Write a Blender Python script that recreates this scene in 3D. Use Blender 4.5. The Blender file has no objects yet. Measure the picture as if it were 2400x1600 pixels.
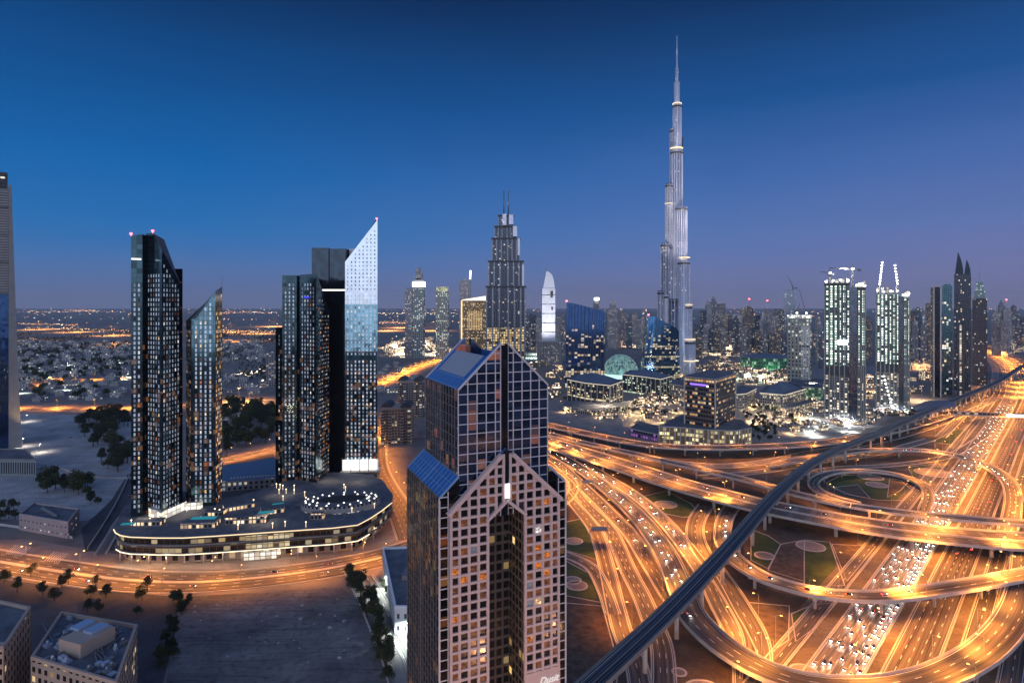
import bpy, math, random
from mathutils import Vector, Matrix
R = math.radians
random.seed(11)
S = bpy.context.scene
COL = S.collection
# ---------------------------------------------------------------- camera
HAZE = 2.6e-5
CAMZ = 165.0; F = 1428.6; HV = 716.0          # photo pixels: focal length and horizon row (2400 x 1600)
cam = bpy.data.objects.new('camera', bpy.data.cameras.new('camera')); COL.objects.link(cam)
cam.location = (0, 0, CAMZ); cam.rotation_euler = (R(90), 0, 0)
cam.data.sensor_width = 36.0; cam.data.lens = 36.0 * F / 2400.0
cam.data.shift_y = -84.0 / 2400.0
cam.data.clip_start = 0.5; cam.data.clip_end = 120000
S.camera = cam
# ---------------------------------------------------------------- dusk sky
W = bpy.data.worlds.new('World'); S.world = W; W.use_nodes = True
nt = W.node_tree; nt.nodes.clear()
def wn(t, **k):
    n = nt.nodes.new(t)
    for a, b in k.items(): setattr(n, a, b)
    return n
def ramp(n, stops):
    e = n.color_ramp.elements
    while len(e) > 1: e.remove(e[0])
    e[0].position = stops[0][0]; e[0].color = (*stops[0][1], 1)
    for p, c in stops[1:]:
        x = e.new(p); x.color = (*c, 1)
out = wn('ShaderNodeOutputWorld'); bg = wn('ShaderNodeBackground')
tc = wn('ShaderNodeTexCoord'); sx = wn('ShaderNodeSeparateXYZ')
nt.links.new(tc.outputs['Generated'], sx.inputs[0])
SKL = wn('ShaderNodeValToRGB'); SKR = wn('ShaderNodeValToRGB'); SKB = wn('ShaderNodeValToRGB')
ramp(SKL, [(0.0, (.125, .15, .285)), (.03, (.085, .145, .325)), (.065, (.045, .145, .375)), (.11, (.012, .135, .39)), (.20, (.0, .105, .345)), (.30, (.0, .066, .245)), (.45, (.0, .018, .080)), (.62, (.04, .085, .24)), (1, (.08, .16, .42))])
ramp(SKR, [(0.0, (.215, .185, .30)), (.03, (.165, .165, .32)), (.065, (.135, .160, .355)), (.11, (.100, .155, .375)), (.20, (.052, .120, .345)), (.30, (.008, .070, .245)), (.45, (.0, .018, .078)), (.62, (.04, .085, .24)), (1, (.08, .16, .42))])
ramp(SKB, [(0.0, (.50, .46, .52)), (.06, (.80, .82, .98)), (.16, (.60, .70, .95)), (.32, (.20, .32, .62)), (.6, (.10, .15, .30)), (1, (.12, .17, .33))])
# thin dust streaks: the elevation that each colour belongs to wavers a little
vm = wn('ShaderNodeVectorMath', operation='MULTIPLY'); vm.inputs[1].default_value = (2.2, 2.2, 16); nt.links.new(tc.outputs['Generated'], vm.inputs[0])
nz = wn('ShaderNodeTexNoise'); nz.inputs['Scale'].default_value = 1.6; nz.inputs['Detail'].default_value = 5; nt.links.new(vm.outputs[0], nz.inputs['Vector'])
mz = wn('ShaderNodeMath', operation='MULTIPLY_ADD'); nt.links.new(nz.outputs[0], mz.inputs[0]); mz.inputs[1].default_value = .036; mz.inputs[2].default_value = -.018
az = wn('ShaderNodeMath', operation='ADD'); nt.links.new(sx.outputs['Z'], az.inputs[0]); nt.links.new(mz.outputs[0], az.inputs[1])
for n in (SKL, SKR, SKB): nt.links.new(az.outputs[0], n.inputs['Fac'])
mr = wn('ShaderNodeMapRange'); mr.inputs['From Min'].default_value = -.45; mr.inputs['From Max'].default_value = .62
nt.links.new(sx.outputs['X'], mr.inputs['Value'])
m1 = wn('ShaderNodeMix', data_type='RGBA'); nt.links.new(mr.outputs[0], m1.inputs['Factor'])
nt.links.new(SKL.outputs[0], m1.inputs[6]); nt.links.new(SKR.outputs[0], m1.inputs[7])
mb = wn('ShaderNodeMapRange'); mb.inputs['From Min'].default_value = .25; mb.inputs['From Max'].default_value = -.45
nt.links.new(sx.outputs['Y'], mb.inputs['Value'])
m2 = wn('ShaderNodeMix', data_type='RGBA'); nt.links.new(mb.outputs[0], m2.inputs['Factor'])
nt.links.new(m1.outputs[2], m2.inputs[6]); nt.links.new(SKB.outputs[0], m2.inputs[7])
sky = wn('ShaderNodeTexSky'); sky.sky_type = 'NISHITA'; sky.sun_disc = False
sky.sun_elevation = R(-4); sky.sun_rotation = R(200)
sk2 = wn('ShaderNodeMix', data_type='RGBA', blend_type='ADD'); sk2.inputs['Factor'].default_value = .05
nt.links.new(m2.outputs[2], sk2.inputs[6]); nt.links.new(sky.outputs[0], sk2.inputs[7])
nt.links.new(sk2.outputs[2], bg.inputs['Color']); bg.inputs['Strength'].default_value = 1.0
nt.links.new(bg.outputs[0], out.inputs[0])
# last weak light of the set sun, behind the camera
sun = bpy.data.objects.new('sun', bpy.data.lights.new('sun', 'SUN')); COL.objects.link(sun)
sun.data.energy = .5; sun.data.angle = R(40); sun.data.color = (.74, .84, 1); sun.rotation_euler = (R(74), 0, R(-16))
S.view_settings.view_transform = 'Standard'; S.view_settings.look = 'None'
S.view_settings.exposure = .25; S.view_settings.gamma = 1; S.view_settings.use_curve_mapping = False
cy = S.cycles
S.render.engine = 'CYCLES'
cy.use_denoising = True
cy.max_bounces = 5; cy.diffuse_bounces = 2; cy.glossy_bounces = 3; cy.transmission_bounces = 2; cy.volume_bounces = 0; cy.transparent_max_bounces = 4
cy.sample_clamp_indirect = 4.0; cy.caustics_reflective = False; cy.caustics_refractive = False
# ---------------------------------------------------------------- helpers
def G(u, v, z=0.0):                             # where a photo pixel meets the level z
    y = (CAMZ - z) * F / (v - HV)
    return Vector(((u - 1200) * y / F, y, z))
def X(u, y): return (u - 1200) * y / F
def ZZ(v, y): return CAMZ - (v - HV) * y / F
def tag(o, label=None, cat=None, group=None, kind=None):
    if label: o['label'] = label
    if cat: o['category'] = cat
    if group: o['group'] = group
    if kind: o['kind'] = kind
    return o
def empty(name, loc, label, cat, group=None, rz=0):
    o = bpy.data.objects.new(name, None); COL.objects.link(o); o.location = loc; o.rotation_euler = (0, 0, rz)
    return tag(o, label, cat, group)
class MB:
    """collects faces; build() links them as ONE mesh object"""
    def __init__(s): s.v = []; s.f = []; s.m = []; s.uv = []; s.ix = {}; s.sm = []
    def vi(s, p):
        k = (round(p[0], 4), round(p[1], 4), round(p[2], 4))
        i = s.ix.get(k)
        if i is None: i = s.ix[k] = len(s.v); s.v.append(k)
        return i
    def face(s, pts, m=0, uv=None, smooth=False):
        idx = [s.vi(p) for p in pts]
        if len(set(idx)) < 3: return
        if len(set(idx)) < len(idx):
            keep = [k for k in range(len(idx)) if idx[k] != idx[k - 1]]
            idx = [idx[k] for k in keep]; uv = [uv[k] for k in keep] if uv else None
            if len(idx) < 3: return
        s.f.append(idx); s.m.append(m); s.sm.append(smooth)
        s.uv += list(uv) if uv else [(0.0, 0.0)] * len(idx)
    def prism(s, poly, z0, z1, m=0, mt=None, mb=None, bottom=False, u0=0.0, smooth=False, sc=None):
        """poly: counter-clockwise (x, y); z0/z1 numbers or per-corner lists; sc scales the top about the centroid"""
        n = len(poly); mt = m if mt is None else mt
        za = z0 if isinstance(z0, (list, tuple)) else [z0] * n
        zb = z1 if isinstance(z1, (list, tuple)) else [z1] * n
        top = poly
        if sc:
            cx = sum(p[0] for p in poly) / n; cy_ = sum(p[1] for p in poly) / n
            top = [(cx + (p[0] - cx) * sc, cy_ + (p[1] - cy_) * sc) for p in poly]
        u = u0
        for i in range(n):
            j = (i + 1) % n
            a, b = poly[i], poly[j]; L = math.hypot(b[0] - a[0], b[1] - a[1])
            s.face([(a[0], a[1], za[i]), (b[0], b[1], za[j]), (top[j][0], top[j][1], zb[j]), (top[i][0], top[i][1], zb[i])], m,
                   [(u, za[i]), (u + L, za[j]), (u + L, zb[j]), (u, zb[i])], smooth)
            u += L
        s.face([(top[i][0], top[i][1], zb[i]) for i in range(n)], mt, [(top[i][0], top[i][1]) for i in range(n)])
        if bottom: s.face([(poly[i][0], poly[i][1], za[i]) for i in reversed(range(n))], mb or m, [(poly[i][0], poly[i][1]) for i in reversed(range(n))])
    def box(s, c, d, m=0, rz=0.0, mt=None):
        """box standing with its base centre at c, size d"""
        ca, sa = math.cos(rz), math.sin(rz); hx, hy = d[0] / 2, d[1] / 2
        poly = [(c[0] + ca * x - sa * y, c[1] + sa * x + ca * y) for x, y in ((-hx, -hy), (hx, -hy), (hx, hy), (-hx, hy))]
        s.prism(poly, c[2], c[2] + d[2], m, mt, bottom=True)
    def obox(s, o, e1, e2, e3, m=0):
        """oblique box: corner o and three edge vectors"""
        o, e1, e2, e3 = Vector(o), Vector(e1), Vector(e2), Vector(e3)
        if e1.cross(e2).dot(e3) < 0: e1, e2 = e2, e1
        q = [o, o + e1, o + e1 + e2, o + e2]; t = [p + e3 for p in q]
        s.face(q[::-1], m); s.face(t, m); H = e3.length
        for i in range(4):
            L = (q[(i + 1) % 4] - q[i]).length; s.face([q[i], q[(i + 1) % 4], t[(i + 1) % 4], t[i]], m, [(0, 0), (L, 0), (L, H), (0, H)])
    def bar(s, a, b, w, m=0, h=None):
        a, b = Vector(a), Vector(b); d = (b - a)
        if d.length < 1e-6: return
        dn = d.normalized(); up = Vector((0, 0, 1)) if abs(dn.z) < .95 else Vector((1, 0, 0))
        sd = dn.cross(up).normalized() * w; u2 = sd.cross(dn).normalized() * (h or w)
        s.obox(a - sd / 2 - u2 / 2, sd, u2, d, m)
    def cyl(s, c, r, h, n=12, m=0, r2=None, mt=None, smooth=True):
        poly = [(c[0] + r * math.cos(2 * math.pi * k / n), c[1] + r * math.sin(2 * math.pi * k / n)) for k in range(n)]
        s.prism(poly, c[2], c[2] + h, m, mt, bottom=True, smooth=smooth, sc=(None if r2 is None else max(r2 / r, .02)))
    def build(s, name, mats, parent=None, origin=None):
        me = bpy.data.meshes.new(name)
        o3 = Vector(origin) if origin is not None else (parent.location.copy() if parent is not None and parent.type == 'EMPTY' and parent.rotation_euler.z == 0 and not parent.get('local') else Vector((0, 0, 0)))
        me.from_pydata([(v[0] - o3.x, v[1] - o3.y, v[2] - o3.z) for v in s.v], [], s.f)
        if not isinstance(mats, (list, tuple)): mats = [mats]
        for m in mats: me.materials.append(m)
        me.polygons.foreach_set('material_index', s.m); me.polygons.foreach_set('use_smooth', s.sm)
        uvl = me.uv_layers.new(name='UVMap'); uvl.data.foreach_set('uv', [c for p in s.uv for c in p])
        me.update()
        o = bpy.data.objects.new(name, me); COL.objects.link(o)
        if parent is not None: o.parent = parent
        elif origin is not None: o.location = o3
        return o
# ---------------------------------------------------------------- materials
MATS = {}
def newmat(name):
    m = bpy.data.materials.new(name); m.use_nodes = True
    n = m.node_tree; b = n.nodes['Principled BSDF']
    m.cycles.emission_sampling = 'NONE'
    MATS[name] = m
    return m, n, b
class NB:
    """tiny node writer"""
    def __init__(s, tree): s.t = tree
    def n(s, typ, *ins, **at):
        x = s.t.nodes.new(typ)
        for a, b in at.items(): setattr(x, a, b)
        for i, v in enumerate(ins):
            if v is None: continue
            if hasattr(v, 'is_output'): s.t.links.new(v, x.inputs[i])
            else: x.inputs[i].default_value = v
        return x
    def math(s, op, a, b=None, c=None): return s.n('ShaderNodeMath', a, b, c, operation=op).outputs[0]
    def mix(s, f, a, b, bt='MIX'):
        x = s.t.nodes.new('ShaderNodeMix'); x.data_type = 'RGBA'; x.blend_type = bt
        for i, v in ((0, f), (6, a), (7, b)):
            if hasattr(v, 'is_output'): s.t.links.new(v, x.inputs[i])
            else: x.inputs[i].default_value = v if i == 0 else (*v, 1)
        return x.outputs[2]
    def link(s, a, b): s.t.links.new(a, b)
def plain(name, col, rough=.7, metal=0.0, var=.25, scale=.15, emit=None, es=1.0, spec=None):
    m, t, b = newmat(name); q = NB(t)
    if var > 0:
        co = q.n('ShaderNodeTexCoord').outputs['Object']
        nz = q.n('ShaderNodeTexNoise', co); nz.inputs['Scale'].default_value = scale; nz.inputs['Detail'].default_value = 5
        c = q.mix(nz.outputs[0], tuple(x * (1 - var) for x in col), tuple(min(1, x * (1 + var)) for x in col))
        q.link(c, b.inputs['Base Color'])
    else: b.inputs['Base Color'].default_value = (*col, 1)
    b.inputs['Roughness'].default_value = rough; b.inputs['Metallic'].default_value = metal
    if spec is not None: b.inputs['Specular IOR Level'].default_value = spec
    if emit: b.inputs['Emission Color'].default_value = (*emit, 1); b.inputs['Emission Strength'].default_value = es
    return m
def glow(name, col, s, sampled=False):
    m, t, b = newmat(name); b.inputs['Base Color'].default_value = (.02, .02, .02, 1)
    b.inputs['Emission Color'].default_value = (*col, 1); b.inputs['Emission Strength'].default_value = s
    if sampled: m.cycles.emission_sampling = 'AUTO'
    return m
def facade(name, wall, glass, bay=3.5, floor=3.6, wx=.7, wz=.6, lit=.15, cols=((1, .72, .36), (.85, .95, 1)), es=1.2,
           rough=.6, gm=.7, gr=.12, rowlit=.5, wall_metal=0.0, tint=.35, top=None):
    """a wall of windows in metres of UV: wall colour, reflecting glass, some rooms lit"""
    m, t, b = newmat(name); q = NB(t)
    uv = q.n('ShaderNodeUVMap').outputs[0]; sp = q.n('ShaderNodeSeparateXYZ', uv)
    a = q.math('DIVIDE', sp.outputs[0], bay); c = q.math('DIVIDE', sp.outputs[1], floor)
    fa = q.math('FRACT', a); fc = q.math('FRACT', c); ia = q.math('FLOOR', a); ic = q.math('FLOOR', c)
    k1 = q.math('LESS_THAN', q.math('ABSOLUTE', q.math('SUBTRACT', fa, .5)), wx / 2)
    k2 = q.math('LESS_THAN', q.math('ABSOLUTE', q.math('SUBTRACT', fc, .5)), wz / 2)
    k = q.math('MULTIPLY', k1, k2)
    orn = q.n('ShaderNodeObjectInfo').outputs['Random']
    v = q.n('ShaderNodeCombineXYZ', ia, ic, q.math('MULTIPLY', orn, 97.0)).outputs[0]
    wn_ = q.n('ShaderNodeTexWhiteNoise', v, noise_dimensions='3D')
    v2 = q.n('ShaderNodeCombineXYZ', 3.0, ic, q.math('MULTIPLY', orn, 31.0)).outputs[0]
    rw = q.n('ShaderNodeTexWhiteNoise', v2, noise_dimensions='3D').outputs['Value']
    thr = q.math('MULTIPLY', q.math('ADD', 1 - rowlit, q.math('MULTIPLY', q.math('POWER', rw, 3.0), rowlit * 4)), lit)
    if top: thr = q.math('MULTIPLY', thr, q.n('ShaderNodeMapRange', sp.outputs[1], top, top - 70, 0.0, 1.0).outputs[0])
    on = q.math('LESS_THAN', wn_.outputs['Value'], thr)
    sc = q.n('ShaderNodeSeparateColor', wn_.outputs['Color'])
    ec = q.mix(sc.outputs[1], cols[0], cols[1])
    st = q.math('MULTIPLY', q.math('MULTIPLY', on, k), q.math('MULTIPLY_ADD', sc.outputs[2], es, es * .25))
    gl = q.mix(q.math('MULTIPLY', sc.outputs[0], tint), glass, tuple(x * .25 for x in glass))
    nz = q.n('ShaderNodeTexNoise', q.n('ShaderNodeTexCoord').outputs['Object']); nz.inputs['Scale'].default_value = .07
    wl = q.mix(nz.outputs[0], tuple(x * .75 for x in wall), tuple(min(1, x * 1.2) for x in wall))
    q.link(q.mix(k, wl, gl), b.inputs['Base Color'])
    q.link(q.math('MULTIPLY_ADD', k, gr - rough, rough), b.inputs['Roughness'])
    q.link(q.math('MULTIPLY_ADD', k, gm - wall_metal, wall_metal), b.inputs['Metallic'])
    q.link(ec, b.inputs['Emission Color']); q.link(st, b.inputs['Emission Strength'])
    return m
def glassm(name, col, rough=.06, metal=.85, var=.35, cell=None):
    """reflecting curtain glass; each pane leans a hair differently"""
    m, t, b = newmat(name); q = NB(t)
    uv = q.n('ShaderNodeUVMap').outputs[0]
    cl = cell or (3.2, 3.2)
    v = q.n('ShaderNodeVectorMath', uv, (1 / cl[0], 1 / cl[1], 1), operation='MULTIPLY').outputs[0]
    fl = q.n('ShaderNodeVectorMath', v, operation='FLOOR').outputs[0]
    w = q.n('ShaderNodeTexWhiteNoise', fl, noise_dimensions='3D')
    q.link(q.mix(q.math('MULTIPLY', w.outputs['Value'], var), col, tuple(x * .2 for x in col)), b.inputs['Base Color'])
    gn = q.n('ShaderNodeNewGeometry').outputs['Normal']
    d = q.n('ShaderNodeVectorMath', w.outputs['Color'], (.5, .5, .5), operation='SUBTRACT').outputs[0]
    d = q.n('ShaderNodeVectorMath', d, (.03, .03, .03), operation='MULTIPLY').outputs[0]
    d = q.n('ShaderNodeVectorMath', gn, d, operation='ADD').outputs[0]
    d = q.n('ShaderNodeVectorMath', d, operation='NORMALIZE').outputs[0]
    q.link(d, b.inputs['Normal'])
    b.inputs['Roughness'].default_value = rough; b.inputs['Metallic'].default_value = metal
    return m
def roadm(name, dark, light, rough=.75, joint=0):
    """asphalt with long wheel-worn lanes: UV x across, y along (metres)"""
    m, t, b = newmat(name); q = NB(t)
    uv = q.n('ShaderNodeUVMap').outputs[0]
    s1 = q.n('ShaderNodeVectorMath', uv, (.62, .006, 1), operation='MULTIPLY').outputs[0]
    n1 = q.n('ShaderNodeTexNoise', s1); n1.inputs['Scale'].default_value = 1.0; n1.inputs['Detail'].default_value = 3
    s2 = q.n('ShaderNodeVectorMath', uv, (2.2, .03, 1), operation='MULTIPLY').outputs[0]
    n2 = q.n('ShaderNodeTexNoise', s2); n2.inputs['Scale'].default_value = 1.0; n2.inputs['Detail'].default_value = 4
    f = q.math('ADD', q.math('MULTIPLY', n1.outputs[0], .65), q.math('MULTIPLY', n2.outputs[0], .35))
    f = q.n('ShaderNodeMapRange', f, .40, .61, 0.0, 1.0).outputs[0]
    col = q.mix(f, dark, light)
    if joint:
        sp = q.n('ShaderNodeSeparateXYZ', uv); fr = q.math('FRACT', q.math('DIVIDE', sp.outputs[1], joint))
        col = q.mix(q.math('MULTIPLY', q.math('LESS_THAN', fr, .3), .6), col, tuple(x * .3 for x in dark))
    q.link(col, b.inputs['Base Color'])
    b.inputs['Roughness'].default_value = rough
    return m
def groundm(name, a, b_, scale=.02, rough=.95, detail=8, c=None, tracks=0):
    m, t, b = newmat(name); q = NB(t)
    co = q.n('ShaderNodeTexCoord').outputs['Object']
    n1 = q.n('ShaderNodeTexNoise', co); n1.inputs['Scale'].default_value = scale; n1.inputs['Detail'].default_value = detail; n1.inputs['Roughness'].default_value = .65
    f = q.n('ShaderNodeMapRange', n1.outputs[0], .35, .65, 0.0, 1.0).outputs[0]
    col = q.mix(f, a, b_)
    n2 = q.n('ShaderNodeTexNoise', co); n2.inputs['Scale'].default_value = scale * 14; n2.inputs['Detail'].default_value = 6
    col = q.mix(q.n('ShaderNodeMapRange', n2.outputs[0], .5, .7, 0.0, .55).outputs[0], col, c or tuple(x * .45 for x in a))
    for k in range(tracks):
        mp = q.n('ShaderNodeMapping', co); mp.inputs['Rotation'].default_value = (0, 0, (.5, 1.9)[k % 2]); mp.inputs['Scale'].default_value = (.02, .5, 1)
        n3 = q.n('ShaderNodeTexNoise', mp.outputs[0]); n3.inputs['Scale'].default_value = 1.0; n3.inputs['Detail'].default_value = 3; n3.inputs['Distortion'].default_value = 1.2
        col = q.mix(q.n('ShaderNodeMapRange', n3.outputs[0], .56, .66, 0.0, .5).outputs[0], col, tuple(x * (.5 if k else 1.5) for x in a))
    q.link(col, b.inputs['Base Color']); b.inputs['Roughness'].default_value = rough
    return m
# ================================================================ the setting: ground, lots, roads
M_SAND = groundm('desert_sand', (.17, .145, .125), (.27, .235, .20), .004)
M_LOT = groundm('packed_sand', (.085, .077, .07), (.29, .26, .235), .022, tracks=2)
M_PALE = groundm('pale_sand', (.28, .26, .245), (.52, .49, .46), .03, tracks=2)
M_STRIP_SAND = groundm('verge_sand', (.11, .085, .06), (.22, .18, .13), .04)
M_ASPH = groundm('asphalt_lot', (.045, .045, .05), (.085, .085, .09), .05)
M_PAVE = groundm('paving', (.20, .17, .15), (.34, .29, .26), .09, .8)
M_GRASS = groundm('lawn', (.028, .055, .012), (.075, .11, .028), .11)
M_MULCH = groundm('shrub_bed', (.05, .035, .022), (.17, .115, .075), .22, c=(.02, .03, .012))
M_ROAD = roadm('road_asphalt', (.026, .023, .022), (.19, .16, .135))
M_ROADB = roadm('road_asphalt_pale', (.05, .044, .04), (.27, .23, .20))
M_ROADD = roadm('road_asphalt_dark', (.025, .025, .028), (.13, .115, .105))
M_CONC = plain('concrete', (.52, .46, .40), .85, var=.3, scale=.2)
M_CONCD = plain('concrete_dark', (.20, .19, .185), .85, var=.3, scale=.2)
M_WHITE = plain('road_paint', (.75, .74, .70), .6, var=.15, scale=1.0)
M_STEEL = plain('grey_steel', (.28, .28, .29), .45, .6, var=.1)
def sheet(name, pts, mat, z, px=True, kind='structure'):
    mb = MB(); P = [G(*p) if px else Vector((p[0], p[1], 0)) for p in pts]
    A = sum(P[i].x * P[(i + 1) % len(P)].y - P[(i + 1) % len(P)].x * P[i].y for i in range(len(P)))
    if A < 0: P.reverse()
    mb.face([(p.x, p.y, z) for p in P], 0, [(p.x, p.y) for p in P])
    return tag(mb.build(name, mat), kind=kind)
# ground to the horizon as one sheet
mb = MB(); xs = [-34000, -9000, -3000, -1200, -500, 0, 500, 1200, 3000, 9000, 34000]; ys = [-1500, 0, 300, 700, 1500, 3000, 8000, 34000]
for i in range(len(xs) - 1):
    for j in range(len(ys) - 1):
        mb.face([(xs[i], ys[j], 0), (xs[i + 1], ys[j], 0), (xs[i + 1], ys[j + 1], 0), (xs[i], ys[j + 1], 0)])
tag(mb.build('ground', M_SAND), kind='structure')
# ---------------------------------------------------------------- splines and ribbons
def path(pts, step=6.0):
    P = [Vector(p) for p in pts]; P = [P[0] * 2 - P[1]] + P + [P[-1] * 2 - P[-2]]
    out_ = []
    for i in range(1, len(P) - 2):
        n = max(2, int((P[i + 1] - P[i]).length / step))
        for k in range(n):
            t = k / n; a, b, c, d = P[i - 1], P[i], P[i + 1], P[i + 2]
            out_.append(.5 * ((2 * b) + (c - a) * t + (2 * a - 5 * b + 4 * c - d) * t * t + (3 * b - a - 3 * c + d) * t ** 3))
    out_.append(P[-2]); return out_
def pxpath(pts, step=6.0):
    return path([G(p[0], p[1], p[2] if len(p) > 2 else 0.0) for p in pts], step)
def frames(P):
    res = []; s = 0.0
    for i, p in enumerate(P):
        d = P[min(i + 1, len(P) - 1)] - P[max(i - 1, 0)]; d.z = 0; d.normalize()
        if i: s += (P[i] - P[i - 1]).length
        res.append((p, Vector((d.y, -d.x, 0)), d, s))
    return res
def ribbon(mb, FR, a, b, dz=0.0, m=0):
    for i in range(len(FR) - 1):
        p, n, d, s = FR[i]; p2, n2, d2, s2 = FR[i + 1]; up = Vector((0, 0, dz))
        mb.face([p + n * b + up, p2 + n2 * b + up, p2 + n2 * a + up, p + n * a + up], m, [(b, s), (b, s2), (a, s2), (a, s)])
def wall(mb, FR, a, b, z0, z1, m=0):
    """a long solid strip between offsets a and b, from z0 to z1 above the path"""
    for i in range(len(FR) - 1):
        (p, n, d, s), (q, k, e, s2) = FR[i], FR[i + 1]
        c = [p + n * a, p + n * b, q + k * b, q + k * a]; lo = Vector((0, 0, z0)); hi = Vector((0, 0, z1))
        mb.face([c[1] + hi, c[2] + hi, c[3] + hi, c[0] + hi], m)
        mb.face([c[0] + lo, c[0] + hi, c[3] + hi, c[3] + lo], m); mb.face([c[1] + lo, c[2] + lo, c[2] + hi, c[1] + hi], m)
        mb.face([c[0] + lo, c[3] + lo, c[2] + lo, c[1] + lo], m)
    for (p, n, d, s), f in ((FR[0], 1), (FR[-1], -1)):
        c = [p + n * a + Vector((0, 0, z0)), p + n * b + Vector((0, 0, z0)), p + n * b + Vector((0, 0, z1)), p + n * a + Vector((0, 0, z1))]
        mb.face(c if f > 0 else c[::-1], m)
def dashes(mb, FR, off, dz, on=4.0, gap=8.0, w=.3, m=0, solid=False):
    if solid: ribbon(mb, FR, off - w / 2, off + w / 2, dz, m); return
    s = 2.0; tot = FR[-1][3]
    while s + on < tot:
        a = at_s(FR, s); b = at_s(FR, s + on); up = Vector((0, 0, dz))
        mb.face([a[0] + a[1] * (off + w / 2) + up, b[0] + b[1] * (off + w / 2) + up, b[0] + b[1] * (off - w / 2) + up, a[0] + a[1] * (off - w / 2) + up], m)
        s += on + gap
def at_s(FR, s):
    lo, hi = 0, len(FR) - 1
    while hi - lo > 1:
        mid = (lo + hi) // 2
        if FR[mid][3] <= s: lo = mid
        else: hi = mid
    p, n, d, s0 = FR[lo]; q, k, e, s1 = FR[hi]; t = 0 if s1 == s0 else max(0, min(1, (s - s0) / (s1 - s0)))
    dd = d.lerp(e, t).normalized()
    return p.lerp(q, t), Vector((dd.y, -dd.x, 0)), dd
LAYER = [0]
ROADS = {}
def road(key, pts, width, lanes=2, mat=None, kerb=.35, px=True, edge=True, wide_dash=.3):
    LAYER[0] += 1; z = .05 + LAYER[0] * .012
    FR = frames(pxpath(pts) if px else path([Vector((p[0], p[1], 0)) for p in pts]))
    for f in FR: f[0].z += z
    mb = MB(); ribbon(mb, FR, -width / 2, width / 2); tag(mb.build('road', mat or M_ROAD), kind='structure')
    mb = MB()
    if edge:
        for s in (-1, 1): dashes(mb, FR, s * (width / 2 - .6), .006, w=.28, solid=True)
    for k in range(1, lanes): dashes(mb, FR, -width / 2 + .6 + (width - 1.2) * k / lanes, .006, w=wide_dash)
    if mb.f: tag(mb.build('road_marking', M_WHITE), kind='structure')
    if kerb:
        mb = MB()
        for s in (-1, 1): wall(mb, FR, s * width / 2, s * (width / 2 + .7), -z - .02, kerb)
        tag(mb.build('kerb', M_CONC), kind='structure')
    ROADS[key] = FR; return FR
def flyover(key, name, label, cat, pts, width, lanes=2, mat=None, thick=1.6, dual=False, pier_gap=38.0, pier_w=1.8, parapet=1.1, ground_piers=True, step=6.0, skip=()):
    FR = frames(pxpath(pts, step)); p0 = FR[len(FR) // 2][0]
    root = empty(name, (p0.x, p0.y, 0), label, cat)
    mb = MB(); ribbon(mb, FR, -width / 2, width / 2, 0, 0)
    hw = width / 2
    for i in range(len(FR) - 1):
        (p, n, d, s), (q, k, e, s2) = FR[i], FR[i + 1]
        def pt(P_, N_, o, z): return P_ + N_ * o + Vector((0, 0, z))
        prof = [(hw, 0), (hw, -.6), (hw * .55, -thick), (-hw * .55, -thick), (-hw, -.6), (-hw, 0)]
        for (o1, z1), (o2, z2) in zip(prof[:-1], prof[1:]):
            mb.face([pt(p, n, o1, z1), pt(p, n, o2, z2), pt(q, k, o2, z2), pt(q, k, o1, z1)], 1)
    mb.build('deck', [mat or M_ROAD, M_CONC], root); pm = M_CONCD if key == 'metro' else M_CONC
    for s in (-1, 1):
        b2 = MB(); wall(b2, FR, s * (hw - .02), s * (hw + .42), -.75, parapet); b2.build('parapet', pm, root)
    if dual:
        b2 = MB(); wall(b2, FR, -.5, .5, .01, .9); b2.build('median_barrier', M_CONC, root)
    mk = MB()
    cw = [(-hw, -.6), (.6, hw)] if dual else [(-hw, hw)]
    for a, b in cw:
        for o in (a + .7, b - .7): dashes(mk, FR, o, .012, w=.28, solid=True)
        for k in range(1, lanes): dashes(mk, FR, a + .7 + (b - a - 1.4) * k / lanes, .012, w=.3)
    mk.build('lane_marking', M_WHITE, root)
    s = pier_gap * .4
    while s < FR[-1][3]:
        p, n, d = at_s(FR, s)
        if p.z > 4 and p.y > 120 and not any(a < s < b for a, b in skip):
            b2 = MB()
            for o in ([-hw * .5, hw * .5] if width > 20 else [0]):
                q = p + n * o; b2.cyl((q.x, q.y, -.1), pier_w / 2, p.z - thick - 1.0, 12)
            a0 = p - n * hw * .72 - d * .9; b2.obox((a0.x, a0.y, p.z - thick - 1.15), n * hw * 1.44, d * 1.8, (0, 0, 1.2))
            b2.build('pier', M_CONC, root)
        s += pier_gap
    ROADS[key] = FR; return root
# ---------------------------------------------------------------- lots and verges (pixel outlines on the ground)
sheet('sand_lot', [(425, 1398), (800, 1375), (850, 1420), (930, 1640), (380, 1640), (415, 1480)], M_LOT, .02)
sheet('parking_area', [(-60, 1350), (150, 1375), (420, 1398), (412, 1480), (372, 1640), (-80, 1640)], M_ASPH, .024)
sheet('sand_lot', [(-40, 975), (70, 968), (320, 975), (320, 1160), (200, 1220), (-40, 1215)], M_PALE, .02)
sheet('pavement', [(-40, 1268), (60, 1262), (190, 1285), (290, 1300), (560, 1322), (700, 1302), (860, 1268), (965, 1222), (965, 1262), (860, 1290), (700, 1318), (560, 1334), (300, 1332), (150, 1315), (-40, 1300)], M_PAVE, .03)
sheet('parking_area', [(0, 1275), (60, 1268), (180, 1290), (165, 1318), (0, 1300)], M_PAVE, .036)
sheet('parking_area', [(190, 1240), (262, 1170), (300, 1110), (330, 1100), (300, 1225), (268, 1290), (200, 1292)], M_ASPH, .034)
sheet('parking_area', [(515, 1090), (640, 1062), (660, 1120), (560, 1180), (515, 1160)], M_ASPH, .034)
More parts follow.
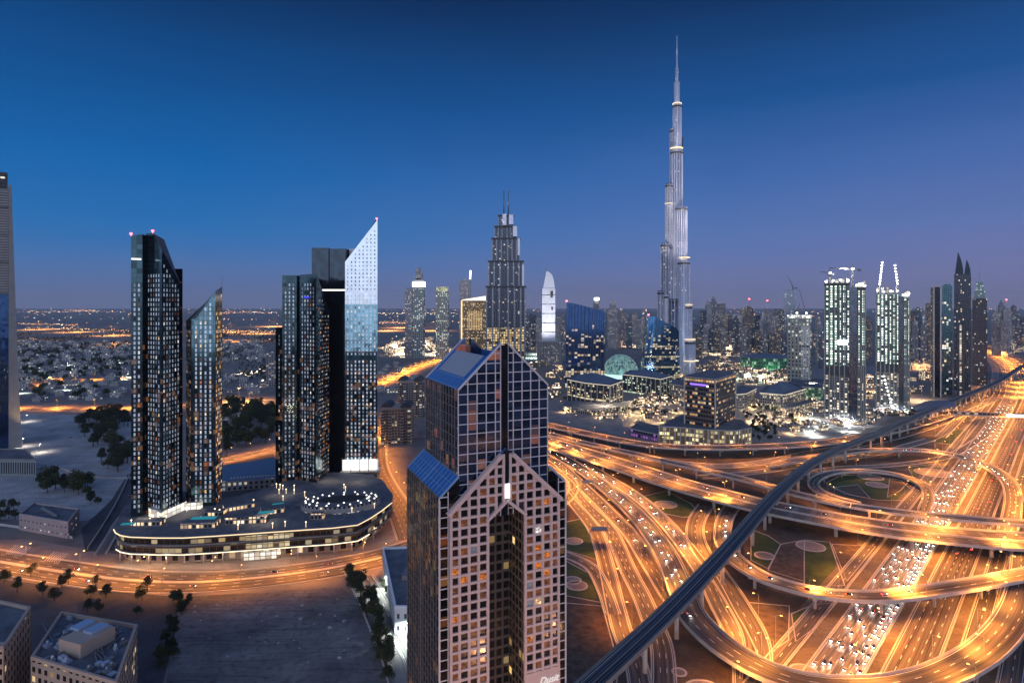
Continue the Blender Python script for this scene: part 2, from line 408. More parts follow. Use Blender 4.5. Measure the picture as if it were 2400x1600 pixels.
sheet('pavement', [(835, 1350), (905, 1300), (960, 1290), (960, 1640), (925, 1640), (880, 1460)], M_PAVE, .032)
sheet('paved_yard', [(1250, 960), (1400, 880), (1700, 850), (2120, 860), (2180, 930), (2050, 1000), (1900, 1035), (1560, 1042), (1290, 985)], M_PAVE, .03)
sheet('verge', [(1240, 985), (1520, 1040), (1980, 1035), (2330, 900), (2440, 960), (2440, 1720), (1240, 1720)], groundm('verge_earth', (.05, .035, .024), (.15, .105, .07), .05), .028)
LAWN = [[(1318, 1225), (1375, 1212), (1388, 1240), (1402, 1312), (1335, 1292), (1318, 1285)], [(1318, 1310), (1390, 1348), (1412, 1400), (1412, 1412), (1325, 1395)],
        [(1500, 1165), (1560, 1150), (1620, 1180), (1640, 1208), (1600, 1212), (1545, 1200)], [(1760, 1240), (1800, 1255), (1830, 1275), (1800, 1332), (1760, 1312)],
        [(1885, 1265), (1945, 1270), (1980, 1372), (1885, 1374)], [(1935, 1132), (1970, 1114), (2040, 1113), (2110, 1125), (2140, 1150), (2120, 1172), (2060, 1172), (1980, 1157)],
        [(2128, 1094), (2200, 1086), (2216, 1110), (2190, 1147), (2175, 1147), (2140, 1118)], [(2185, 1035), (2240, 1006), (2272, 1006), (2250, 1045)],
        [(1855, 1438), (1905, 1417), (1950, 1413), (1905, 1475), (1865, 1503)], [(1640, 1300), (1665, 1290), (1672, 1320), (1655, 1330)], [(1470, 1290), (1545, 1435), (1530, 1440), (1490, 1370)]]
def kerb_ring(p, z):
    P = [G(*q) for q in p]; FR = frames([Vector((q.x, q.y, z)) for q in P + P[:1]]); mb = MB(); wall(mb, FR, -.3, .3, 0, .22); tag(mb.build('kerb', M_CONC), kind='structure')
for i, p in enumerate(LAWN): sheet('lawn', p, M_GRASS, .040 + i * .003); kerb_ring(p, .04)
BEDS = [[(1830, 1275), (1885, 1265), (1885, 1362), (1800, 1336)], [(1950, 1275), (2052, 1280), (1985, 1362)], [(1740, 1410), (1850, 1420), (1848, 1500), (1790, 1540), (1772, 1480)],
        [(2085, 1120), (2130, 1128), (2110, 1150), (2080, 1165)], [(1955, 1142), (2010, 1135), (2040, 1168), (1990, 1158)], [(1318, 1412), (1412, 1420), (1450, 1560), (1440, 1640), (1318, 1640)]]
for i, p in enumerate(BEDS): tag(sheet('shrub_bed', p, M_MULCH, .080 + i * .003), kind='structure'); kerb_ring(p, .08)
def disc(u, v, r, n=28):
    c = G(u, v); mb = MB(); mb.cyl((c.x, c.y, .1), r, .12, n, 0); tag(mb.build('paved_circle', M_PAVE), kind='structure')
    mb = MB(); FR = frames([Vector((c.x + r * math.cos(2 * math.pi * k / n), c.y + r * math.sin(2 * math.pi * k / n), .1)) for k in range(n + 1)])
    wall(mb, FR, -.5, .5, 0, .3); tag(mb.build('kerb', M_CONC), kind='structure')
for a in ((1345, 1268, 6), (1352, 1372, 6), (1342, 1360, 5), (2188, 1108, 16), (1792, 1302, 6), (2040, 1118, 11), (2055, 1136, 9), (1560, 1182, 9), (1592, 1575, 3), (1650, 1620, 8), (1885, 1575, 6), (1900, 1280, 9)): disc(*a)
# painted bays of the roadside parking
for u0, u1, v0, n in ((22, 62, 1300, 8), (112, 150, 1316, 7)):
    for k in range(n):
        a, b = G(u0 + (u1 - u0) * k / n - 8, v0 - 2 + k * .6), G(u0 + (u1 - u0) * k / n + 16, v0 - 24 + k * .6); d_ = (b - a).normalized(); n_ = Vector((-d_.y, d_.x, 0)) * .2
        mb = MB(); mb.face([(p.x, p.y, .07) for p in (a + n_, a - n_, b - n_, b + n_)]); tag(mb.build('bay_marking', M_WHITE), kind='structure')
# ---------------------------------------------------------------- roads on the ground
road('boulevard', [(-120, 1292), (0, 1316), (150, 1340), (300, 1359), (450, 1364), (600, 1354), (750, 1335), (870, 1312), (960, 1286), (1060, 1250), (1180, 1200), (1290, 1150), (1350, 1120)], 27, 6, M_ROAD)
mb = MB(); wall(mb, ROADS['boulevard'], -1.2, 1.2, .0, .3); tag(mb.build('median_kerb', M_CONC), kind='structure')
road('side_street', [(965, 1262), (935, 1190), (900, 1130), (885, 1090), (885, 1040), (890, 1000), (920, 960), (975, 930)], 20, 4)
road('service_lane', [(858, 1350), (890, 1400), (925, 1470), (965, 1540), (1000, 1640)], 8, 2, M_ROADB)
road('far_boulevard', [(700, 948), (800, 925), (900, 895), (985, 858), (1060, 835), (1120, 820)], 34, 6)
road('cross_road', [(880, 1040), (800, 985), (650, 942), (500, 948), (330, 958), (45, 960), (-60, 962)], 26, 4)
road('grove_road', [(515, 1082), (570, 1068), (650, 1050), (720, 1030)], 14, 2, M_ROADB)
road('villa_street', [(262, 895), (235, 872), (205, 845), (190, 828)], 14, 2)
road('villa_street', [(60, 905), (150, 893), (305, 885)], 9, 2)
road('desert_highway', [(-60, 757), (60, 767), (180, 780), (305, 790), (420, 795), (640, 800)], 60, 4, kerb=0)
road('desert_highway_two', [(-60, 753), (120, 757), (300, 760), (520, 776), (640, 778), (900, 782)], 50, 4, kerb=0)
road('alley', [(400, 1110), (300, 1200), (262, 1255), (235, 1300)], 6, 1, M_ROADB)
# interchange, ground level
nrm = Vector((.677, .736, 0)); nn = Vector((.736, -.677, 0)); hb = Vector((158.8, 270, 0))
def hw(off, t0=-60, t1=2600, bend=0.0):
    r = []
    for t in [t0, t0 + 120] + [k for k in (300, 600, 900, 1200, 1600, 2000, t1) if k > t0 + 200]:
        p = hb + nrm * t + nn * off
        p += nn * (-((max(0, t - 900)) / 1000) ** 2 * 60)
        r.append((p.x, p.y))
    return r
road('highway_in', hw(-13.2), 20.5, 7, M_ROADB, px=False)
road('highway_out', hw(11.5), 17.5, 5, M_ROAD, px=False)
road('frontage_left', hw(-35.5), 8.5, 2, M_ROAD, px=False)
road('frontage_right', hw(30.5), 8.5, 2, M_ROADD, px=False)
road('frontage_far', hw(46), 8.5, 2, M_ROAD, px=False)
road('frontage_outer', hw(-56, 620), 11, 3, M_ROAD, px=False)
sheet('median_strip', [(p.x, p.y) for p in [hb + nrm * -60 + nn * -2.8, hb + nrm * 900 + nn * -2.8, hb + nrm * 900 + nn * 2.4, hb + nrm * -60 + nn * 2.4]], M_STRIP_SAND, .09, px=False)
for a, b in ((20.6, 26.0), (35.0, 41.5), (-30.8, -24), (-44, -40)):
    sheet('sand_strip', [(p.x, p.y) for p in [hb + nrm * -60 + nn * a, hb + nrm * 900 + nn * a, hb + nrm * 900 + nn * b, hb + nrm * -60 + nn * b]], M_STRIP_SAND, .06, px=False)
road('collector', [(1500, 1072), (1600, 1086), (1700, 1092), (1800, 1082), (1900, 1062), (2000, 1045), (2120, 1018), (2230, 980), (2340, 930)], 15, 3, M_ROADB)
road('collector_two', [(1640, 1118), (1720, 1112), (1820, 1100), (1930, 1080), (2060, 1062), (2180, 1030)], 11, 2, M_ROAD)
road('ramp_inner', [(1850, 1116), (1950, 1098), (2080, 1091), (2180, 1079), (2240, 1062), (2310, 1020)], 9, 2, M_ROAD)
road('fan_one', [(1240, 1048), (1300, 1080), (1340, 1115), (1400, 1172), (1440, 1212), (1480, 1255), (1528, 1329), (1571, 1398), (1612, 1450)], 11, 3, M_ROAD)
road('fan_two', [(1250, 1075), (1310, 1112), (1370, 1180), (1410, 1220), (1437, 1255), (1471, 1333), (1504, 1398), (1526, 1452), (1550, 1512), (1556, 1600), (1550, 1680)], 10, 3, M_ROAD)
road('fan_three', [(1250, 1085), (1305, 1125), (1350, 1185), (1382, 1225), (1402, 1260), (1423, 1333), (1442, 1417), (1461, 1488), (1492, 1560), (1510, 1680)], 9.5, 2, M_ROAD)
road('fan_four', [(1290, 1050), (1350, 1078), (1420, 1118), (1494, 1165), (1560, 1225), (1620, 1300), (1660, 1360), (1692, 1425), (1722, 1480), (1746, 1540), (1755, 1620)], 11.5, 3, M_ROADB)
road('fan_ramp', [(1280, 1290), (1328, 1301), (1385, 1330), (1416, 1382), (1436, 1440)], 8, 2, M_ROAD)
road('fan_ring', [(1290, 1098), (1325, 1112), (1345, 1138), (1335, 1165), (1305, 1188), (1270, 1200)], 8, 2, M_ROAD)
road('curved_lane', [(1655, 1185), (1635, 1215), (1629, 1250), (1642, 1290), (1672, 1330), (1702, 1372), (1735, 1425), (1765, 1480), (1776, 1530), (1770, 1600)], 12, 2, M_ROAD)
# ---------------------------------------------------------------- flyovers
flyover('upper', 'road_flyover', 'upper road flyover curving below the glass office podium, concrete parapets lit orange', 'flyover',
        [(1230, 983, 9), (1300, 999, 9), (1400, 1021, 9), (1520, 1042, 9), (1650, 1049, 9), (1800, 1046, 9), (1900, 1040, 9), (1990, 1029, 9), (2100, 1006, 7), (2200, 978, 4), (2300, 940, 1)], 19, 4, M_ROADD)
flyover('split', 'road_flyover', 'narrow road flyover splitting off and descending beside the widest flyover', 'flyover',
        [(1240, 1004, 10), (1300, 1020, 10), (1380, 1040, 10), (1480, 1062, 10), (1580, 1085, 10), (1680, 1108, 10), (1770, 1130, 10), (1850, 1153, 10), (1930, 1172, 10), (2030, 1190, 10), (2150, 1205, 10), (2280, 1217, 10), (2400, 1226, 10), (2500, 1232, 10)], 11.5, 3)
flyover('wide', 'road_flyover', 'widest dual flyover crossing the whole interchange from left to right', 'flyover',
        [(1230, 1019, 9), (1300, 1042, 9), (1380, 1066, 9), (1480, 1098, 9), (1580, 1131, 9), (1680, 1159, 9), (1780, 1184, 9), (1900, 1208, 9), (2030, 1231, 9), (2150, 1247, 9), (2280, 1260, 9), (2400, 1269, 9), (2520, 1275, 9)], 33, 4, M_ROAD, dual=True, pier_gap=44, pier_w=2.4)
flyover('arc', 'road_flyover', 'high curved ramp arching over the far highway and dropping on its right side', 'ramp',
        [(1800, 1092, 2), (1851, 1081, 6), (1930, 1068, 8), (2017, 1056, 8.5), (2106, 1054, 8.5), (2180, 1057, 8.5), (2240, 1067, 8.5), (2310, 1090, 8), (2358, 1122, 7), (2374, 1158, 5), (2372, 1200, 3), (2360, 1250, 1.2)], 11.5, 3)
flyover('loop', 'loop_ramp', 'oval loop ramp around the dark green lawn', 'ramp',
        [(2166, 1196, 1), (2176, 1166, 1.5), (2167, 1141, 2), (2132, 1121, 3), (2080, 1108, 4), (2017, 1103, 5), (1960, 1106, 6), (1921, 1117, 7), (1906, 1132, 8), (1918, 1149, 8.6), (1955, 1165, 9), (2010, 1180, 9.6)], 8.5, 2, pier_gap=30, pier_w=1.3)
flyover('viaduct', 'road_flyover', 'slender curved viaduct sweeping right over the highway queue', 'ramp',
        [(1716, 1188, 1), (1700, 1215, 3), (1694, 1250, 6), (1706, 1290, 8.5), (1742, 1325, 9), (1800, 1357, 9), (1902, 1386, 9), (2004, 1397, 9), (2106, 1394, 9), (2259, 1372, 9), (2400, 1346, 9), (2520, 1318, 9)], 11.5, 2, pier_gap=34)
flyover('bottom', 'road_flyover', 'broad curved flyover running under the metro track and round the bottom right corner', 'flyover',
        [(1240, 1040, 1), (1300, 1064, 1), (1360, 1098, 1.5), (1430, 1150, 2), (1500, 1215, 3), (1555, 1290, 4.5), (1590, 1365, 6), (1618, 1434, 6.5), (1671, 1493, 6.5), (1737, 1541, 6.5), (1808, 1577, 6.5), (1900, 1603, 6.5), (2000, 1612, 6.5), (2106, 1606, 6.5), (2200, 1582, 6.5), (2290, 1536, 6.5), (2350, 1482, 6.5), (2385, 1425, 6.5), (2402, 1360, 6.5), (2405, 1290, 6)], 14.5, 3, M_ROADD, pier_gap=42)
# metro viaduct with its two tracks
M_METRO = roadm('track_slab', (.014, .020, .034), (.042, .054, .085), joint=1.4)
MET = [(1240, 1740, 17), (1320, 1664, 17), (1410, 1582, 17), (1490, 1508, 17), (1566, 1435, 17), (1640, 1359, 17), (1720, 1272, 17), (1795, 1184, 17), (1850, 1130, 17), (1905, 1085, 17), (1980, 1047, 17), (2055, 1018, 17), (2130, 984, 17), (2190, 958, 17), (2250, 932, 17), (2310, 908, 17), (2350, 888, 17), (2400, 856, 17), (2450, 832, 17)]
flyover('metro', 'metro_viaduct', 'dark elevated metro track crossing the interchange diagonally on concrete columns', 'railway viaduct', MET, 9.0, 1, M_METRO, thick=2.2, pier_gap=36, pier_w=2.3, parapet=1.5)
mroot = [o for o in COL.objects if o.name.startswith('metro_viaduct')][0]
for o in (-2.9, -1.5, 1.5, 2.9):
    mb = MB(); wall(mb, ROADS['metro'], o - .12, o + .12, .01, .22); mb.build('rail', M_STEEL, mroot)
mb = MB(); wall(mb, ROADS['metro'], -.35, .35, .01, .5); mb.build('walkway', M_CONCD, mroot)
# ================================================================ trees
M_BARK = plain('bark', (.09, .06, .04), .9)
M_LEAF = []
for i, (a, b_) in enumerate((((.012, .022, .007), (.050, .072, .02)), ((.010, .018, .008), (.036, .054, .02)), ((.018, .026, .008), (.07, .085, .024)))):
    m, t, b = newmat('leaves_%d' % i); q = NB(t)
    w = q.n('ShaderNodeTexWhiteNoise', q.n('ShaderNodeUVMap').outputs[0], noise_dimensions='3D')
    q.link(q.mix(w.outputs['Value'], a, b_), b.inputs['Base Color']); b.inputs['Roughness'].default_value = .7
    M_LEAF.append(m)
def tree_meshes(seed, h, r, mat, n=1700, tall=.5):
    rnd = random.Random(seed)
    tr = MB(); tr.cyl((0, 0, -.2), .28 * h / 8, h * .45, 7, 0, r2=.16 * h / 8)
    blobs = []
    for k in range(rnd.randint(9, 13)):
        a = rnd.uniform(0, 6.28); d = r * rnd.uniform(.1, .72); z = h * rnd.uniform(.42, .86)
        blobs.append((Vector((d * math.cos(a), d * math.sin(a), z)), r * rnd.uniform(.36, .58)))
        tr.bar((0, 0, h * .32), blobs[-1][0], .14 * h / 8)
    cr = MB()
    for k in range(n):
        c, br = blobs[k % len(blobs)]
        d = Vector((rnd.gauss(0, 1), rnd.gauss(0, 1), rnd.gauss(0, tall + .3))).normalized() * br * rnd.uniform(.5, 1.08)
        p = c + d; s = r * rnd.uniform(.05, .105)
        ax = Vector((rnd.gauss(0, 1), rnd.gauss(0, 1), rnd.gauss(0, .6))).normalized(); bx = ax.orthogonal().normalized(); cx = ax.cross(bx)
        uv = (rnd.random() * 50, rnd.random() * 50)
        cr.face([p + bx * s, p + cx * s * .7, p - bx * s, p - cx * s * .7], 0, [uv] * 4)
    T = bpy.data.meshes.new('trunk'); T.from_pydata(tr.v, [], tr.f); T.materials.append(M_BARK)
    Cm = bpy.data.meshes.new('crown'); Cm.from_pydata(cr.v, [], cr.f); Cm.materials.append(mat)
    u = Cm.uv_layers.new(name='UVMap'); u.data.foreach_set('uv', [x for p in cr.uv for x in p])
    return T, Cm
TREES = [tree_meshes(1, 8, 3.6, M_LEAF[0]), tree_meshes(2, 9, 3.2, M_LEAF[1]), tree_meshes(3, 7, 3.8, M_LEAF[0]), tree_meshes(4, 10, 4.4, M_LEAF[2], 1900), tree_meshes(5, 8.5, 3.0, M_LEAF[1])]
def tree(p, s=1.0, label='leafy tree', group=None, kind=None, parts=True):
    T, Cm = TREES[kind if kind is not None else random.randrange(5)]
    t = bpy.data.objects.new('tree', T); COL.objects.link(t)
    t.location = (p[0], p[1], p[2] if len(p) > 2 else 0); t.rotation_euler = (0, 0, random.uniform(0, 6.28)); t.scale = (s * random.uniform(.9, 1.15), s * random.uniform(.9, 1.15), s * random.uniform(.85, 1.15))
    tag(t, label, 'tree', group)
    c = bpy.data.objects.new('crown', Cm); COL.objects.link(c); c.parent = t
    return t
def inside(u, v, poly):
    r = False; j = len(poly) - 1
    for i in range(len(poly)):
        if (poly[i][1] > v) != (poly[j][1] > v) and u < (poly[j][0] - poly[i][0]) * (v - poly[i][1]) / (poly[j][1] - poly[i][1]) + poly[i][0]: r = not r
        j = i
    return r
def scatter(poly, n, mind=4.0, seed=0):
    """n spots on the ground inside a pixel outline, evenly over the ground"""
    rnd = random.Random(seed); P = [G(*p) for p in poly]; w = [(p.x, p.y) for p in P]
    x0, x1 = min(p[0] for p in w), max(p[0] for p in w); y0, y1 = min(p[1] for p in w), max(p[1] for p in w)
    res = []; tries = 0
    while len(res) < n and tries < n * 80:
        tries += 1; x, y = rnd.uniform(x0, x1), rnd.uniform(y0, y1)
        if inside(x, y, w) and all((x - a) ** 2 + (y - b) ** 2 > mind * mind for a, b in res): res.append((x, y))
    return res
for poly, n, s, d, lab, g in (
    ([(205, 975), (300, 985), (302, 1110), (255, 1110), (225, 1062), (185, 1058), (182, 1005)], 46, 2.0, 7.5, 'large dark leafy tree in the grove left of the dark slanted twin towers', 'trees in the grove beside the sand car park'),
    ([(85, 1132), (130, 1126), (205, 1138), (205, 1166), (95, 1164)], 18, 1.35, 4.5, 'dark tree in the thicket behind the low pinkish building', 'thicket behind the low pinkish building'),
    ([(200, 1166), (242, 1168), (240, 1186), (202, 1186)], 4, 1.0, 4, 'dark tree in the small clump right of the thicket', 'small clump right of the thicket'),
    ([(0, 1180), (38, 1185), (38, 1222), (0, 1222)], 5, 1.1, 4, 'dark tree by the left edge beside the low pinkish building', 'trees left of the low pinkish building'),
    ([(518, 945), (560, 938), (648, 965), (652, 1045), (570, 1066), (518, 1080)], 60, 2.1, 8.5, 'dark tree in the wood between the two pairs of dark towers', 'wood between the two pairs of dark towers'),
    ([(402, 1400), (440, 1398), (446, 1425), (415, 1480), (398, 1475)], 9, .8, 2.6, 'dark bushy tree in the row at the left side of the empty sand lot', 'trees at the left side of the empty sand lot'),
    ([(385, 1490), (412, 1490), (400, 1600), (366, 1600)], 8, .7, 2.6, 'dark bushy tree in the row at the bottom left of the empty sand lot', 'lower trees at the left side of the sand lot'),
    ([(812, 1338), (832, 1345), (852, 1375), (866, 1400), (885, 1440), (880, 1458), (850, 1440), (828, 1400)], 14, .95, 3.2, 'dark green tree in the hedge row right of the sand lot', 'hedge row right of the empty sand lot'),
    ([(868, 1455), (892, 1445), (930, 1600), (905, 1600)], 12, .8, 3, 'green tree in the lower hedge row right of the sand lot', 'lower hedge row right of the sand lot'),
    ([(890, 1365), (905, 1365), (950, 1470), (936, 1475)], 9, .45, 3, 'small round tree in the planting beside the white lit building', 'small trees beside the white lit building'),
    ([(46, 820), (300, 810), (300, 948), (46, 950)], 62, 1.9, 18, 'dark tree among the pale villas of the left suburb', 'trees among the villas'),
    ([(1300, 930), (1460, 955), (1580, 925), (1600, 975), (1400, 980)], 60, .8, 6, 'small tree with warm light below it near the lit low offices', 'trees around the lit low offices'),
    ([(1730, 950), (1800, 955), (1880, 965), (1870, 1010), (1760, 1015)], 44, .8, 6, 'small tree in the planted yard right of the big lit office block', 'trees in the yard right of the office block'),
    ([(1760, 1012), (1830, 1010), (1830, 1035), (1765, 1035)], 8, 1.0, 6, 'dark tree behind the upper flyover near the office podium', 'dark trees behind the upper flyover')):
    for x, y in scatter(poly, n, d, seed=n): tree((x, y), s * random.uniform(.8, 1.2), lab, g)
for k, (u, v) in enumerate(((72, 1352), (40, 1388), (145, 1378), (128, 1408), (160, 1368), (225, 1372), (212, 1398), (248, 1400), (345, 1380), (333, 1408), (320, 1442), (232, 1440), (205, 1432), (10, 1366), (100, 1395))):
    tree(G(u, v), 1.0 * random.uniform(.75, 1.1), 'small dark tree standing in the car park below the boulevard', 'car park trees below the boulevard')
# the suburb's tree cover farther out reads as one mass
cr = MB(); rnd = random.Random(5)
for k in range(9000):
    y = rnd.uniform(1300, 4200); u = rnd.uniform(40, 660); x = X(u, y)
    if 310 < u < 500 : continue
    if math.sin(x * .011 + 1) + math.sin(y * .006 + x * .004) + rnd.uniform(-.7, .7) < .1: continue
    s = rnd.uniform(2.5, 6.5); z = rnd.uniform(1.5, 7)
    ax = Vector((rnd.gauss(0, 1), rnd.gauss(0, 1), rnd.gauss(0, .6))).normalized(); bx = ax.orthogonal().normalized(); cx = ax.cross(bx); p = Vector((x, y, z))
    uv = (rnd.random() * 50, rnd.random() * 50)
    cr.face([p + bx * s, p + cx * s * .7, p - bx * s, p - cx * s * .7], 0, [uv] * 4)
tag(cr.build('distant_foliage', M_LEAF[1]), kind='stuff')
# ================================================================ street lamps
M_SOD = glow('sodium_lamp', (1, .50, .13), 9); M_WLED = glow('white_lamp', (.92, 1, .95), 18); M_WARM = glow('warm_lamp', (1, .66, .30), 10)
def ldata(name, col, power, ang=162, typ='SPOT', soft=.5):
    l = bpy.data.lights.new(name, typ); l.color = col; l.energy = power
    if typ == 'SPOT': l.spot_size = R(ang); l.spot_blend = .6
    l.shadow_soft_size = soft; return l
SOD = (1, .34, .045)
L_SOD = ldata('sodium_light', SOD, 29000); L_SODF = ldata('sodium_light_far', SOD, 150000, soft=1.5); L_SOD2 = ldata('sodium_light_low', SOD, 15000)
AVE = ldata('avenue_fill_light', (1, .50, .24), 22000, typ='POINT', soft=.6)
L_WH = ldata('white_light', (.85, 1, .93), 30000); L_WM = ldata('warm_light', (1, .66, .32), 24000)
def lamp_mesh(h, arm, twin):
    a = MB(); a.cyl((0, 0, 0), .16, h, 7, 0, r2=.09); hd = MB()
    for s in ((-1, 1) if twin else (1,)):
        a.bar((0, 0, h), (s * arm, 0, h + .5), .12)
        hd.box((s * (arm + .4), 0, h + .38), (1.0, .36, .18))
    out_ = []
    for n_, b_, m_ in (('pole', a, M_STEEL), ('lamp_head', hd, None)):
        me = bpy.data.meshes.new(n_); me.from_pydata(b_.v, [], b_.f)
        if m_: me.materials.append(m_)
        out_.append(me)
    return out_
LM = {}
def lamp(p, rz, label, group, h=13.0, arm=2.2, twin=False, mat=None, light=None, name='street_lamp'):
    k = (h, arm, twin, mat.name)
    if k not in LM:
        a, b_ = lamp_mesh(h, arm, twin); b_.materials.append(mat); LM[k] = (a, b_)
    a, b_ = LM[k]
    o = bpy.data.objects.new(name, a); COL.objects.link(o); o.location = p; o.rotation_euler = (0, 0, rz); tag(o, label, 'street lamp', group)
    hd = bpy.data.objects.new('lamp_head', b_); COL.objects.link(hd); hd.parent = o
    if light:
        for s in ((-1, 1) if twin else (1,)):
            l = bpy.data.objects.new('lamp_light', light); COL.objects.link(l); l.parent = o; l.location = (s * (arm + .4), 0, h + .1)
    return o
def lamps_along(key, off, spacing, label, group, s0=10, s1=None, twin=False, light=None, mat=None, h=13.0, arm=2.2, every=1):
    FR = ROADS[key]; s = s0; k = 0
    while s < min(FR[-1][3], s1 or 1e9):
        p, n, d = at_s(FR, s); q = p + n * off
        inv = n * (-1 if off > 0 else 1)
        rz = math.atan2(inv.y, inv.x)
        if q.y > 200 and not any((q.x - m.x) ** 2 + (q.y - m.y) ** 2 < 110 for m, *_ in ROADS['metro']): lamp((q.x, q.y, q.z), rz, label, group, h, arm, twin, mat or M_SOD, light or L_SOD)
        s += spacing; k += 1
lamps_along('boulevard', 0, 44, 'tall street lamp on the median of the boulevard below the lit podium', 'lamps on the left boulevard', s0=30, s1=430, twin=True, light=ldata('boulevard_light', SOD, 15000))
lamps_along('boulevard', 14.5, 40, 'single street lamp on the near kerb of the boulevard', 'lamps on the near kerb of the boulevard', s0=24, s1=420, light=L_SOD2)
lamps_along('side_street', 11, 36, 'street lamp along the orange street right of the podium', 'lamps on the street right of the podium', s0=20)
lamps_along('cross_road', 14, 60, 'street lamp along the orange road crossing behind the dark towers', 'lamps on the road behind the dark towers', light=L_SODF, s0=30)
lamps_along('far_boulevard', 0, 60, 'street lamp along the bright boulevard behind the slanted tower', 'lamps on the bright far boulevard', light=L_SODF, twin=True)
lamps_along('villa_street', 8, 45, 'street lamp on the short street among the villas', 'lamps on the villa street', light=L_SODF)
lamps_along('grove_road', 8, 24, 'street lamp on the yellow road below the wood', 'lamps on the road below the wood', light=L_SOD)
lamps_along('highway_in', 11.9, 44, 'twin street lamp on the median of the wide highway', 'lamps on the highway median', s1=1150, twin=True, h=15, arm=3)
lamps_along('frontage_left', -6, 52, 'street lamp left of the wide highway', 'lamps left of the highway', s1=1100)
lamps_along('frontage_right', 5.5, 32, 'street lamp right of the wide highway', 'lamps right of the highway', s1=700)
lamps_along('highway_in', 11.9, 90, 'twin street lamp far up the wide highway', 'lamps far up the highway', s0=1180, twin=True, h=18, arm=4, light=L_SODF)
lamps_along('frontage_outer', -7, 55, 'street lamp on the outer road beside the metro track', 'lamps on the outer road', s1=700)
lamps_along('wide', 0, 46, 'twin street lamp on the median of the widest flyover', 'lamps on the widest flyover', twin=True, h=12)
lamps_along('upper', 9.6, 42, 'street lamp on the parapet of the upper flyover', 'lamps on the upper flyover', h=11)
lamps_along('split', -5.8, 60, 'street lamp on the narrow descending flyover', 'lamps on the narrow flyover', h=11)
lamps_along('arc', -5.8, 48, 'street lamp on the high curved ramp', 'lamps on the high ramp', h=11)
lamps_along('loop', 4.4, 44, 'street lamp on the oval loop ramp', 'lamps on the loop ramp', h=10, light=L_SOD2)
lamps_along('viaduct', 5.8, 46, 'street lamp on the slender curved viaduct', 'lamps on the slender viaduct', h=11)
lamps_along('bottom', -7.3, 46, 'street lamp on the broad curved bottom flyover', 'lamps on the bottom flyover', h=12)
lamps_along('fan_one', 6.2, 46, 'street lamp on the road left of the metro track crossing', 'lamps on the fan roads', h=12)
lamps_along('fan_three', -5.8, 40, 'street lamp on the leftmost fan road beside the gabled tower', 'lamps on the leftmost fan road', h=12)
lamps_along('fan_four', 6.4, 50, 'street lamp on the fan road above the metro track', 'lamps on the upper fan road', h=12)
lamps_along('curved_lane', -6.8, 44, 'street lamp on the curved lane under the metro track', 'lamps on the curved lane', h=12)
lamps_along('collector', 8.2, 52, 'street lamp on the ground road behind the flyovers', 'lamps on the ground road behind the flyovers')
# unseen streets and postless lights added behind the viewpoint for the glass to mirror
for k, (p_, q_) in enumerate((((-700, -60), (420, -180)), ((-760, -380), (300, -520)), ((-120, 40), (-320, -700)), ((120, 60), (60, -760)))):
    road('rear_street_%d' % k, [p_, ((p_[0] + q_[0]) / 2 + 14, (p_[1] + q_[1]) / 2), q_], 22, 4, px=False)
    FRr = ROADS['rear_street_%d' % k]; s_r = 40
    while s_r < FRr[-1][3]:
        p, n, d = at_s(FRr, s_r); l = bpy.data.objects.new('rear_fill_light', L_SODF); COL.objects.link(l); l.location = (p.x, p.y, 22); s_r += 95
# unseen avenue added just below the frame, its lamps warm the tower's stone front
road('front_avenue', [(-230, 75), (-60, 112), (60, 152), (260, 215)], 20, 4, px=False)
for k in range(9):
    p, n, d = at_s(ROADS['front_avenue'], 40 + k * 40)
    lamp((p.x, p.y, 0), math.atan2(d.x, -d.y), 'unseen street lamp added on the avenue at the foot of the gabled tower', 'added lamps on the avenue below the frame', 13, 2.2, False, M_SOD, None)
    l = bpy.data.objects.new('avenue_fill_light', AVE); COL.objects.link(l); l.location = (p.x, p.y, 13.5)
# plaza lamps around the offices and the building site
for poly, n, lt, mt, lab, g in (
    ([(1295, 925), (1330, 960), (1480, 958), (1590, 930), (1610, 985), (1540, 1005), (1330, 985)], 60, L_WM, M_WARM, 'small warm lamp post in the yard around the lit low offices', 'lamp posts around the low offices'),
    ([(1730, 945), (1900, 950), (1920, 1010), (1770, 1025)], 46, L_WM, M_WARM, 'small warm lamp post in the yard right of the big office block', 'lamp posts right of the office block'),
    ([(1900, 960), (2120, 945), (2150, 970), (1960, 1025), (1880, 1025)], 40, L_WH, M_WLED, 'white work lamp on a post in the building site', 'work lamps of the building site'),
    ([(1480, 840), (1900, 845), (1910, 910), (1480, 905)], 50, L_WM, M_WARM, 'small warm lamp post behind the low offices', 'lamp posts behind the low offices'),
    ([(50, 850), (300, 850), (300, 930), (50, 930)], 16, ldata('villa_light', (.8, 1, .92), 40000, soft=1), M_WLED, 'white garden lamp among the villas', 'garden lamps among the villas'),
    ([(515, 850), (640, 850), (640, 925), (515, 925)], 8, ldata('yard_light', (1, .8, .6), 50000, soft=1), M_WARM, 'white yard lamp on the open ground between the dark towers', 'yard lamps between the dark towers')):
    for i_, (x, y) in enumerate(scatter(poly, n, 8, seed=n + 3)): lamp((x, y, 0), random.uniform(0, 6.28), lab, g, 7.0, .6, False, mt, lt if i_ % 3 == 0 or n < 20 else None, 'lamp_post')
for u, v in ((61, 988), (92, 1060), (52, 1046)): lamp(G(u, v), 0, 'bright white floodlight post beside the tall left edge tower', 'floodlight posts by the left tower', 9.0, .8, False, M_WLED, ldata('flood', (1, .93, .8), 9000), 'lamp_post')
for u, v in ((900, 1385), (925, 1440), (948, 1500)): lamp(G(u, v), 0, 'white lamp post in the lane beside the white lit building', 'lamp posts in the lane by the white building', 8.0, .8, False, M_WLED, ldata('lane_flood', (.85, 1, .97), 26000), 'lamp_post')
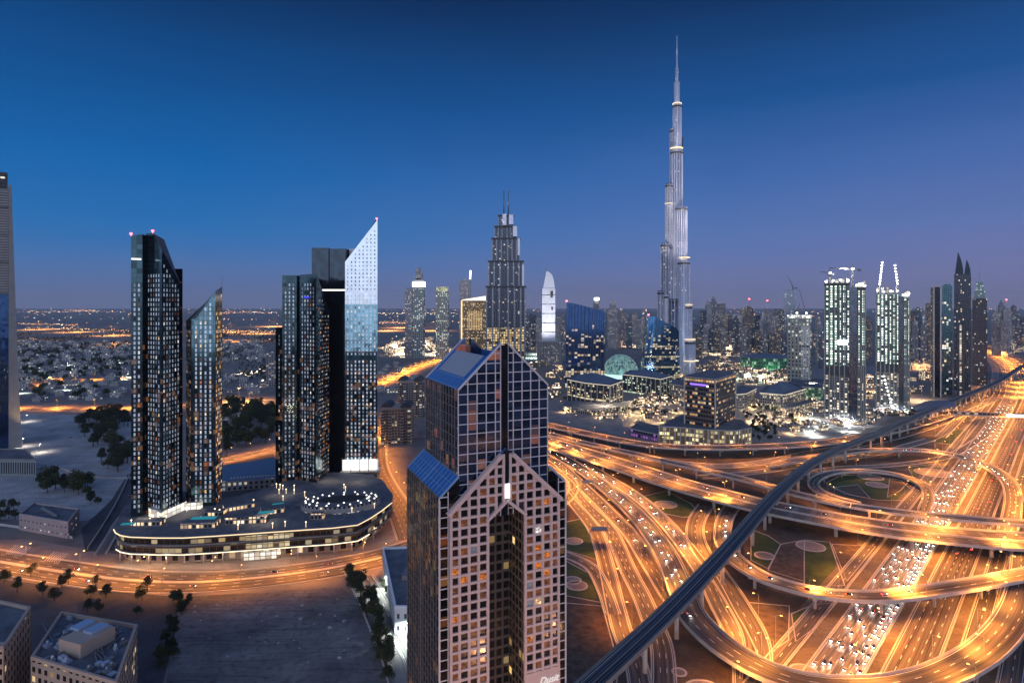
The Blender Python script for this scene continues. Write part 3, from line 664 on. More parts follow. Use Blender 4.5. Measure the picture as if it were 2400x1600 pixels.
# glowing districts far out on the plain
for u, v, e in ((90, 772, 4e6), (170, 778, 3e6), (260, 786, 2.5e6), (540, 778, 3.5e6), (600, 782, 3e6), (640, 765, 5e6), (905, 775, 3.5e6), (940, 768, 4e6), (60, 800, 1.2e6), (290, 812, 1e6), (560, 800, 1.2e6), (1010, 775, 3e6)):
    p = G(u, v); lamp((p.x, p.y, 0), 0, 'tall mast lamp over an amber lit district far out on the plain', 'mast lamps far out on the plain', 60, 4, False, M_SOD, ldata('district_light', (1, .42, .12), e, 168, soft=6), 'light_mast')
# far lights of the plain: thousands, nobody could count them
mb = MB(); rnd = random.Random(21); SW = 0
for k in range(1500):
    y = 2600 * (30000 / 2600) ** (rnd.random() ** .8); u = rnd.uniform(-20, 2420); x = X(u, y)
    band = .5 + .5 * math.sin(math.log(y) * 9 + x / y * 6)
    if rnd.random() > .25 + .75 * band ** 2: continue
    s = y * .00055 * rnd.uniform(.5, 1.25)
    mb.box((x, y, rnd.uniform(3, 10)), (s * rnd.uniform(1, 3.5), s, s * .7), rnd.choice((0, 0, 0, 1, 2)))
for v_, u0, u1, n in ((731, 55, 300, 40), (733, 515, 650, 46), (760, 45, 185, 34), (770, 60, 305, 46), (777, 515, 650, 34), (735, 880, 1075, 60), (757, 890, 950, 34), (728, 160, 225, 24)):
    for k in range(n):
        u = u0 + (u1 - u0) * (k + rnd.uniform(-.3, .3)) / n; p = G(u, v_ + rnd.uniform(-2, 2) + (u - u0) * .03 * (v_ > 755)); s = p.y * .0006 * rnd.uniform(.5, 1.2)
        mb.box((p.x, p.y, 8), (s * 1.6, s, s * .7), rnd.choice((0, 0, 1)) if v_ != 735 else 1)
tag(mb.build('distant_lights', [glow('far_sodium', (1, .42, .14), 4.5), glow('far_warm', (1, .75, .42), 5), glow('far_white', (.8, .95, 1), 4)]), kind='stuff')
# ================================================================ buildings
M_STONE = plain('pink_stone', (.60, .45, .42), .6, var=.15, scale=.3)
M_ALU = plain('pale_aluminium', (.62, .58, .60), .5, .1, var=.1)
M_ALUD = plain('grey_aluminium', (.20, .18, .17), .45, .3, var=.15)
M_GL = facade('curtain_glass', (.03, .03, .035), (.11, .16, .29), 3.2, 3.2, .98, .98, .14, ((.9, .16, .05), (.9, .42, .10)), .16, gm=.85, gr=.06, rowlit=.9, tint=.95)  # dim red and amber cells glow in place of mirrored city lights
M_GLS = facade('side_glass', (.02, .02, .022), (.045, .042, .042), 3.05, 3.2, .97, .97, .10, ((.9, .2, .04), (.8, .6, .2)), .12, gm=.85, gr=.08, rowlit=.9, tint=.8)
M_ROOFBLUE = plain('blue_roof_glass', (.04, .16, .44), .3, .2, var=.15, scale=.4)
M_ROOFLINE = plain('roof_rib', (.18, .34, .58), .5, .1, var=.1)
M_LOUV = plain('louvre_grey', (.36, .40, .48), .6, .2, var=.1)
M_ROOF = groundm('roof_gravel', (.07, .08, .10), (.16, .17, .19), .12)
M_DKGL = facade('dark_glass', (.02, .03, .035), (.075, .15, .19), 3.4, 3.35, .97, .97, .16, ((1, .34, .10), (1, .6, .3)), .10, gm=.9, gr=.10, rowlit=.9, tint=.7, top=140)  # copper cells on the lower part glow in place of mirrored city light
M_BLK = glassm('black_glass', (.028, .042, .06), .12, .8, .4, (4, 4))
def lit(name, col, s_):
    m, t, b = newmat(name); q = NB(t); b.inputs['Base Color'].default_value = (.03, .03, .03, 1); b.inputs['Roughness'].default_value = .15
    co = q.n('ShaderNodeVectorMath', q.n('ShaderNodeTexCoord').outputs['Object'], q.n('ShaderNodeObjectInfo').outputs['Random'], operation='ADD').outputs[0]
    co = q.n('ShaderNodeVectorMath', co, (1.1, 1.1, 1.7), operation='MULTIPLY').outputs[0]
    nz = q.n('ShaderNodeTexNoise', co); nz.inputs['Scale'].default_value = 1.0; nz.inputs['Detail'].default_value = 2
    w = q.n('ShaderNodeTexNoise', co); w.inputs['Scale'].default_value = 7.0
    q.link(q.mix(w.outputs[0], col, tuple(x * y for x, y in zip(col, (1, .75, .55)))), b.inputs['Emission Color'])
    q.link(q.math('MULTIPLY', q.n('ShaderNodeMapRange', nz.outputs[0], .36, .64, .15, 1.5).outputs[0], s_), b.inputs['Emission Strength'])
    return m
M_WIN = [plain('sky_glow_pane', (.50, .55, .62), .3, .2, var=.25, scale=.3, emit=(.72, .85, 1), es=.20), plain('sky_glow_pane_dim', (.24, .27, .31), .25, .3, var=.3, scale=.3, emit=(.75, .85, 1), es=.05), glassm('window_glass_dark', (.05, .045, .045), .15, .8, .3),  # blue-white glow of the first two panes stands in for mirrored dusk sky
         lit('lit_room', (1, .70, .38), .8), lit('lit_room_white', (.9, .95, 1), .85), lit('amber_glow_pane', (1, .30, .03), .5), lit('copper_glow_pane', (1, .34, .09), .12)]  # last two: amber and copper glow stands in for the mirrored orange road
M_RED = glow('red_beacon', (1, .08, .10), 9); M_FLOOD = glow('flood_panel', (.95, .97, 1), 14); M_STRIP = glow('warm_strip', (1, .76, .48), 2.6); M_STRIPW = glow('white_strip', (1, .96, .88), 2.2)
WT = {}
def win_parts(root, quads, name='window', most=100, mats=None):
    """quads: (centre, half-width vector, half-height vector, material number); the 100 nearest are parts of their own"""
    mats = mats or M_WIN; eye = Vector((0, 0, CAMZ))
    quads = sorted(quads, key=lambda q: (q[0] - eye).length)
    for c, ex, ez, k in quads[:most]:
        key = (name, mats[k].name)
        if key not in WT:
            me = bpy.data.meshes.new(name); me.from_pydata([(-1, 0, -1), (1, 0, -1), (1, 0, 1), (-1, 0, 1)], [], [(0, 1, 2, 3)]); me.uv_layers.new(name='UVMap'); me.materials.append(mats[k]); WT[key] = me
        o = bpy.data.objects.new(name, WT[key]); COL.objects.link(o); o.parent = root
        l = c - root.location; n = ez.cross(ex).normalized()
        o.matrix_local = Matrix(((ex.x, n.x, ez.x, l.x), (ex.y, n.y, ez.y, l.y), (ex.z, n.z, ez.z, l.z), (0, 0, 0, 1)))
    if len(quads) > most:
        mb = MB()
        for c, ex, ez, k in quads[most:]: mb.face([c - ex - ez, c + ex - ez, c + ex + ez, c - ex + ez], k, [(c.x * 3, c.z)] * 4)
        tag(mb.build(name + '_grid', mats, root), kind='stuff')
def pick(w, rnd): 
    r = rnd.random() * sum(w)
    for i, x in enumerate(w):
        r -= x
        if r <= 0: return i
    return 0
def face_windows(a, b, z0, zt_a, zt_b, bay, floor, ww, wh, weights, rnd, out_=.06, edge=.8, skip=None):
    """windows on the wall a-b (x, y), whose top runs from zt_a to zt_b"""
    A = Vector((a[0], a[1], 0)); B = Vector((b[0], b[1], 0)); d = B - A; L = d.length; d.normalize(); n = Vector((d.y, -d.x, 0))
    cols = max(1, int((L - 2 * edge) / bay)); m0 = (L - cols * bay) / 2; res = []
    for i in range(cols):
        t = m0 + (i + .5) * bay; zt = zt_a + (zt_b - zt_a) * t / L - 1.5
        z = z0 + floor * .5
        while z + wh / 2 < zt:
            if not (skip and skip(i, z)):
                res.append((A + d * t + n * out_ + Vector((0, 0, z)), d * ww / 2, Vector((0, 0, wh / 2)), pick(weights, rnd)))
            z += floor
    return res
def beacon(root, p, r=.9):
    mb = MB(); mb.cyl((p[0], p[1], p[2]), .25, 1.2, 6); mb.cyl((p[0], p[1], p[2] + 1.0), r, r * 1.3, 8, 0); mb.build('beacon', M_RED, root)
# ---------------------------------------------------------------- the gabled stone tower in front
def gabled_tower():
    P0 = Vector((-22.3, 190, 0)); a = R(24); e1 = Vector((math.cos(a), math.sin(a), 0)); e2 = Vector((-math.sin(a), math.cos(a), 0)); UZ = Vector((0, 0, 1))
    root = empty('gabled_tower', tuple(P0), 'pink stone tower with a tall central arch and blue glass gables, nearest skyscraper', 'skyscraper')
    P = lambda t, d, z: P0 + e1 * t + e2 * d + UZ * z
    rnd = random.Random(4)
    def block(mb, t0, t1, d0, d1, z0, z1, m=0, mt=None):
        poly = [P(t0, d0, 0), P(t1, d0, 0), P(t1, d1, 0), P(t0, d1, 0)]
        mb.prism([(p.x, p.y) for p in poly], z0, z1, m, mt, bottom=True)
    # bodies of glass
    mb = MB()
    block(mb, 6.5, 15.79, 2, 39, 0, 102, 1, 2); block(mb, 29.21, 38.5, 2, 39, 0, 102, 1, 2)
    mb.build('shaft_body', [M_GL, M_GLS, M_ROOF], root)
    mb = MB(); block(mb, 15.8, 29.2, 13, 39, 0, 102, 0, 0); mb.build('court_wall', [facade('court_wall', (.13, .11, .10), (.04, .04, .045), 2.7, 3.3, .72, .7, .10, ((1, .6, .2), (1, .75, .35)), .22, gm=.6)], root)
    mb = MB(); zt = lambda t: 153.5 - abs(t - 22.5) * .97
    # upper block with front and back gable walls
    poly = [P(6.5, 2, 0), P(38.5, 2, 0), P(38.5, 39, 0), P(6.5, 39, 0)]
    mb.prism([(p.x, p.y) for p in poly], 102, 138, 0, 2, bottom=True)
    for d0, d1 in ((2, 4.4), (36.6, 39)):
        for t0, t1 in ((6.5, 21.4), (23.6, 38.5)):
            c = [P(t0, d0, 138), P(t1, d0, 138), P(t1, d0, zt(t1)), P(t0, d0, zt(t0))]; off = e2 * (d1 - d0)
            mb.face(c, 0, [(t0, 138), (t1, 138), (t1, zt(t1)), (t0, zt(t0))]); mb.face([p + off for p in c][::-1], 0)
            mb.face([c[3], c[2], c[2] + off, c[3] + off], 1); mb.face([c[0], c[3], c[3] + off, c[0] + off], 0); mb.face([c[2], c[1], c[1] + off, c[2] + off], 0)
        block(mb, 21.4, 23.6, d0 + .8, d1 - .4, 138, 150, 0)
    mb.build('upper_body', [M_GL, M_ROOFBLUE, M_ROOF], root)
    # sloping roofs between the gables
    for sg in (1, -1):
        tt = (lambda t: t) if sg > 0 else (lambda t: 45 - t)
        mb = MB(); A_, B_, C_ = (tt(6.5), 138.05), (tt(17.2), zt(17.2)), (tt(17.2), 138.05)
        for d0, d1 in ((4.4, 36.6),):
            q = [P(A_[0], d0, A_[1]), P(B_[0], d0, B_[1]), P(B_[0], d1, B_[1]), P(A_[0], d1, A_[1])]
            mb.face(q if sg > 0 else q[::-1], 0)
            q2 = [P(B_[0], d0, B_[1]), P(C_[0], d0, C_[1]), P(C_[0], d1, C_[1]), P(B_[0], d1, B_[1])]; mb.face(q2 if sg > 0 else q2[::-1], 0)
        sl = lambda t, d, up=0.0: P(tt(t), d, zt(t) + up)
        mb.face([sl(10.0, 6.5, .12), sl(17.0, 6.5, .12), sl(17.0, 34.5, .12), sl(10.0, 34.5, .12)], 1)
        for k in range(28):
            d = 7 + k; mb.bar(sl(10.0, d, .2), sl(17.0, d, .2), .22, 1)
        for k in range(12):
            d = 5.5 + k * 2.7; mb.bar(sl(6.7, d, .1), sl(9.6, d, .1), .22, 2)
        for t in (6.7, 9.6): mb.bar(sl(t, 4.4, .12), sl(t, 36.6, .12), .3, 2)
        mb.build('roof_slope', [M_ROOFBLUE, M_LOUV, M_ROOFLINE], root)
    # side wings with blue lean-to roofs
    for sg in (1, -1):
        tt = (lambda t: t) if sg > 0 else (lambda t: 45 - t)
        mb = MB(); ts = [tt(0), tt(6.5)]; order = [P(min(ts), 1.2, 0), P(max(ts), 1.2, 0), P(max(ts), 41, 0), P(min(ts), 41, 0)]
        zz = [104.4, 110.6, 110.6, 104.4] if sg > 0 else [110.6, 104.4, 104.4, 110.6]
        mb.prism([(p.x, p.y) for p in order], 0, zz, 0, 1)
        mb.build('wing', [M_GLS, M_ROOFBLUE], root)
        mb = MB(); zr = lambda t: 104.4 + t * .954 + .12
        for k in range(13): mb.bar(P(tt(0), 1.4 + k * 3.3, zr(0)), P(tt(6.5), 1.4 + k * 3.3, zr(6.5)), .22 if k % 6 else .6)
        for t in (.1, 2.2, 4.3, 6.4): mb.bar(P(tt(t), 1.3, zr(t)), P(tt(t), 41, zr(t)), .22)
        mb.build('roof_rib', M_ROOFLINE, root)
        # mullions of the side faces
        mb = MB()
        for k in range(14):
            d = 1.3 + k * 3.05; w = .26 if k != 7 else 1.4
            mb.obox(P(tt(0), d - w / 2, 0), e2 * w, e1 * (-.22 * sg), UZ * 104.3)
        for k in range(33): mb.obox(P(tt(0), 1.2, 2.2 + k * 3.2), e2 * 39.6, e1 * (-.16 * sg), UZ * .24)
        for k in range(13):
            d = 2.1 + k * 3.05; w = .26 if k != 6 else 1.2
            mb.obox(P(tt(6.5), d - w / 2, 104), e2 * w, e1 * (-.22 * sg), UZ * 34)
        for k in range(10): mb.obox(P(tt(6.5), 2.0, 106.4 + k * 3.2), e2 * 37, e1 * (-.16 * sg), UZ * .24)
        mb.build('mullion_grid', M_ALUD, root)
        mb = MB()
        for t in (0.0, 2.7): mb.obox(P(tt(t) - (.2 if sg < 0 else 0), 1.0, 0), e1 * .3, e2 * .22, UZ * (103.8 + t * .95))
        for k in range(33): mb.obox(P(min(tt(0), tt(3)), 1.02, 2.2 + k * 3.2), e1 * 3, e2 * .18, UZ * .34)
        mb.obox(P(tt(0) - (.25 if sg > 0 else 0.0), .95, 0), e1 * .3, e2 * .35, UZ * 104.5)
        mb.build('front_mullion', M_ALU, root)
    # front grid of the upper block
    mb = MB(); cols = [6.5 + 3.2 * k - .16 for k in range(5)] + [21.0, 23.6] + [38.5 - 3.2 * k - .16 for k in range(5)]
    for t in cols:
        z1 = min(zt(t), zt(t + .35)) - .05
        mb.obox(P(t, 1.72, 96), e1 * .29, e2 * .28, UZ * (z1 - 96))
    for k in range(18):
        z = 98.2 + 3.2 * k
        lo = max(6.5, 22.5 - (153.5 - z) / .97 + .3); 
        for a0, b0 in ((lo, 21.1), (23.8, 45 - lo)):
            if b0 - a0 > .5: mb.obox(P(a0, 1.78, z - .18), e1 * (b0 - a0), e2 * .22, UZ * .29)
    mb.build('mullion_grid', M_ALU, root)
    for d in (1.6, 38.2):
        mb = MB()
        for s in (1, -1):
            f = (lambda t: t) if s > 0 else (lambda t: 45 - t)
            mb.bar(P(f(6.4), d + .4, zt(6.4) + .15), P(f(21.4), d + .4, zt(21.4) + .15), .9, 0, .5)
        mb.build('gable_coping', M_ALU, root)
    mb = MB(); mb.obox(P(21.4, 1.5, 96), e1 * 2.2, e2 * .45, UZ * 56); mb.build('centre_slot', glassm('slot_glass', (.04, .04, .05), .1, .8), root)
    # stone front: piers, transoms, windows, copings, arch
    zg = lambda t: 118.4 - abs(t - 22.5) * .945
    edges = [3, 6.2, 9.4, 12.6, 15.8, 18.7, 21.3, 23.7, 26.3, 29.2, 32.4, 35.6, 38.8, 42]; arch = lambda t: 96.3 + (6.7 - abs(t - 22.5)) * .78
    mb = MB()
    for t in edges:
        w = .84; t0 = t - w / 2
        if t in (3, 42): t0, w = (t if t == 3 else t - .8), .8
        z0 = 0.0 if not 16 < t < 29 else arch(t) + .2
        mb.obox(P(t0, -.5, z0), e1 * w, e2 * .9, UZ * (min(zg(t0), zg(t0 + w)) - .2 - z0))
    quads = []
    for i in range(len(edges) - 1):
        t0, t1 = edges[i], edges[i + 1]
        if i == 6: continue
        g0 = t0 + .42; g1 = t1 - .42
        zz_ = 1.4
        while zz_ < 118:
            ztop = min(zg(t0), zg(t1)) - .6; zb = 0 if not 15.7 <= t0 < 29 else max(arch(t0), arch(t1)) + .3
            if zz_ > zb and zz_ + 1.0 < max(zg(t0), zg(t1)) - .3:
                hi = min(zz_ + 1.0, ztop + 2)
                mb.obox(P(g0, -.46, zz_), e1 * (g1 - g0), e2 * .84, UZ * .78)
            if zz_ + 1 > zb and zz_ + 3.0 < ztop + 2.0:
                w = (.0, .08, 2.6, .02, .03, .8 if 60 < zz_ < 84 else .15, 2.0) if zz_ < 88 else (.0, .15, 3.0, .0, .10, .03, .5)
                quads.append((P((g0 + g1) / 2, .22, zz_ + 1.89), e1 * (g1 - g0) / 2, UZ * 1.11, pick(w, rnd)))
            zz_ += 3.0
    mb.build('stone_grid', M_STONE, root)
    win_parts(root, quads)
    mb = MB()   # body behind the stone grid
    for t0, t1 in ((3, 15.8), (29.2, 42)):
        c = [P(t0, .35, 0), P(t1, .35, 0), P(t1, .35, zg(t1) - .1), P(t0, .35, zg(t0) - .1)]; off = e2 * 6.5
        mb.face(c, 0); mb.face([c[3], c[2], c[2] + off, c[3] + off], 1); mb.face([c[0] + off, c[0], c[3], c[3] + off], 0); mb.face([c[1], c[1] + off, c[2] + off, c[2]], 0)
        t_in = 15.8 if t0 == 3 else 29.2
        mb.obox(P(t_in - (.02 if t_in > 20 else 0), .36, 0), e1 * .02, e2 * 13, UZ * 100, 2)
    for t0, t1 in ((15.8, 22.5), (22.5, 29.2)):
        c = [P(t0, .35, arch(t0)), P(t1, .35, arch(t1)), P(t1, .35, zg(t1) - .1), P(t0, .35, zg(t0) - .1)]; off = e2 * 6.5
        mb.face(c, 0); mb.face([c[3], c[2], c[2] + off, c[3] + off], 1); mb.face([c[1], c[0], c[0] + off, c[1] + off], 0)
    mb.build('front_body', [M_GLS, M_ROOFBLUE, facade('court_side', (.18, .13, .10), (.06, .05, .045), 2.7, 3.3, .7, .7, .08, ((1, .55, .15), (1, .7, .3)), .8, gm=.7)], root)
    for s in (1, -1):
        f = (lambda t: t) if s > 0 else (lambda t: 45 - t)
        mb = MB(); mb.bar(P(f(2.4), -.2, zg(2.4) - .1), P(f(20.6), -.2, zg(20.6) - .1), 1.9, 0, 1.3); mb.build('gable_coping', M_STONE, root)
        mb = MB(); mb.bar(P(f(15.6), -.25, 95.9), P(f(22.3), -.25, arch(22.3)), 1.2, 0, 1.0); mb.build('arch_trim', M_STONE, root)
    mb = MB(); mb.obox(P(21.6, -.1, 101.9), e1 * 1.8, e2 * .5, UZ * 15.8); mb.build('centre_slot', M_BLK, root)
    mb = MB(); mb.obox(P(21.8, -.7, 102.3), e1 * 1.5, e2 * .5, UZ * 4.6); mb.build('sign_lamp', glow('apex_sign', (1, .95, .93), 3.0), root)
    mb = MB(); mb.obox(P(29.0, -.62, 30), e1 * 13.0, e2 * .9, UZ * 13.2); mb.build('sign_band', M_STONE, root)
    cu = bpy.data.curves.new('lettering', 'FONT'); cu.body = 'Dusit'; cu.size = 3.3; cu.extrude = .08; cu.shear = .35; cu.materials.append(glow('sign_white', (1, .97, .95), .7))
    tx = bpy.data.objects.new('lettering', cu); COL.objects.link(tx); tx.parent = root; l = P(34.0, -.75, 38.6) - P0; tx.location = l; tx.rotation_euler = (R(90), 0, a)
    bpy.context.view_layer.update(); me = bpy.data.meshes.new_from_object(tx.evaluated_get(bpy.context.evaluated_depsgraph_get())); t2 = bpy.data.objects.new('lettering', me); COL.objects.link(t2); t2.parent = root; t2.location = l; t2.rotation_euler = tx.rotation_euler; bpy.data.objects.remove(tx)
gabled_tower()
# ---------------------------------------------------------------- the dark twin towers on the left
def tower_part(root, name, poly, z0, zt, mats, side=0, top=1, wins=None):
    mb = MB(); A = sum(poly[i][0] * poly[(i + 1) % len(poly)][1] - poly[(i + 1) % len(poly)][0] * poly[i][1] for i in range(len(poly)))
    if A < 0: poly = poly[::-1]; zt = zt[::-1] if isinstance(zt, list) else zt
    mb.prism(poly, z0, zt, side, top); return mb.build(name, mats, root)
rw = random.Random(8)
def slanted_one():
    root = empty('slanted_tower', (-255, 432, 0), 'dark glass tower with a steep cut on its right, two red lamps on top', 'skyscraper')
    WW = (7, 3.4, 1.0, .05, .22, .06, .7)
    A = (-259.5, 432); Am = (-252.5, 428.3); B = (-243, 423); C = (-242.3, 445); D = (-258, 452)
    zA, zM, zB, zC, zD = 216, 216, 204, 181.5, 214
    tower_part(root, 'right_shaft', [A, Am, B, C, D], 0, [zA, zM, zB, zC, zD], [M_DKGL, M_ROOF])
    E = (-265.0, 424); F_ = (-258.9, 427); H = (-260.5, 446); I = (-269, 444)
    tower_part(root, 'left_shaft', [E, F_, H, I], 0, [213.5, 215, 214, 213], [M_DKGL, M_ROOF])
    tower_part(root, 'core', [(-260.2, 434), (-256, 434), (-255, 450), (-262, 450)], 0, 205, [M_BLK, M_ROOF])
    tower_part(root, 'rear_slab', [(-258, 455), (-246.0, 455), (-257.0, 476), (-269, 476)], 0, 192.5, [M_BLK, M_ROOF])
    q = face_windows(A, B, 20, 190, 190, 3.0, 3.35, 1.15, 2.1, WW, rw) + face_windows(B, C, 20, 200, 178, 3.4, 3.35, 1.3, 2.1, WW, rw) + face_windows(E, F_, 20, 185, 185, 2.6, 3.35, 1.1, 2.1, WW, rw, edge=.4)
    win_parts(root, q)
    mb = MB()
    for z in (182, 163, 145, 125, 104, 84): mb.box((-247.6, 454.5, z), (3.6, .6, .7))
    mb.build('lit_floor', M_WIN[6], root)
    mb = MB(); mb.obox((-264.6, 423.7, 197), (5.2, 2.6, 0), (.1, -.2, 0), (0, 0, .9)); mb.build('lit_floor', M_STRIPW, root)
    beacon(root, (-265, 424, 213.5), .8); beacon(root, (-252.5, 428.3, 216), .8)
slanted_one()
def slanted_two():
    root = empty('slanted_tower', (-230, 452, 0), 'dark tower rising to a point, bright window columns, shortest of the slanted towers', 'skyscraper')
    P0, P1, P2, P3 = (-247, 462), (-235.6, 447.5), (-218.6, 449), (-221.5, 466); M_ = (-232.2, 447.8)
    tower_part(root, 'shaft', [P0, P1, M_, P2, P3], 0, [153.5, 154.8, 155.5, 175.5, 179.6], [M_DKGL, M_ROOF])
    WW = (9, 2, .6, .05, 1.0, .10, .4)
    q = face_windows(P1, P2, 20, 152, 174, 3.35, 3.35, 1.25, 2.3, WW, rw, edge=.2) + face_windows(P0, P1, 20, 150, 150, 4.2, 3.35, 1.0, 2.0, (1, 3, 3, .2, .2, .2, .4), rw)
    q += face_windows(P2, P3, 20, 172, 176, 3.0, 3.35, 1.7, 2.2, (1, 2, 2, 2.4, .5, 1.0, 2), rw)
    win_parts(root, q)
    mb = MB(); mb.bar((-221.5, 465.5, 179), (-221.5, 465.5, 186), .3); mb.build('mast', M_STEEL, root)
slanted_two()
def pair_front():
    root = empty('slanted_tower', (-170, 520, 0), 'dark bluish tower with a low left shoulder, standing before the tall pale tower', 'skyscraper')
    a, b, c, d = (-193, 512), (-182.3, 516), (-181, 540), (-193, 540)
    tower_part(root, 'left_shaft', [a, b, c, d], 0, 190.5, [M_DKGL, M_ROOF])
    e, f, f2, g, h = (-179.3, 515), (-163, 507), (-162.6, 509.5), (-160.6, 537), (-178, 543)
    tower_part(root, 'right_shaft', [e, f, f2, g, h], 0, [191, 191.5, 190, 160, 176], [M_DKGL, M_ROOF])
    tower_part(root, 'core', [(-184, 522), (-177, 522), (-177, 540), (-184, 540)], 0, 186, [M_BLK, M_ROOF])
    tower_part(root, 'shoulder', [(-202.5, 522), (-192, 520), (-192, 545), (-203, 545)], 0, 146, [M_DKGL, M_ROOF])
    WW = (6, 3.4, 1.2, .05, .3, .05, .4)
    q = face_windows(a, b, 20, 186, 187, 3.1, 3.35, 1.1, 2.1, WW, rw, edge=.3) + face_windows(e, f, 20, 187, 187, 3.1, 3.35, 1.1, 2.1, WW, rw) + face_windows(f2, g, 20, 180, 158, 3.4, 3.35, 1.4, 1.5, (2, 3, 2, .5, .6, .5, 1), rw) + face_windows((-202.5, 522), (-192.5, 520), 20, 142, 142, 3.4, 3.35, 1.1, 2.1, (1, 3, 3, .3, .3, .1, .3), rw)
    win_parts(root, q)
    mb = MB(); mb.box((-172, 510.2, 171.3), (5, .5, 1.2), 0, -.45); mb.build('lit_sign', glow('blue_sign', (.05, .05, 1), 1.0), root)
pair_front()
def pair_rear():
    root = empty('slanted_tower', (-140, 560, 0), 'tall pale tower with a sharp slanted top, black slab on its left', 'skyscraper')
    tower_part(root, 'black_slab', [(-184, 560), (-168.5, 560), (-168.5, 585), (-184, 585)], 0, 218, [M_BLK, M_ROOF])
    tower_part(root, 'black_slab', [(-167.0, 558), (-152.5, 558), (-152.5, 585), (-167.0, 585)], 0, 217, [M_BLK, M_ROOF])
    mb = MB(); mb.box((-160, 557.6, 178.6), (28, .8, 1.2)); mb.build('lit_floor', M_STRIPW, root)
    m = glassm('pale_panel_glass', (.42, .47, .53), .16, .92, .12, (3.4, 3.4))
    tower_part(root, 'pale_shaft', [(-149.3, 545), (-120.3, 545), (-125.2, 566), (-149.3, 566)], 0, [204, 241.7, 243, 206], [m, M_ROOF])
    tower_part(root, 'rear_fin', [(-149.3, 566.3), (-125.3, 566.3), (-126.2, 570), (-149.3, 570)], 0, [209, 247, 247, 209], [M_BLK, M_ROOF])
    tower_part(root, 'lift_core', [(-151.5, 568), (-143, 568), (-143, 580), (-151.5, 580)], 0, 218, [M_ALU, M_ROOF])
    q = face_windows((-149.3, 545), (-120.3, 545), 20, 120, 120, 3.45, 3.45, 1.35, 2.2, (7, 2, 1.0, .15, 1.2, .3, .6), rw, edge=.6) + face_windows((-149.3, 545), (-120.3, 545), 120, 178, 178, 3.45, 3.45, 1.2, 1.9, (6, 1, .3, 0, .8, 0, 0), rw, edge=.6) + face_windows((-149.3, 545), (-120.3, 545), 178, 202, 239, 3.45, 3.45, 1.0, 1.5, (.5, 3, 3, 0, 0, 0, 0), rw, edge=.6)
    win_parts(root, q); beacon(root, (-121.4, 547, 241.5), .8)
    # mirrored sky and city darkening downward, painted as dark and teal glass sheets
    mb = MB()
    mb.obox((-149.2, 544.99, 20), (28.8, 0, 0), (0, -.03, 0), (0, 0, 104))
    mb.build('dark_reflection', M_DKGL, root)
    mb = MB(); mb.obox((-149.2, 544.99, 124.2), (28.8, 0, 0), (0, -.03, 0), (0, 0, 42)); mb.build('teal_reflection', glassm('teal_reflection_glass', (.16, .29, .36), .14, .9, .3, (3.45, 3.45)), root)
    mb = MB(); mb.obox((-152, 538, 17), (34, 5, 0), (0, 14, 0), (0, 0, 1.0)); mb.build('entrance_canopy', M_CONC, root)
    mb = MB(); mb.obox((-151, 541.2, 19), (31.5, 2.0, 0), (0, .5, 0), (0, 0, 9)); mb.build('lit_lobby', M_STRIPW, root)
    for k in range(5):
        mb = MB(); mb.box((-150 + k * 7.6, 538.6 + k * .5, 18), (.8, .8, 12)); mb.build('canopy_post', M_CONC, root)
pair_rear()
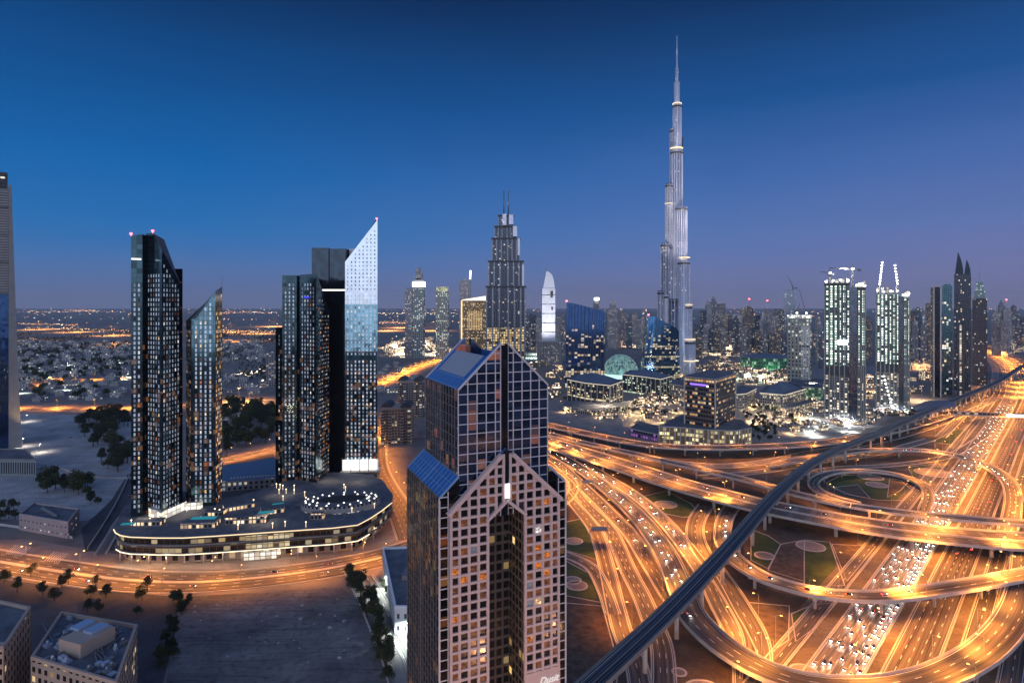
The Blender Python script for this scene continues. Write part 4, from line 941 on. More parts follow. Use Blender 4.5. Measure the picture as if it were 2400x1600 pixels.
# ---------------------------------------------------------------- tall tower at the left edge
def edge_tower():
    D = 706; root = empty('edge_tower', (X(20, D), D, 0), 'tall grey tower cut by the left edge, louvred, with stone fin', 'skyscraper')
    x = lambda u: X(u, D)
    mb = MB(); mb.box((x(-22), D + 18, 0), (x(20) - x(-64), 34, 178)); mb.build('blue_glass_base', glassm('blue_glass', (.04, .11, .28), .1, .8, .3), root)
    mb = MB(); mb.box((x(-22), D + 18, 178.2), (x(20) - x(-64), 33.5, 122)); mb.build('core', M_ALUD, root)
    mb = MB()
    for k in range(40):
        z = 179 + k * 3.0
        mb.box((x(-22), D + 1.0, z), (x(20) - x(-64), 2.0, .9))
    mb.build('louvre_band', plain('pale_louvre', (.40, .40, .42), .6), root)
    mb = MB()
    for z in (180, 214, 246, 278): mb.box((x(-22), D + .6, z), (x(20) - x(-64) + .6, 4.0, 2.2))
    mb.build('transfer_beam', M_CONCD, root)
    mb = MB(); mb.box((x(-24), D + 18, 300.4), (x(19) - x(-66), 32, 18.5)); mb.build('crown', facade('crown_wall', (.035, .035, .04), (.05, .05, .06), 5, 4.5, .8, .5, .25, ((1, .9, .7), (1, 1, 1)), .8), root)
    mb = MB(); mb.obox((x(20.2), D - 1, 0), (x(45) - x(20.2), 0, 0), (0, 36, 0), (0, 0, .5))
    poly = [(x(20.2), 0), (x(45), 0), (x(25.5), 305), (x(20.2), 305)]
    n = 14
    mb = MB()
    for k in range(n):
        z0, z1 = 305 * k / n, 305 * (k + 1) / n; w0 = x(45) + (x(25.5) - x(45)) * (k / n) ** .8; w1 = x(45) + (x(25.5) - x(45)) * ((k + 1) / n) ** .8
        a = [(x(20.2), D - 1), (w0, D - 1), (w0, D + 35), (x(20.2), D + 35)]; b = [(x(20.2), D - 1), (w1, D - 1), (w1, D + 35), (x(20.2), D + 35)]
        for i in range(4):
            j = (i + 1) % 4; mb.face([(*a[i], z0), (*a[j], z0), (*b[j], z1), (*b[i], z1)])
    mb.face([(*p, 305) for p in b]); mb.build('end_fin', plain('fin_stone', (.26, .25, .25), .7), root)
    mb = MB(); mb.box((x(-30), D - 3, 0), (x(4) - x(-64), 4, 130)); mb.build('lit_louvre', facade('gold_louvre', (.10, .08, .04), (.2, .15, .06), 30, 3.2, .98, .4, .9, ((1, .7, .2), (1, .8, .4)), .5, rowlit=0), root)
    l = bpy.data.objects.new('fin_light', ldata('fin_light', (1, .62, .25), 90000, 60)); COL.objects.link(l); l.parent = root; l.location = (x(44) + 10 - root.location.x, -16, 4); l.rotation_euler = (R(168), 0, R(60))
    return root
root_edge = edge_tower()
root_edge.rotation_euler.z = R(40)
# ---------------------------------------------------------------- podium of the dark towers
def inset(poly, d):
    n = len(poly); r = []
    for i in range(n):
        a, b, c = Vector(poly[i - 1]), Vector(poly[i]), Vector(poly[(i + 1) % n])
        n1 = Vector((-(b - a).y, (b - a).x)).normalized(); n2 = Vector((-(c - b).y, (c - b).x)).normalized(); m = (n1 + n2)
        m = m / max(.35, m.dot(n1)); r.append((b.x + m.x * d, b.y + m.y * d))
    return r
def podium():
    px = [(268, 1238), (272, 1246), (283, 1252), (305, 1256), (370, 1258), (430, 1258), (500, 1254), (560, 1250), (690, 1241), (780, 1235), (838, 1228), (866, 1213), (892, 1196), (918, 1176), (922, 1160), (900, 1128), (872, 1112), (780, 1106), (690, 1120), (600, 1150), (540, 1165), (430, 1150), (320, 1150), (285, 1195)]
    P = [(G(u, v, 18).x, G(u, v, 18).y) for u, v in px]
    c = P[6]; root = empty('shopping_podium', (c[0], c[1], 0), 'long low podium with rounded lit edge under the dark slanted towers', 'podium')
    ins = lambda d: inset(P, d)
    m1 = facade('podium_glass', (.085, .078, .066), (.07, .06, .045), 4.2, 5.2, .92, .84, .13, ((1, .68, .3), (1, .85, .55)), .32, gm=.6)
    mb = MB(); mb.prism(ins(5.0), 0, 6.2, 0, 0); mb.build('ground_floor', facade('podium_shops', (.30, .25, .22), (.06, .05, .05), 7, 6, .5, .7, .25, ((1, .6, .25), (1, .9, .7)), .8), root)
    mb = MB(); mb.prism(ins(1.8), 7.2, 11.6, 0, 0, bottom=True); mb.build('middle_floor', m1, root)
    mb = MB(); mb.prism(ins(2.6), 12.6, 16.9, 0, 0, bottom=True); mb.build('upper_floor', m1, root)
    for z, d, h in ((6.2, .2, 1.0), (11.6, .8, 1.0), (16.9, 0, 1.1)):
        mb = MB(); mb.prism(ins(d), z, z + h, 0, 1, bottom=True); mb.build('floor_slab', [M_CONCD, M_ROOF], root)
    FR = frames([Vector((p[0], p[1], 17.4)) for p in ins(-.25)[:14]])
    mb = MB(); wall(mb, FR, -.1, .45, 0, .4); m = glow('edge_strip', (1, .74, .45), 1.25, True); mb.build('edge_light', m, root)
    FR = frames([Vector((p[0], p[1], 6.6)) for p in ins(0)[1:12]])
    mb = MB(); wall(mb, FR, -.1, .3, 0, .25); mb.build('edge_light', M_STRIP, root)
    FR = frames([Vector((p[0], p[1], 0)) for p in ins(.9)[1:13]])
    s = 4
    while s < FR[-1][3]:
        p, n, d = at_s(FR, s); mb = MB(); mb.cyl((p.x, p.y, 0), .45, 6.3, 8); mb.build('column', M_CONC, root); s += 11.5
    # bright glass hall in the middle
    a, b = Vector(ins(-.4)[7]), Vector(ins(-.4)[8]); d = (b - a)
    for z, h, mm in ((.6, 5.2, 'hall_white'), (7.6, 3.6, 'hall_warm'), (13.0, 3.4, 'hall_gold')):
        mb = MB(); q0 = a + d * .12 if z > 1 else a + d * .08; q1 = a + d * (.92 if z > 1 else .75)
        mb.face([(q0.x, q0.y, z), (q1.x, q1.y, z), (q1.x, q1.y, z + h), (q0.x, q0.y, z + h)], 0, [(0, z), ((q1 - q0).length, z), ((q1 - q0).length, z + h), (0, z + h)])
        mb.build('lit_glass_front', facade(mm, (.2, .17, .12), (.6, .55, .4), 3.4, 2.6, .86, .82, .95, ((1, .88, .6), (1, .75, .3)) if z > 1 else ((1, .95, .85), (1, .9, .7)), .95 if z < 1 else .6, rowlit=0), root)
    # deck trees' lamps and roof structures
    rnd = random.Random(3)
    mb = MB(); cc = G(800, 1172, 22); n = 40; rx, ry = 27, 19
    oval = [(cc.x + rx * math.cos(t) + 6 * math.sin(t), cc.y + ry * math.sin(t)) for t in [2 * math.pi * k / n for k in range(n)]]
    mb.prism(oval, 18.05, 23, 0, 1); mb.build('oval_hall', [facade('oval_wall', (.30, .29, .29), (.07, .07, .08), 3.2, 5, .5, .35, .25, ((1, .8, .5), (1, 1, 1)), .7), M_ROOF], root)
    mb = MB(); inn = inset(oval, 10); mb.prism(inn, 23.02, 23.4, 0, 0); mb.build('roof_court', plain('court_dark', (.03, .028, .03), .9), root)
    for dd in (3.0, 8.0):
        for k, p in enumerate(inset(oval, dd)[::2 if dd < 5 else 3]):
            mb = MB(); mb.cyl((p[0], p[1], 23.05), .7, .7, 8, 0, r2=.3); mb.build('skylight', M_STRIPW, root)
    for (u, v, w, l, h, rz) in ((580, 1222, 26, 9, 4.5, .12), (470, 1232, 22, 10, 3.5, .1), (640, 1200, 16, 8, 4, .5), (560, 1190, 20, 9, 3.2, .6), (505, 1205, 12, 8, 3, 0), (350, 1228, 18, 7, 3.4, .05), (745, 1214, 9, 5, 4, .1)):
        p = G(u, v, 18); mb = MB(); mb.box((p.x, p.y, 18.05), (w, l, h), 0, rz, 1); mb.build('roof_pavilion', [facade('pavilion', (.28, .25, .24), (.15, .12, .1), 2.5, 3.0, .7, .7, .5, ((1, .62, .3), (1, .75, .5)), 1.2), M_ROOF], root)
    for (u, v, w, l, rz) in ((625, 1216, 11, 4.5, .1), (478, 1226, 16, 5.5, .08), (300, 1240, 8, 4, .2), (652, 1192, 8, 3, .4)):
        p = G(u, v, 18); mb = MB(); mb.box((p.x, p.y, 22.8 if v == 1216 else 21.7), (w, l, .12), 0, rz); mb.build('pool', glow('pool_teal', (.02, .32, .42), .55), root)
    for k in range(46):
        u = rnd.uniform(300, 880); v = rnd.uniform(1140, 1248); p = G(u, v, 18)
        if not inside(p.x, p.y, ins(3)) or inside(p.x, p.y, oval): continue
        mb = MB(); mb.cyl((p.x, p.y, 18.05), .1, 3.2, 5); mb.box((p.x, p.y, 21.2), (.7, .7, .6)); mb.build('deck_lamp', M_STRIP, root)
    for (u0, u1, v0, v1, h) in ((348, 378, 1210, 1222, 6), (382, 432, 1218, 1196, 6), (432, 470, 1196, 1193, 5)):
        p, q = G(u0, v0, 18), G(u1, v1, 18); mb = MB(); mb.obox((p.x, p.y, 18.1), (q.x - p.x, q.y - p.y, 0), (0, 3, 0), (0, 0, h)); mb.build('lit_lobby', facade('lobby', (.5, .5, .48), (.8, .8, .75), 4, 3, .88, .85, 1.2, ((1, .97, .9), (1, .85, .6)), 1.0, rowlit=0), root)
    for u, v in ((345, 1222), (440, 1205), (620, 1225), (660, 1160), (840, 1130), (770, 1128)):
        p = G(u, v, 18); l = bpy.data.objects.new('deck_light', ldata('deck_light', (1, .76, .5), 2600, 150)); COL.objects.link(l); l.parent = root; l.location = (p.x - c[0], p.y - c[1], 27)
    for u in (300, 345, 395, 450, 520, 600, 660, 720, 780, 835, 880):
        p = G(u, 1322 if u < 600 else 1322 - (u - 600) * .23, 0); l = bpy.data.objects.new('shop_light', ldata('shop_light', (1, .72, .45), 2200, 160)); COL.objects.link(l); l.parent = root; l.location = (p.x - c[0], p.y - 3 - c[1], 8.5)
podium()
# ---------------------------------------------------------------- low buildings at the left
def low_block(name, label, cat, corners, h, wallmat, roof=True, parapet=1.2, extras=()):
    root = empty(name, (corners[0][0], corners[0][1], 0), label, cat)
    A = sum(corners[i][0] * corners[(i + 1) % 4][1] - corners[(i + 1) % 4][0] * corners[i][1] for i in range(4))
    if A < 0: corners = corners[::-1]
    mb = MB(); mb.prism(corners, 0, h, 0, 1); mb.build('wall', [wallmat, M_ROOF], root)
    FR = frames([Vector((p[0], p[1], h)) for p in inset(corners, .35) + inset(corners, .35)[:1]])
    mb = MB()
    P = inset(corners, -.05); Q = inset(corners, .9)
    for i in range(4):
        j = (i + 1) % 4
        mb.obox((P[i][0], P[i][1], h), (P[j][0] - P[i][0], P[j][1] - P[i][1], 0), Vector((Q[i][0] - P[i][0], Q[i][1] - P[i][1], 0)), (0, 0, parapet)) if False else None
        a, b, c, d = P[i], P[j], Q[j], Q[i]
        for z in (h,):
            mb.face([(*a, h), (*b, h), (*b, h + parapet), (*a, h + parapet)]); mb.face([(*a, h + parapet), (*b, h + parapet), (*c, h + parapet), (*d, h + parapet)]); mb.face([(*d, h + parapet), (*c, h + parapet), (*c, h), (*d, h)])
    mb.build('parapet', M_CONC if not extras else extras[0], root)
    return root
M_BEIGE = plain('beige_render', (.40, .31, .25), .8, var=.12)
h = 40; cs = [(G(u, v, h).x, G(u, v, h).y) for u, v in ((72, 1537), (273, 1597), (322, 1462), (143, 1431))]
r1 = low_block('office_block', 'flat roofed beige block at the bottom left with two skylights', 'building', cs, h - 1.2, facade('beige_wall', (.38, .29, .23), (.05, .045, .04), 3.2, 3.4, .5, .55, .08, ((1, .6, .2), (1, .8, .5)), .6), extras=(M_BEIGE,))
rnd = random.Random(17)
ux = Vector((cs[1][0] - cs[0][0], cs[1][1] - cs[0][1], 0)); uy = Vector((cs[3][0] - cs[0][0], cs[3][1] - cs[0][1], 0)); o0 = Vector((*cs[0], 0)); rz1 = math.atan2(ux.y, ux.x)
def rp(a, b): return o0 + ux * a + uy * b
p = rp(.52, .50); mb = MB(); mb.box((p.x, p.y, h - 1.1), (11.5, 13, 5), 0, rz1); mb.build('plant_room', M_BEIGE, r1)
for a in (.43, .60):
    q = rp(a, .60); mb = MB(); mb.box((q.x, q.y, h + 3.95), (4.6, 6.5, .9), 0, rz1); mb.build('skylight', plain('skylight_pane', (.42, .52, .66), .2, .3, var=.05), r1)
for k in range(64):
    a, b = rnd.uniform(.08, .92), rnd.uniform(.06, .94)
    if .28 < a < .76 and .24 < b < .76: continue
    q = rp(a, b); mb = MB(); mb.box((q.x, q.y, h - 1.15), (rnd.uniform(.8, 2.6), rnd.uniform(.8, 2.6), rnd.uniform(.5, 1.8)), 0, rz1)
    if k % 3 == 0: mb.cyl((q.x, q.y, h), .5, 1.2, 8)
    mb.build('roof_unit', M_LOUV if k % 2 else M_STEEL, r1)
for k in range(12):
    a = rnd.uniform(.1, .9); b = rnd.uniform(.08, .6); q = rp(a, b); w = rp(min(.93, a + rnd.uniform(-.3, .3)), min(.93, b + rnd.uniform(.1, .4)))
    mb = MB(); mb.bar((q.x, q.y, h - .7), (w.x, w.y, h - .7), .35); mb.build('duct', M_STEEL, r1)
h = 46; cs2 = [(G(u, v, h).x, G(u, v, h).y) for u, v in ((-120, 1530), (8, 1518), (72, 1420), (-60, 1392))]
r2 = low_block('office_block', 'beige block cut by the left edge with rows of dark arched windows', 'building', cs2, h - 1.2, facade('beige_wall_two', (.40, .29, .21), (.04, .035, .03), 3.4, 3.6, .42, .55, .05, ((1, .6, .2), (1, .8, .5)), .6), extras=(M_BEIGE,))
mb = MB(); mb.obox((cs2[0][0], cs2[0][1], h + .1), (cs2[1][0] - cs2[0][0], cs2[1][1] - cs2[0][1], 0), ((cs2[2][0] - cs2[1][0]) * .1, (cs2[2][1] - cs2[1][1]) * .1, 0), (0, 0, .6)); mb.build('roof_ledge', M_BEIGE, r2)
l = bpy.data.objects.new('wall_light', ldata('wall_light', (1, .55, .25), 4000, 170)); COL.objects.link(l); l.parent = r2; l.location = (cs2[1][0] + 6 - cs2[0][0], cs2[1][1] - cs2[0][1] + 6, 22); l.rotation_euler = (0, R(-60), 0)
hh = 12; cs3 = [(G(u, v, hh).x, G(u, v, hh).y) for u, v in ((45, 1203), (160, 1222), (186, 1190), (80, 1176))]
r3 = low_block('low_block', 'low pale pink walled building with a row of small windows and a sunken roof', 'building', cs3, hh - 1.2, facade('pink_wall', (.40, .30, .29), (.05, .05, .06), 4.2, 5.0, .22, .22, .1, ((1, 1, 1), (1, .8, .5)), .6), extras=(plain('pink_parapet', (.36, .31, .31), .8),))
for k in range(7):
    q = Vector((*cs3[3], 0)).lerp(Vector((*cs3[1], 0)), .3 + .06 * k); mb = MB(); mb.box((q.x, q.y, hh - 1.15), (3, 2, 1.3)); mb.build('roof_unit', M_STEEL, r3)
cs4 = [(G(u, v, 16).x, G(u, v, 16).y) for u, v in ((-20, 1074), (84, 1076), (60, 1052), (-20, 1050))]
r4 = low_block('low_block', 'low grey annex at the foot of the left edge tower', 'building', cs4, 15, facade('annex_wall', (.22, .24, .25), (.10, .12, .14), 2.4, 14, .55, .8, .02, es=.5), extras=(M_CONCD,))
# white lit building beside the lane, half behind the stone tower
cs5 = [(G(u, v, 14).x, G(u, v, 14).y) for u, v in ((925, 1420), (1060, 1420), (1010, 1278), (896, 1282))]
mwh = plain('white_render', (.72, .74, .76), .7, var=.06)
r5 = low_block('low_block', 'white floodlit low building between the lane and the gabled tower', 'building', cs5, 13, facade('white_wall', (.66, .68, .70), (.12, .14, .18), 3.6, 6, .35, .4, .15, ((1, .95, .8), (1, 1, 1)), .8), extras=(mwh,))
mb = MB(); q = G(940, 1345, 14); mb.box((q.x + 6, q.y, 13.1), (9, 12, 2.6)); mb.build('roof_plant', M_CONCD, r5)
# ================================================================ downtown and the far skyline
def circle(cx, cy_, r, n=14, ph=0): return [(cx + r * math.cos(2 * math.pi * k / n + ph), cy_ + r * math.sin(2 * math.pi * k / n + ph)) for k in range(n)]
def rect(cx, cy_, w, d, rz=0.0):
    c, s = math.cos(rz), math.sin(rz)
    return [(cx + c * x - s * y, cy_ + s * x + c * y) for x, y in ((-w / 2, -d / 2), (w / 2, -d / 2), (w / 2, d / 2), (-w / 2, d / 2))]
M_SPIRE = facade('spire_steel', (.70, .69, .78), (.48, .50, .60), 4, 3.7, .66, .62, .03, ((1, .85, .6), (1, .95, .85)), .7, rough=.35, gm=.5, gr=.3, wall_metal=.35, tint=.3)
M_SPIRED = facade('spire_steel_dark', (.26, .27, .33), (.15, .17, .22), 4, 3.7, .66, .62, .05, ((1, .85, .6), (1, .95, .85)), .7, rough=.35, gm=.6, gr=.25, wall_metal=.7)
M_RIBW = plain('rib_silver', (.66, .66, .74), .35, .4, var=.05)
M_BAND = plain('dark_band', (.05, .05, .055), .6); M_GOLDL = glow('gold_light', (1, .80, .5), 1.3)
def spire_tower():
    D = 1487; k = D / F; cx = X(1587, D); root = empty('spire_tower', (cx, D, 0), 'tallest tower, silvery and stepped, tapering to a needle far above the skyline', 'skyscraper')
    x = lambda u: X(u, D); z = lambda v: ZZ(v, D)
    def col(u0, u1, vt, dy=0, m=None, name='shaft', vb=None, n=16):
        r = (x(u1) - x(u0)) / 2; mb = MB(); c = ((x(u0) + x(u1)) / 2, D + dy)
        zb = z(vb) if vb else 0
        mb.prism(circle(c[0], c[1], r, n), zb, z(vt), 0, 1, smooth=True); mb.build(name, [m or M_SPIRE, M_BAND], root)
        if z(vt) - zb > 40 and r > 4:
            b3 = MB()
            for k in range(n):
                a = 2 * math.pi * (k + .5) / n
                if math.sin(a) < .4: b3.box((c[0] + (r + .1) * math.cos(a), c[1] + (r + .1) * math.sin(a), zb), (.9, .9, z(vt) - zb - 2), 0, a)
            b3.build('rib', M_RIBW, root)
        if z(vt) - zb > 60:
            b2 = MB(); b2.prism(circle(c[0], c[1], r + .9, n), z(vt) - 9, z(vt) - 5, 0, 0, bottom=True, smooth=True); b2.build('mechanical_band', M_BAND, root)
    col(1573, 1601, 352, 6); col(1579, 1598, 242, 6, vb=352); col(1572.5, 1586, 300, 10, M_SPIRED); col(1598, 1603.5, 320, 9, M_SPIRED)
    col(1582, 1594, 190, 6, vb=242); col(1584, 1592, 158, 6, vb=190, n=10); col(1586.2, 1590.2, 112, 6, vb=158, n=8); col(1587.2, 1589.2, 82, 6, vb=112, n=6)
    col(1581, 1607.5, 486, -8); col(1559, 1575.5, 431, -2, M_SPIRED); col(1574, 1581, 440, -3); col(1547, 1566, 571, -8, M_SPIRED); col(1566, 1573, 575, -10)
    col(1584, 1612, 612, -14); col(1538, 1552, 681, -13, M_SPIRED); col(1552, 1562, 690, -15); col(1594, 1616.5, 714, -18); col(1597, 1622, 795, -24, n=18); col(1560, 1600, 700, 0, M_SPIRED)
    for v, u0, u1, dy in ((346, 1572, 1602, 6), (477, 1558, 1576, -2), (241, 1578, 1599, 6), (604, 1585, 1613, -14), (713, 1593, 1618, -18), (793, 1596, 1623, -24), (842, 1594, 1630, -24)):
        r = (x(u1) - x(u0)) / 2 + .3; mb = MB(); mb.prism(circle((x(u0) + x(u1)) / 2, D + dy, r, 16), z(v) - 1.3, z(v), 0, 0, bottom=True); mb.build('light_ring', M_GOLDL, root)
    for (px_, py_, pz_, e, sz) in ((60, -330, 10, 2.2e6, 26), (-130, -260, 10, 1.0e6, 30), (20, -60, 300, 1.6e5, 60)):
        l = bpy.data.objects.new('facade_light', ldata('facade_light', (1, .93, .95), e * 7, sz, soft=4)); COL.objects.link(l); l.parent = root; l.location = (px_, py_, pz_)
        d = Vector((0 - px_, 0 - py_, (430 if pz_ < 100 else 560) - pz_)); l.rotation_euler = d.to_track_quat('-Z', 'Y').to_euler()
spire_tower()
M_RIB = plain('rib_grey', (.30, .31, .36), .5, .3)
def address_tower():
    D = 1500; root = empty('stepped_tower', (X(1186, D), D, 0), 'dark ribbed tower stepping in to twin masts behind the gabled stone tower', 'skyscraper')
    x = lambda u: X(u, D); z = lambda v: ZZ(v, D)
    mt = facade('ribbed_wall', (.085, .09, .11), (.045, .06, .085), 5.4, 3.8, .62, .66, .05, ((1, .8, .5), (.9, .95, 1)), .6, rough=.5, gm=.8, gr=.2)
    ml = facade('ribbed_gold', (.20, .15, .10), (.15, .12, .08), 5, 6, .75, .7, .8, ((1, .68, .26), (1, .8, .45)), .8, rowlit=.2)
    tiers = [(1141, 1231, 672, 800, 46), (1146, 1226, 613, 672, 40), (1154, 1218, 560, 613, 34), (1160, 1211, 532, 560, 28), (1169, 1203, 506, 532, 22)]
    for u0, u1, vt, vb, dp in tiers:
        zb = z(vb) if vb < 800 else 0; mb = MB(); cx = (x(u0) + x(u1)) / 2; w = x(u1) - x(u0)
        mb.prism(rect(cx, D + 4, w, dp), zb, z(vt), 0, 1); mb.build('tier', [mt, M_BAND], root)
        mb = MB()
        for f in (-.5, -.34, -.17, .06, .22, .38, .49):
            mb.box((cx + w * f, D + 4 - dp / 2 - .6, zb), (w * .03 + .8, 2.4, z(vt) - zb + 4 * (1 - abs(f))))
        mb.build('fin', M_SPIRED if vt > 560 else M_RIB, root)
        mb = MB(); mb.prism(rect(cx, D + 4, w + 4, dp + 4), z(vt) - 3, z(vt) + 1.5, 0, 0, bottom=True); mb.build('cornice', M_BAND, root)
    mb = MB(); mb.prism(rect(x(1186), D + 3.5, x(1231) - x(1143), 46.5), 0, z(768), 0, 0); mb.build('gold_base', ml, root)
    for u0, u1, vt, vb in ((1213, 1218.5, 560, 600), (1202, 1212, 532, 556), (1193, 1203, 506, 528), (1223, 1228, 622, 670), (1178, 1187, 504, 530)):
        mb = MB(); mb.box((x((u0 + u1) / 2), D - 18, z(vb)), (x(u1) - x(u0), 2, z(vt) - z(vb))); mb.build('corner_panel', M_SPIRE, root)
    for u in (1181, 1191.5):
        mb = MB(); mb.cyl((x(u), D + 2, z(507)), 1.6, z(446) - z(507), 8, 0, r2=.9); mb.build('mast', M_SPIRED, root)
address_tower()
def plain_tower(name, label, u0, u1, vt, D, mat, cat='skyscraper', group=None, rz=0.0, depth=None, top=None, z0=0):
    w = X(u1, D) - X(u0, D); cx = (X(u0, D) + X(u1, D)) / 2; h = ZZ(vt, D); d = depth or w * .9
    root = empty(name, (cx, D + d / 2, 0), label, cat, group)
    mb = MB(); mb.prism(rect(cx, D + d / 2, w, d, rz), z0, h, 0, 1); mb.build('shaft', [mat, M_ROOF], root)
    if top == 'step':
        mb = MB(); mb.prism(rect(cx, D + d / 2, w * .6, d * .6, rz), h, h + w * .45, 0, 1); mb.prism(rect(cx, D + d / 2, w * .3, d * .3, rz), h + w * .45, h + w * .8, 0, 1); mb.build('crown', [mat, M_ROOF], root)
    elif top == 'mast':
        mb = MB(); mb.prism(rect(cx, D + d / 2, w * .5, d * .5, rz), h, h + w * .25, 0, 1); mb.bar((cx, D + d / 2, h), (cx, D + d / 2, h + w * 1.1), w * .06); mb.build('mast', [mat, M_ROOF], root)
    elif top == 'slant':
        mb = MB(); mb.prism(rect(cx, D + d / 2, w, d, rz), h, [h + .1, h + w * .5, h + w * .5, h + .1], 0, 1); mb.build('crown', [mat, M_ROOF], root)
    elif top == 'cap':
        mb = MB(); mb.prism(rect(cx, D + d / 2, w * .7, d * .7, rz), h, h + w * .15, 0, 1); mb.build('crown', [mat, M_ROOF], root)
    return root, cx, h, w, d
F1 = facade('tower_grey', (.24, .23, .25), (.12, .13, .16), 5, 4, .7, .6, .20, es=.4)
F2 = facade('tower_brown', (.24, .20, .18), (.10, .10, .11), 5, 4, .6, .6, .26, ((1, .6, .28), (1, .85, .6)), .4)
F3 = facade('tower_blue', (.12, .14, .18), (.16, .19, .25), 5, 4, .85, .8, .10, ((1, .85, .6), (.8, .9, 1)), .4)
F4 = facade('tower_pale', (.34, .32, .33), (.12, .13, .15), 4.5, 4, .5, .6, .22, es=.4)
# towers left of the stepped tower
r, cx, h, w, d = plain_tower('unfinished_tower', 'unfinished tower with a bright white band near its top, left skyline', 967, 993, 672, 1900, facade('site_grey', (.26, .29, .29), (.10, .12, .12), 6, 5, .6, .6, .25, ((.8, 1, .9), (1, 1, .9)), .6)); D = 1900
for v0, v1, u0, u1, m in ((668, 652, 970, 991, None), (652, 636, 973, 988, None), (636, 627, 976, 984, None)):
    mb = MB(); mb.prism(rect((X(u0, D) + X(u1, D)) / 2, D + d / 2, X(u1, D) - X(u0, D), d * .7), ZZ(v0, D) - 4, ZZ(v1, D)); mb.build('crown', F4, r)
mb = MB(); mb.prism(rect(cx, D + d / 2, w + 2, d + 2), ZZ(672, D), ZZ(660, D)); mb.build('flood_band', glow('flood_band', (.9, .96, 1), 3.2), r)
plain_tower('high_rise', 'dark slim tower standing directly left of the white banded unfinished tower', 949, 966, 677, 1900, F1, top='cap')
r, cx, h, w, d = plain_tower('unfinished_tower', 'concrete tower with pale yellow top between the white banded tower and golden hotel', 1021, 1050, 683, 1900, facade('site_pale', (.34, .36, .33), (.10, .11, .10), 6, 6, .5, .6, .35, ((.9, 1, .85), (1, 1, .8)), .7))
mb = MB(); mb.prism(rect(cx, 1900 + d / 2, w * .9, d * .9), h, h + 14); mb.build('crown', facade('site_top', (.35, .35, .2), (.3, .3, .15), 5, 5, .7, .7, .7, ((1, 1, .5), (1, 1, .8)), .6), r)
r, cx, h, w, d = plain_tower('unfinished_tower', 'unfinished tower with a vertical white light on its right corner behind the golden hotel', 1076, 1102, 658, 1900, F4, top='cap')
mb = MB(); mb.bar((X(1102, 1900), 1899, ZZ(654, 1900)), (X(1103, 1900), 1899, ZZ(634, 1900)), 4); mb.build('light_mast', glow('mast_light', (.9, .92, 1), 4.5), r)
D = 1620; r, cx, h, w, d = plain_tower('hotel_tower', 'golden lit slab hotel with a glowing top edge left of the stepped tower', 1083, 1150, 704, D, facade('gold_hotel', (.42, .28, .15), (.20, .13, .07), 4, 4, .6, .6, .30, ((1, .7, .3), (1, .8, .5)), .7), 'hotel')
mb = MB(); mb.prism(rect(cx, D + d / 2, w, d), h, [h + 2, h + 14, h + 14, h + 2]); mb.build('lit_roof', glow('hotel_roof', (1, .78, .6), 1.6), r)
mb = MB(); mb.box((X(1082, D), D - 1, 0), (3.5, 3, h)); mb.build('corner_light', glow('hotel_corner', (1, .75, .4), 1.1), r)
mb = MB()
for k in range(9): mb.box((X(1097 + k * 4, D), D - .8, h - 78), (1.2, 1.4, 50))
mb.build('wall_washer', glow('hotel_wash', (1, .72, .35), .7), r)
# white curved tower
D = 1700; cx = X(1285, D); r = empty('white_tower', (cx, D, 0), 'slim white tower with a curved blade top right of the stepped tower', 'skyscraper')
x = lambda u: X(u, D); z = lambda v: ZZ(v, D); mw = plain('white_cladding', (.66, .68, .76), .5, .1, var=.08); mwg = plain('white_cladding_lit', (.66, .68, .76), .5, .1, var=.08)
mb = MB()
mb.prism(rect(x(1286), D + 20, x(1302) - x(1271), 40), 0, z(676), 0, 0); mb.build('shaft', facade('white_bays', (.66, .68, .76), (.10, .11, .13), 60, 26, .99, .07, 0), r)
mb = MB(); pr = [(1273, 676), (1299.5, 676), (1299, 660), (1296, 648), (1291, 640), (1284, 636), (1280, 635), (1278, 650)]
q = [(x(u), z(v)) for u, v in pr]
mb.face([(a, D + 2, b) for a, b in q][::-1]); mb.face([(a, D + 36, b) for a, b in q])
for i in range(len(q)):
    j = (i + 1) % len(q); mb.face([(q[i][0], D + 2, q[i][1]), (q[j][0], D + 2, q[j][1]), (q[j][0], D + 36, q[j][1]), (q[i][0], D + 36, q[i][1])])
mb.build('blade_top', mw, r)
mb = MB()
for u, v, w_, h_ in ((1293, 690, 8, 10), (1293, 697, 6, 8), (1294, 726, 5, 8)): mb.box((x(u), D - .3, z(v)), (w_, .8, h_))
mb.build('opening', M_BAND, r); mb = MB(); mb.bar((x(1281), D + 18, z(636)), (x(1281), D + 18, z(622)), 1.2); mb.build('mast', M_STEEL, r)
mb = MB(); mb.prism(rect(x(1288), D + 10, x(1318) - x(1262), 60), 0, z(800)); mb.build('base_block', F4, r)
l = bpy.data.objects.new('facade_light', ldata('facade_light', (1, .97, 1), 1.8e6, 50, soft=4)); COL.objects.link(l); l.parent = r; l.location = (-30, -160, 30); l.rotation_euler = Vector((30, 160, 130)).to_track_quat('-Z', 'Y').to_euler()
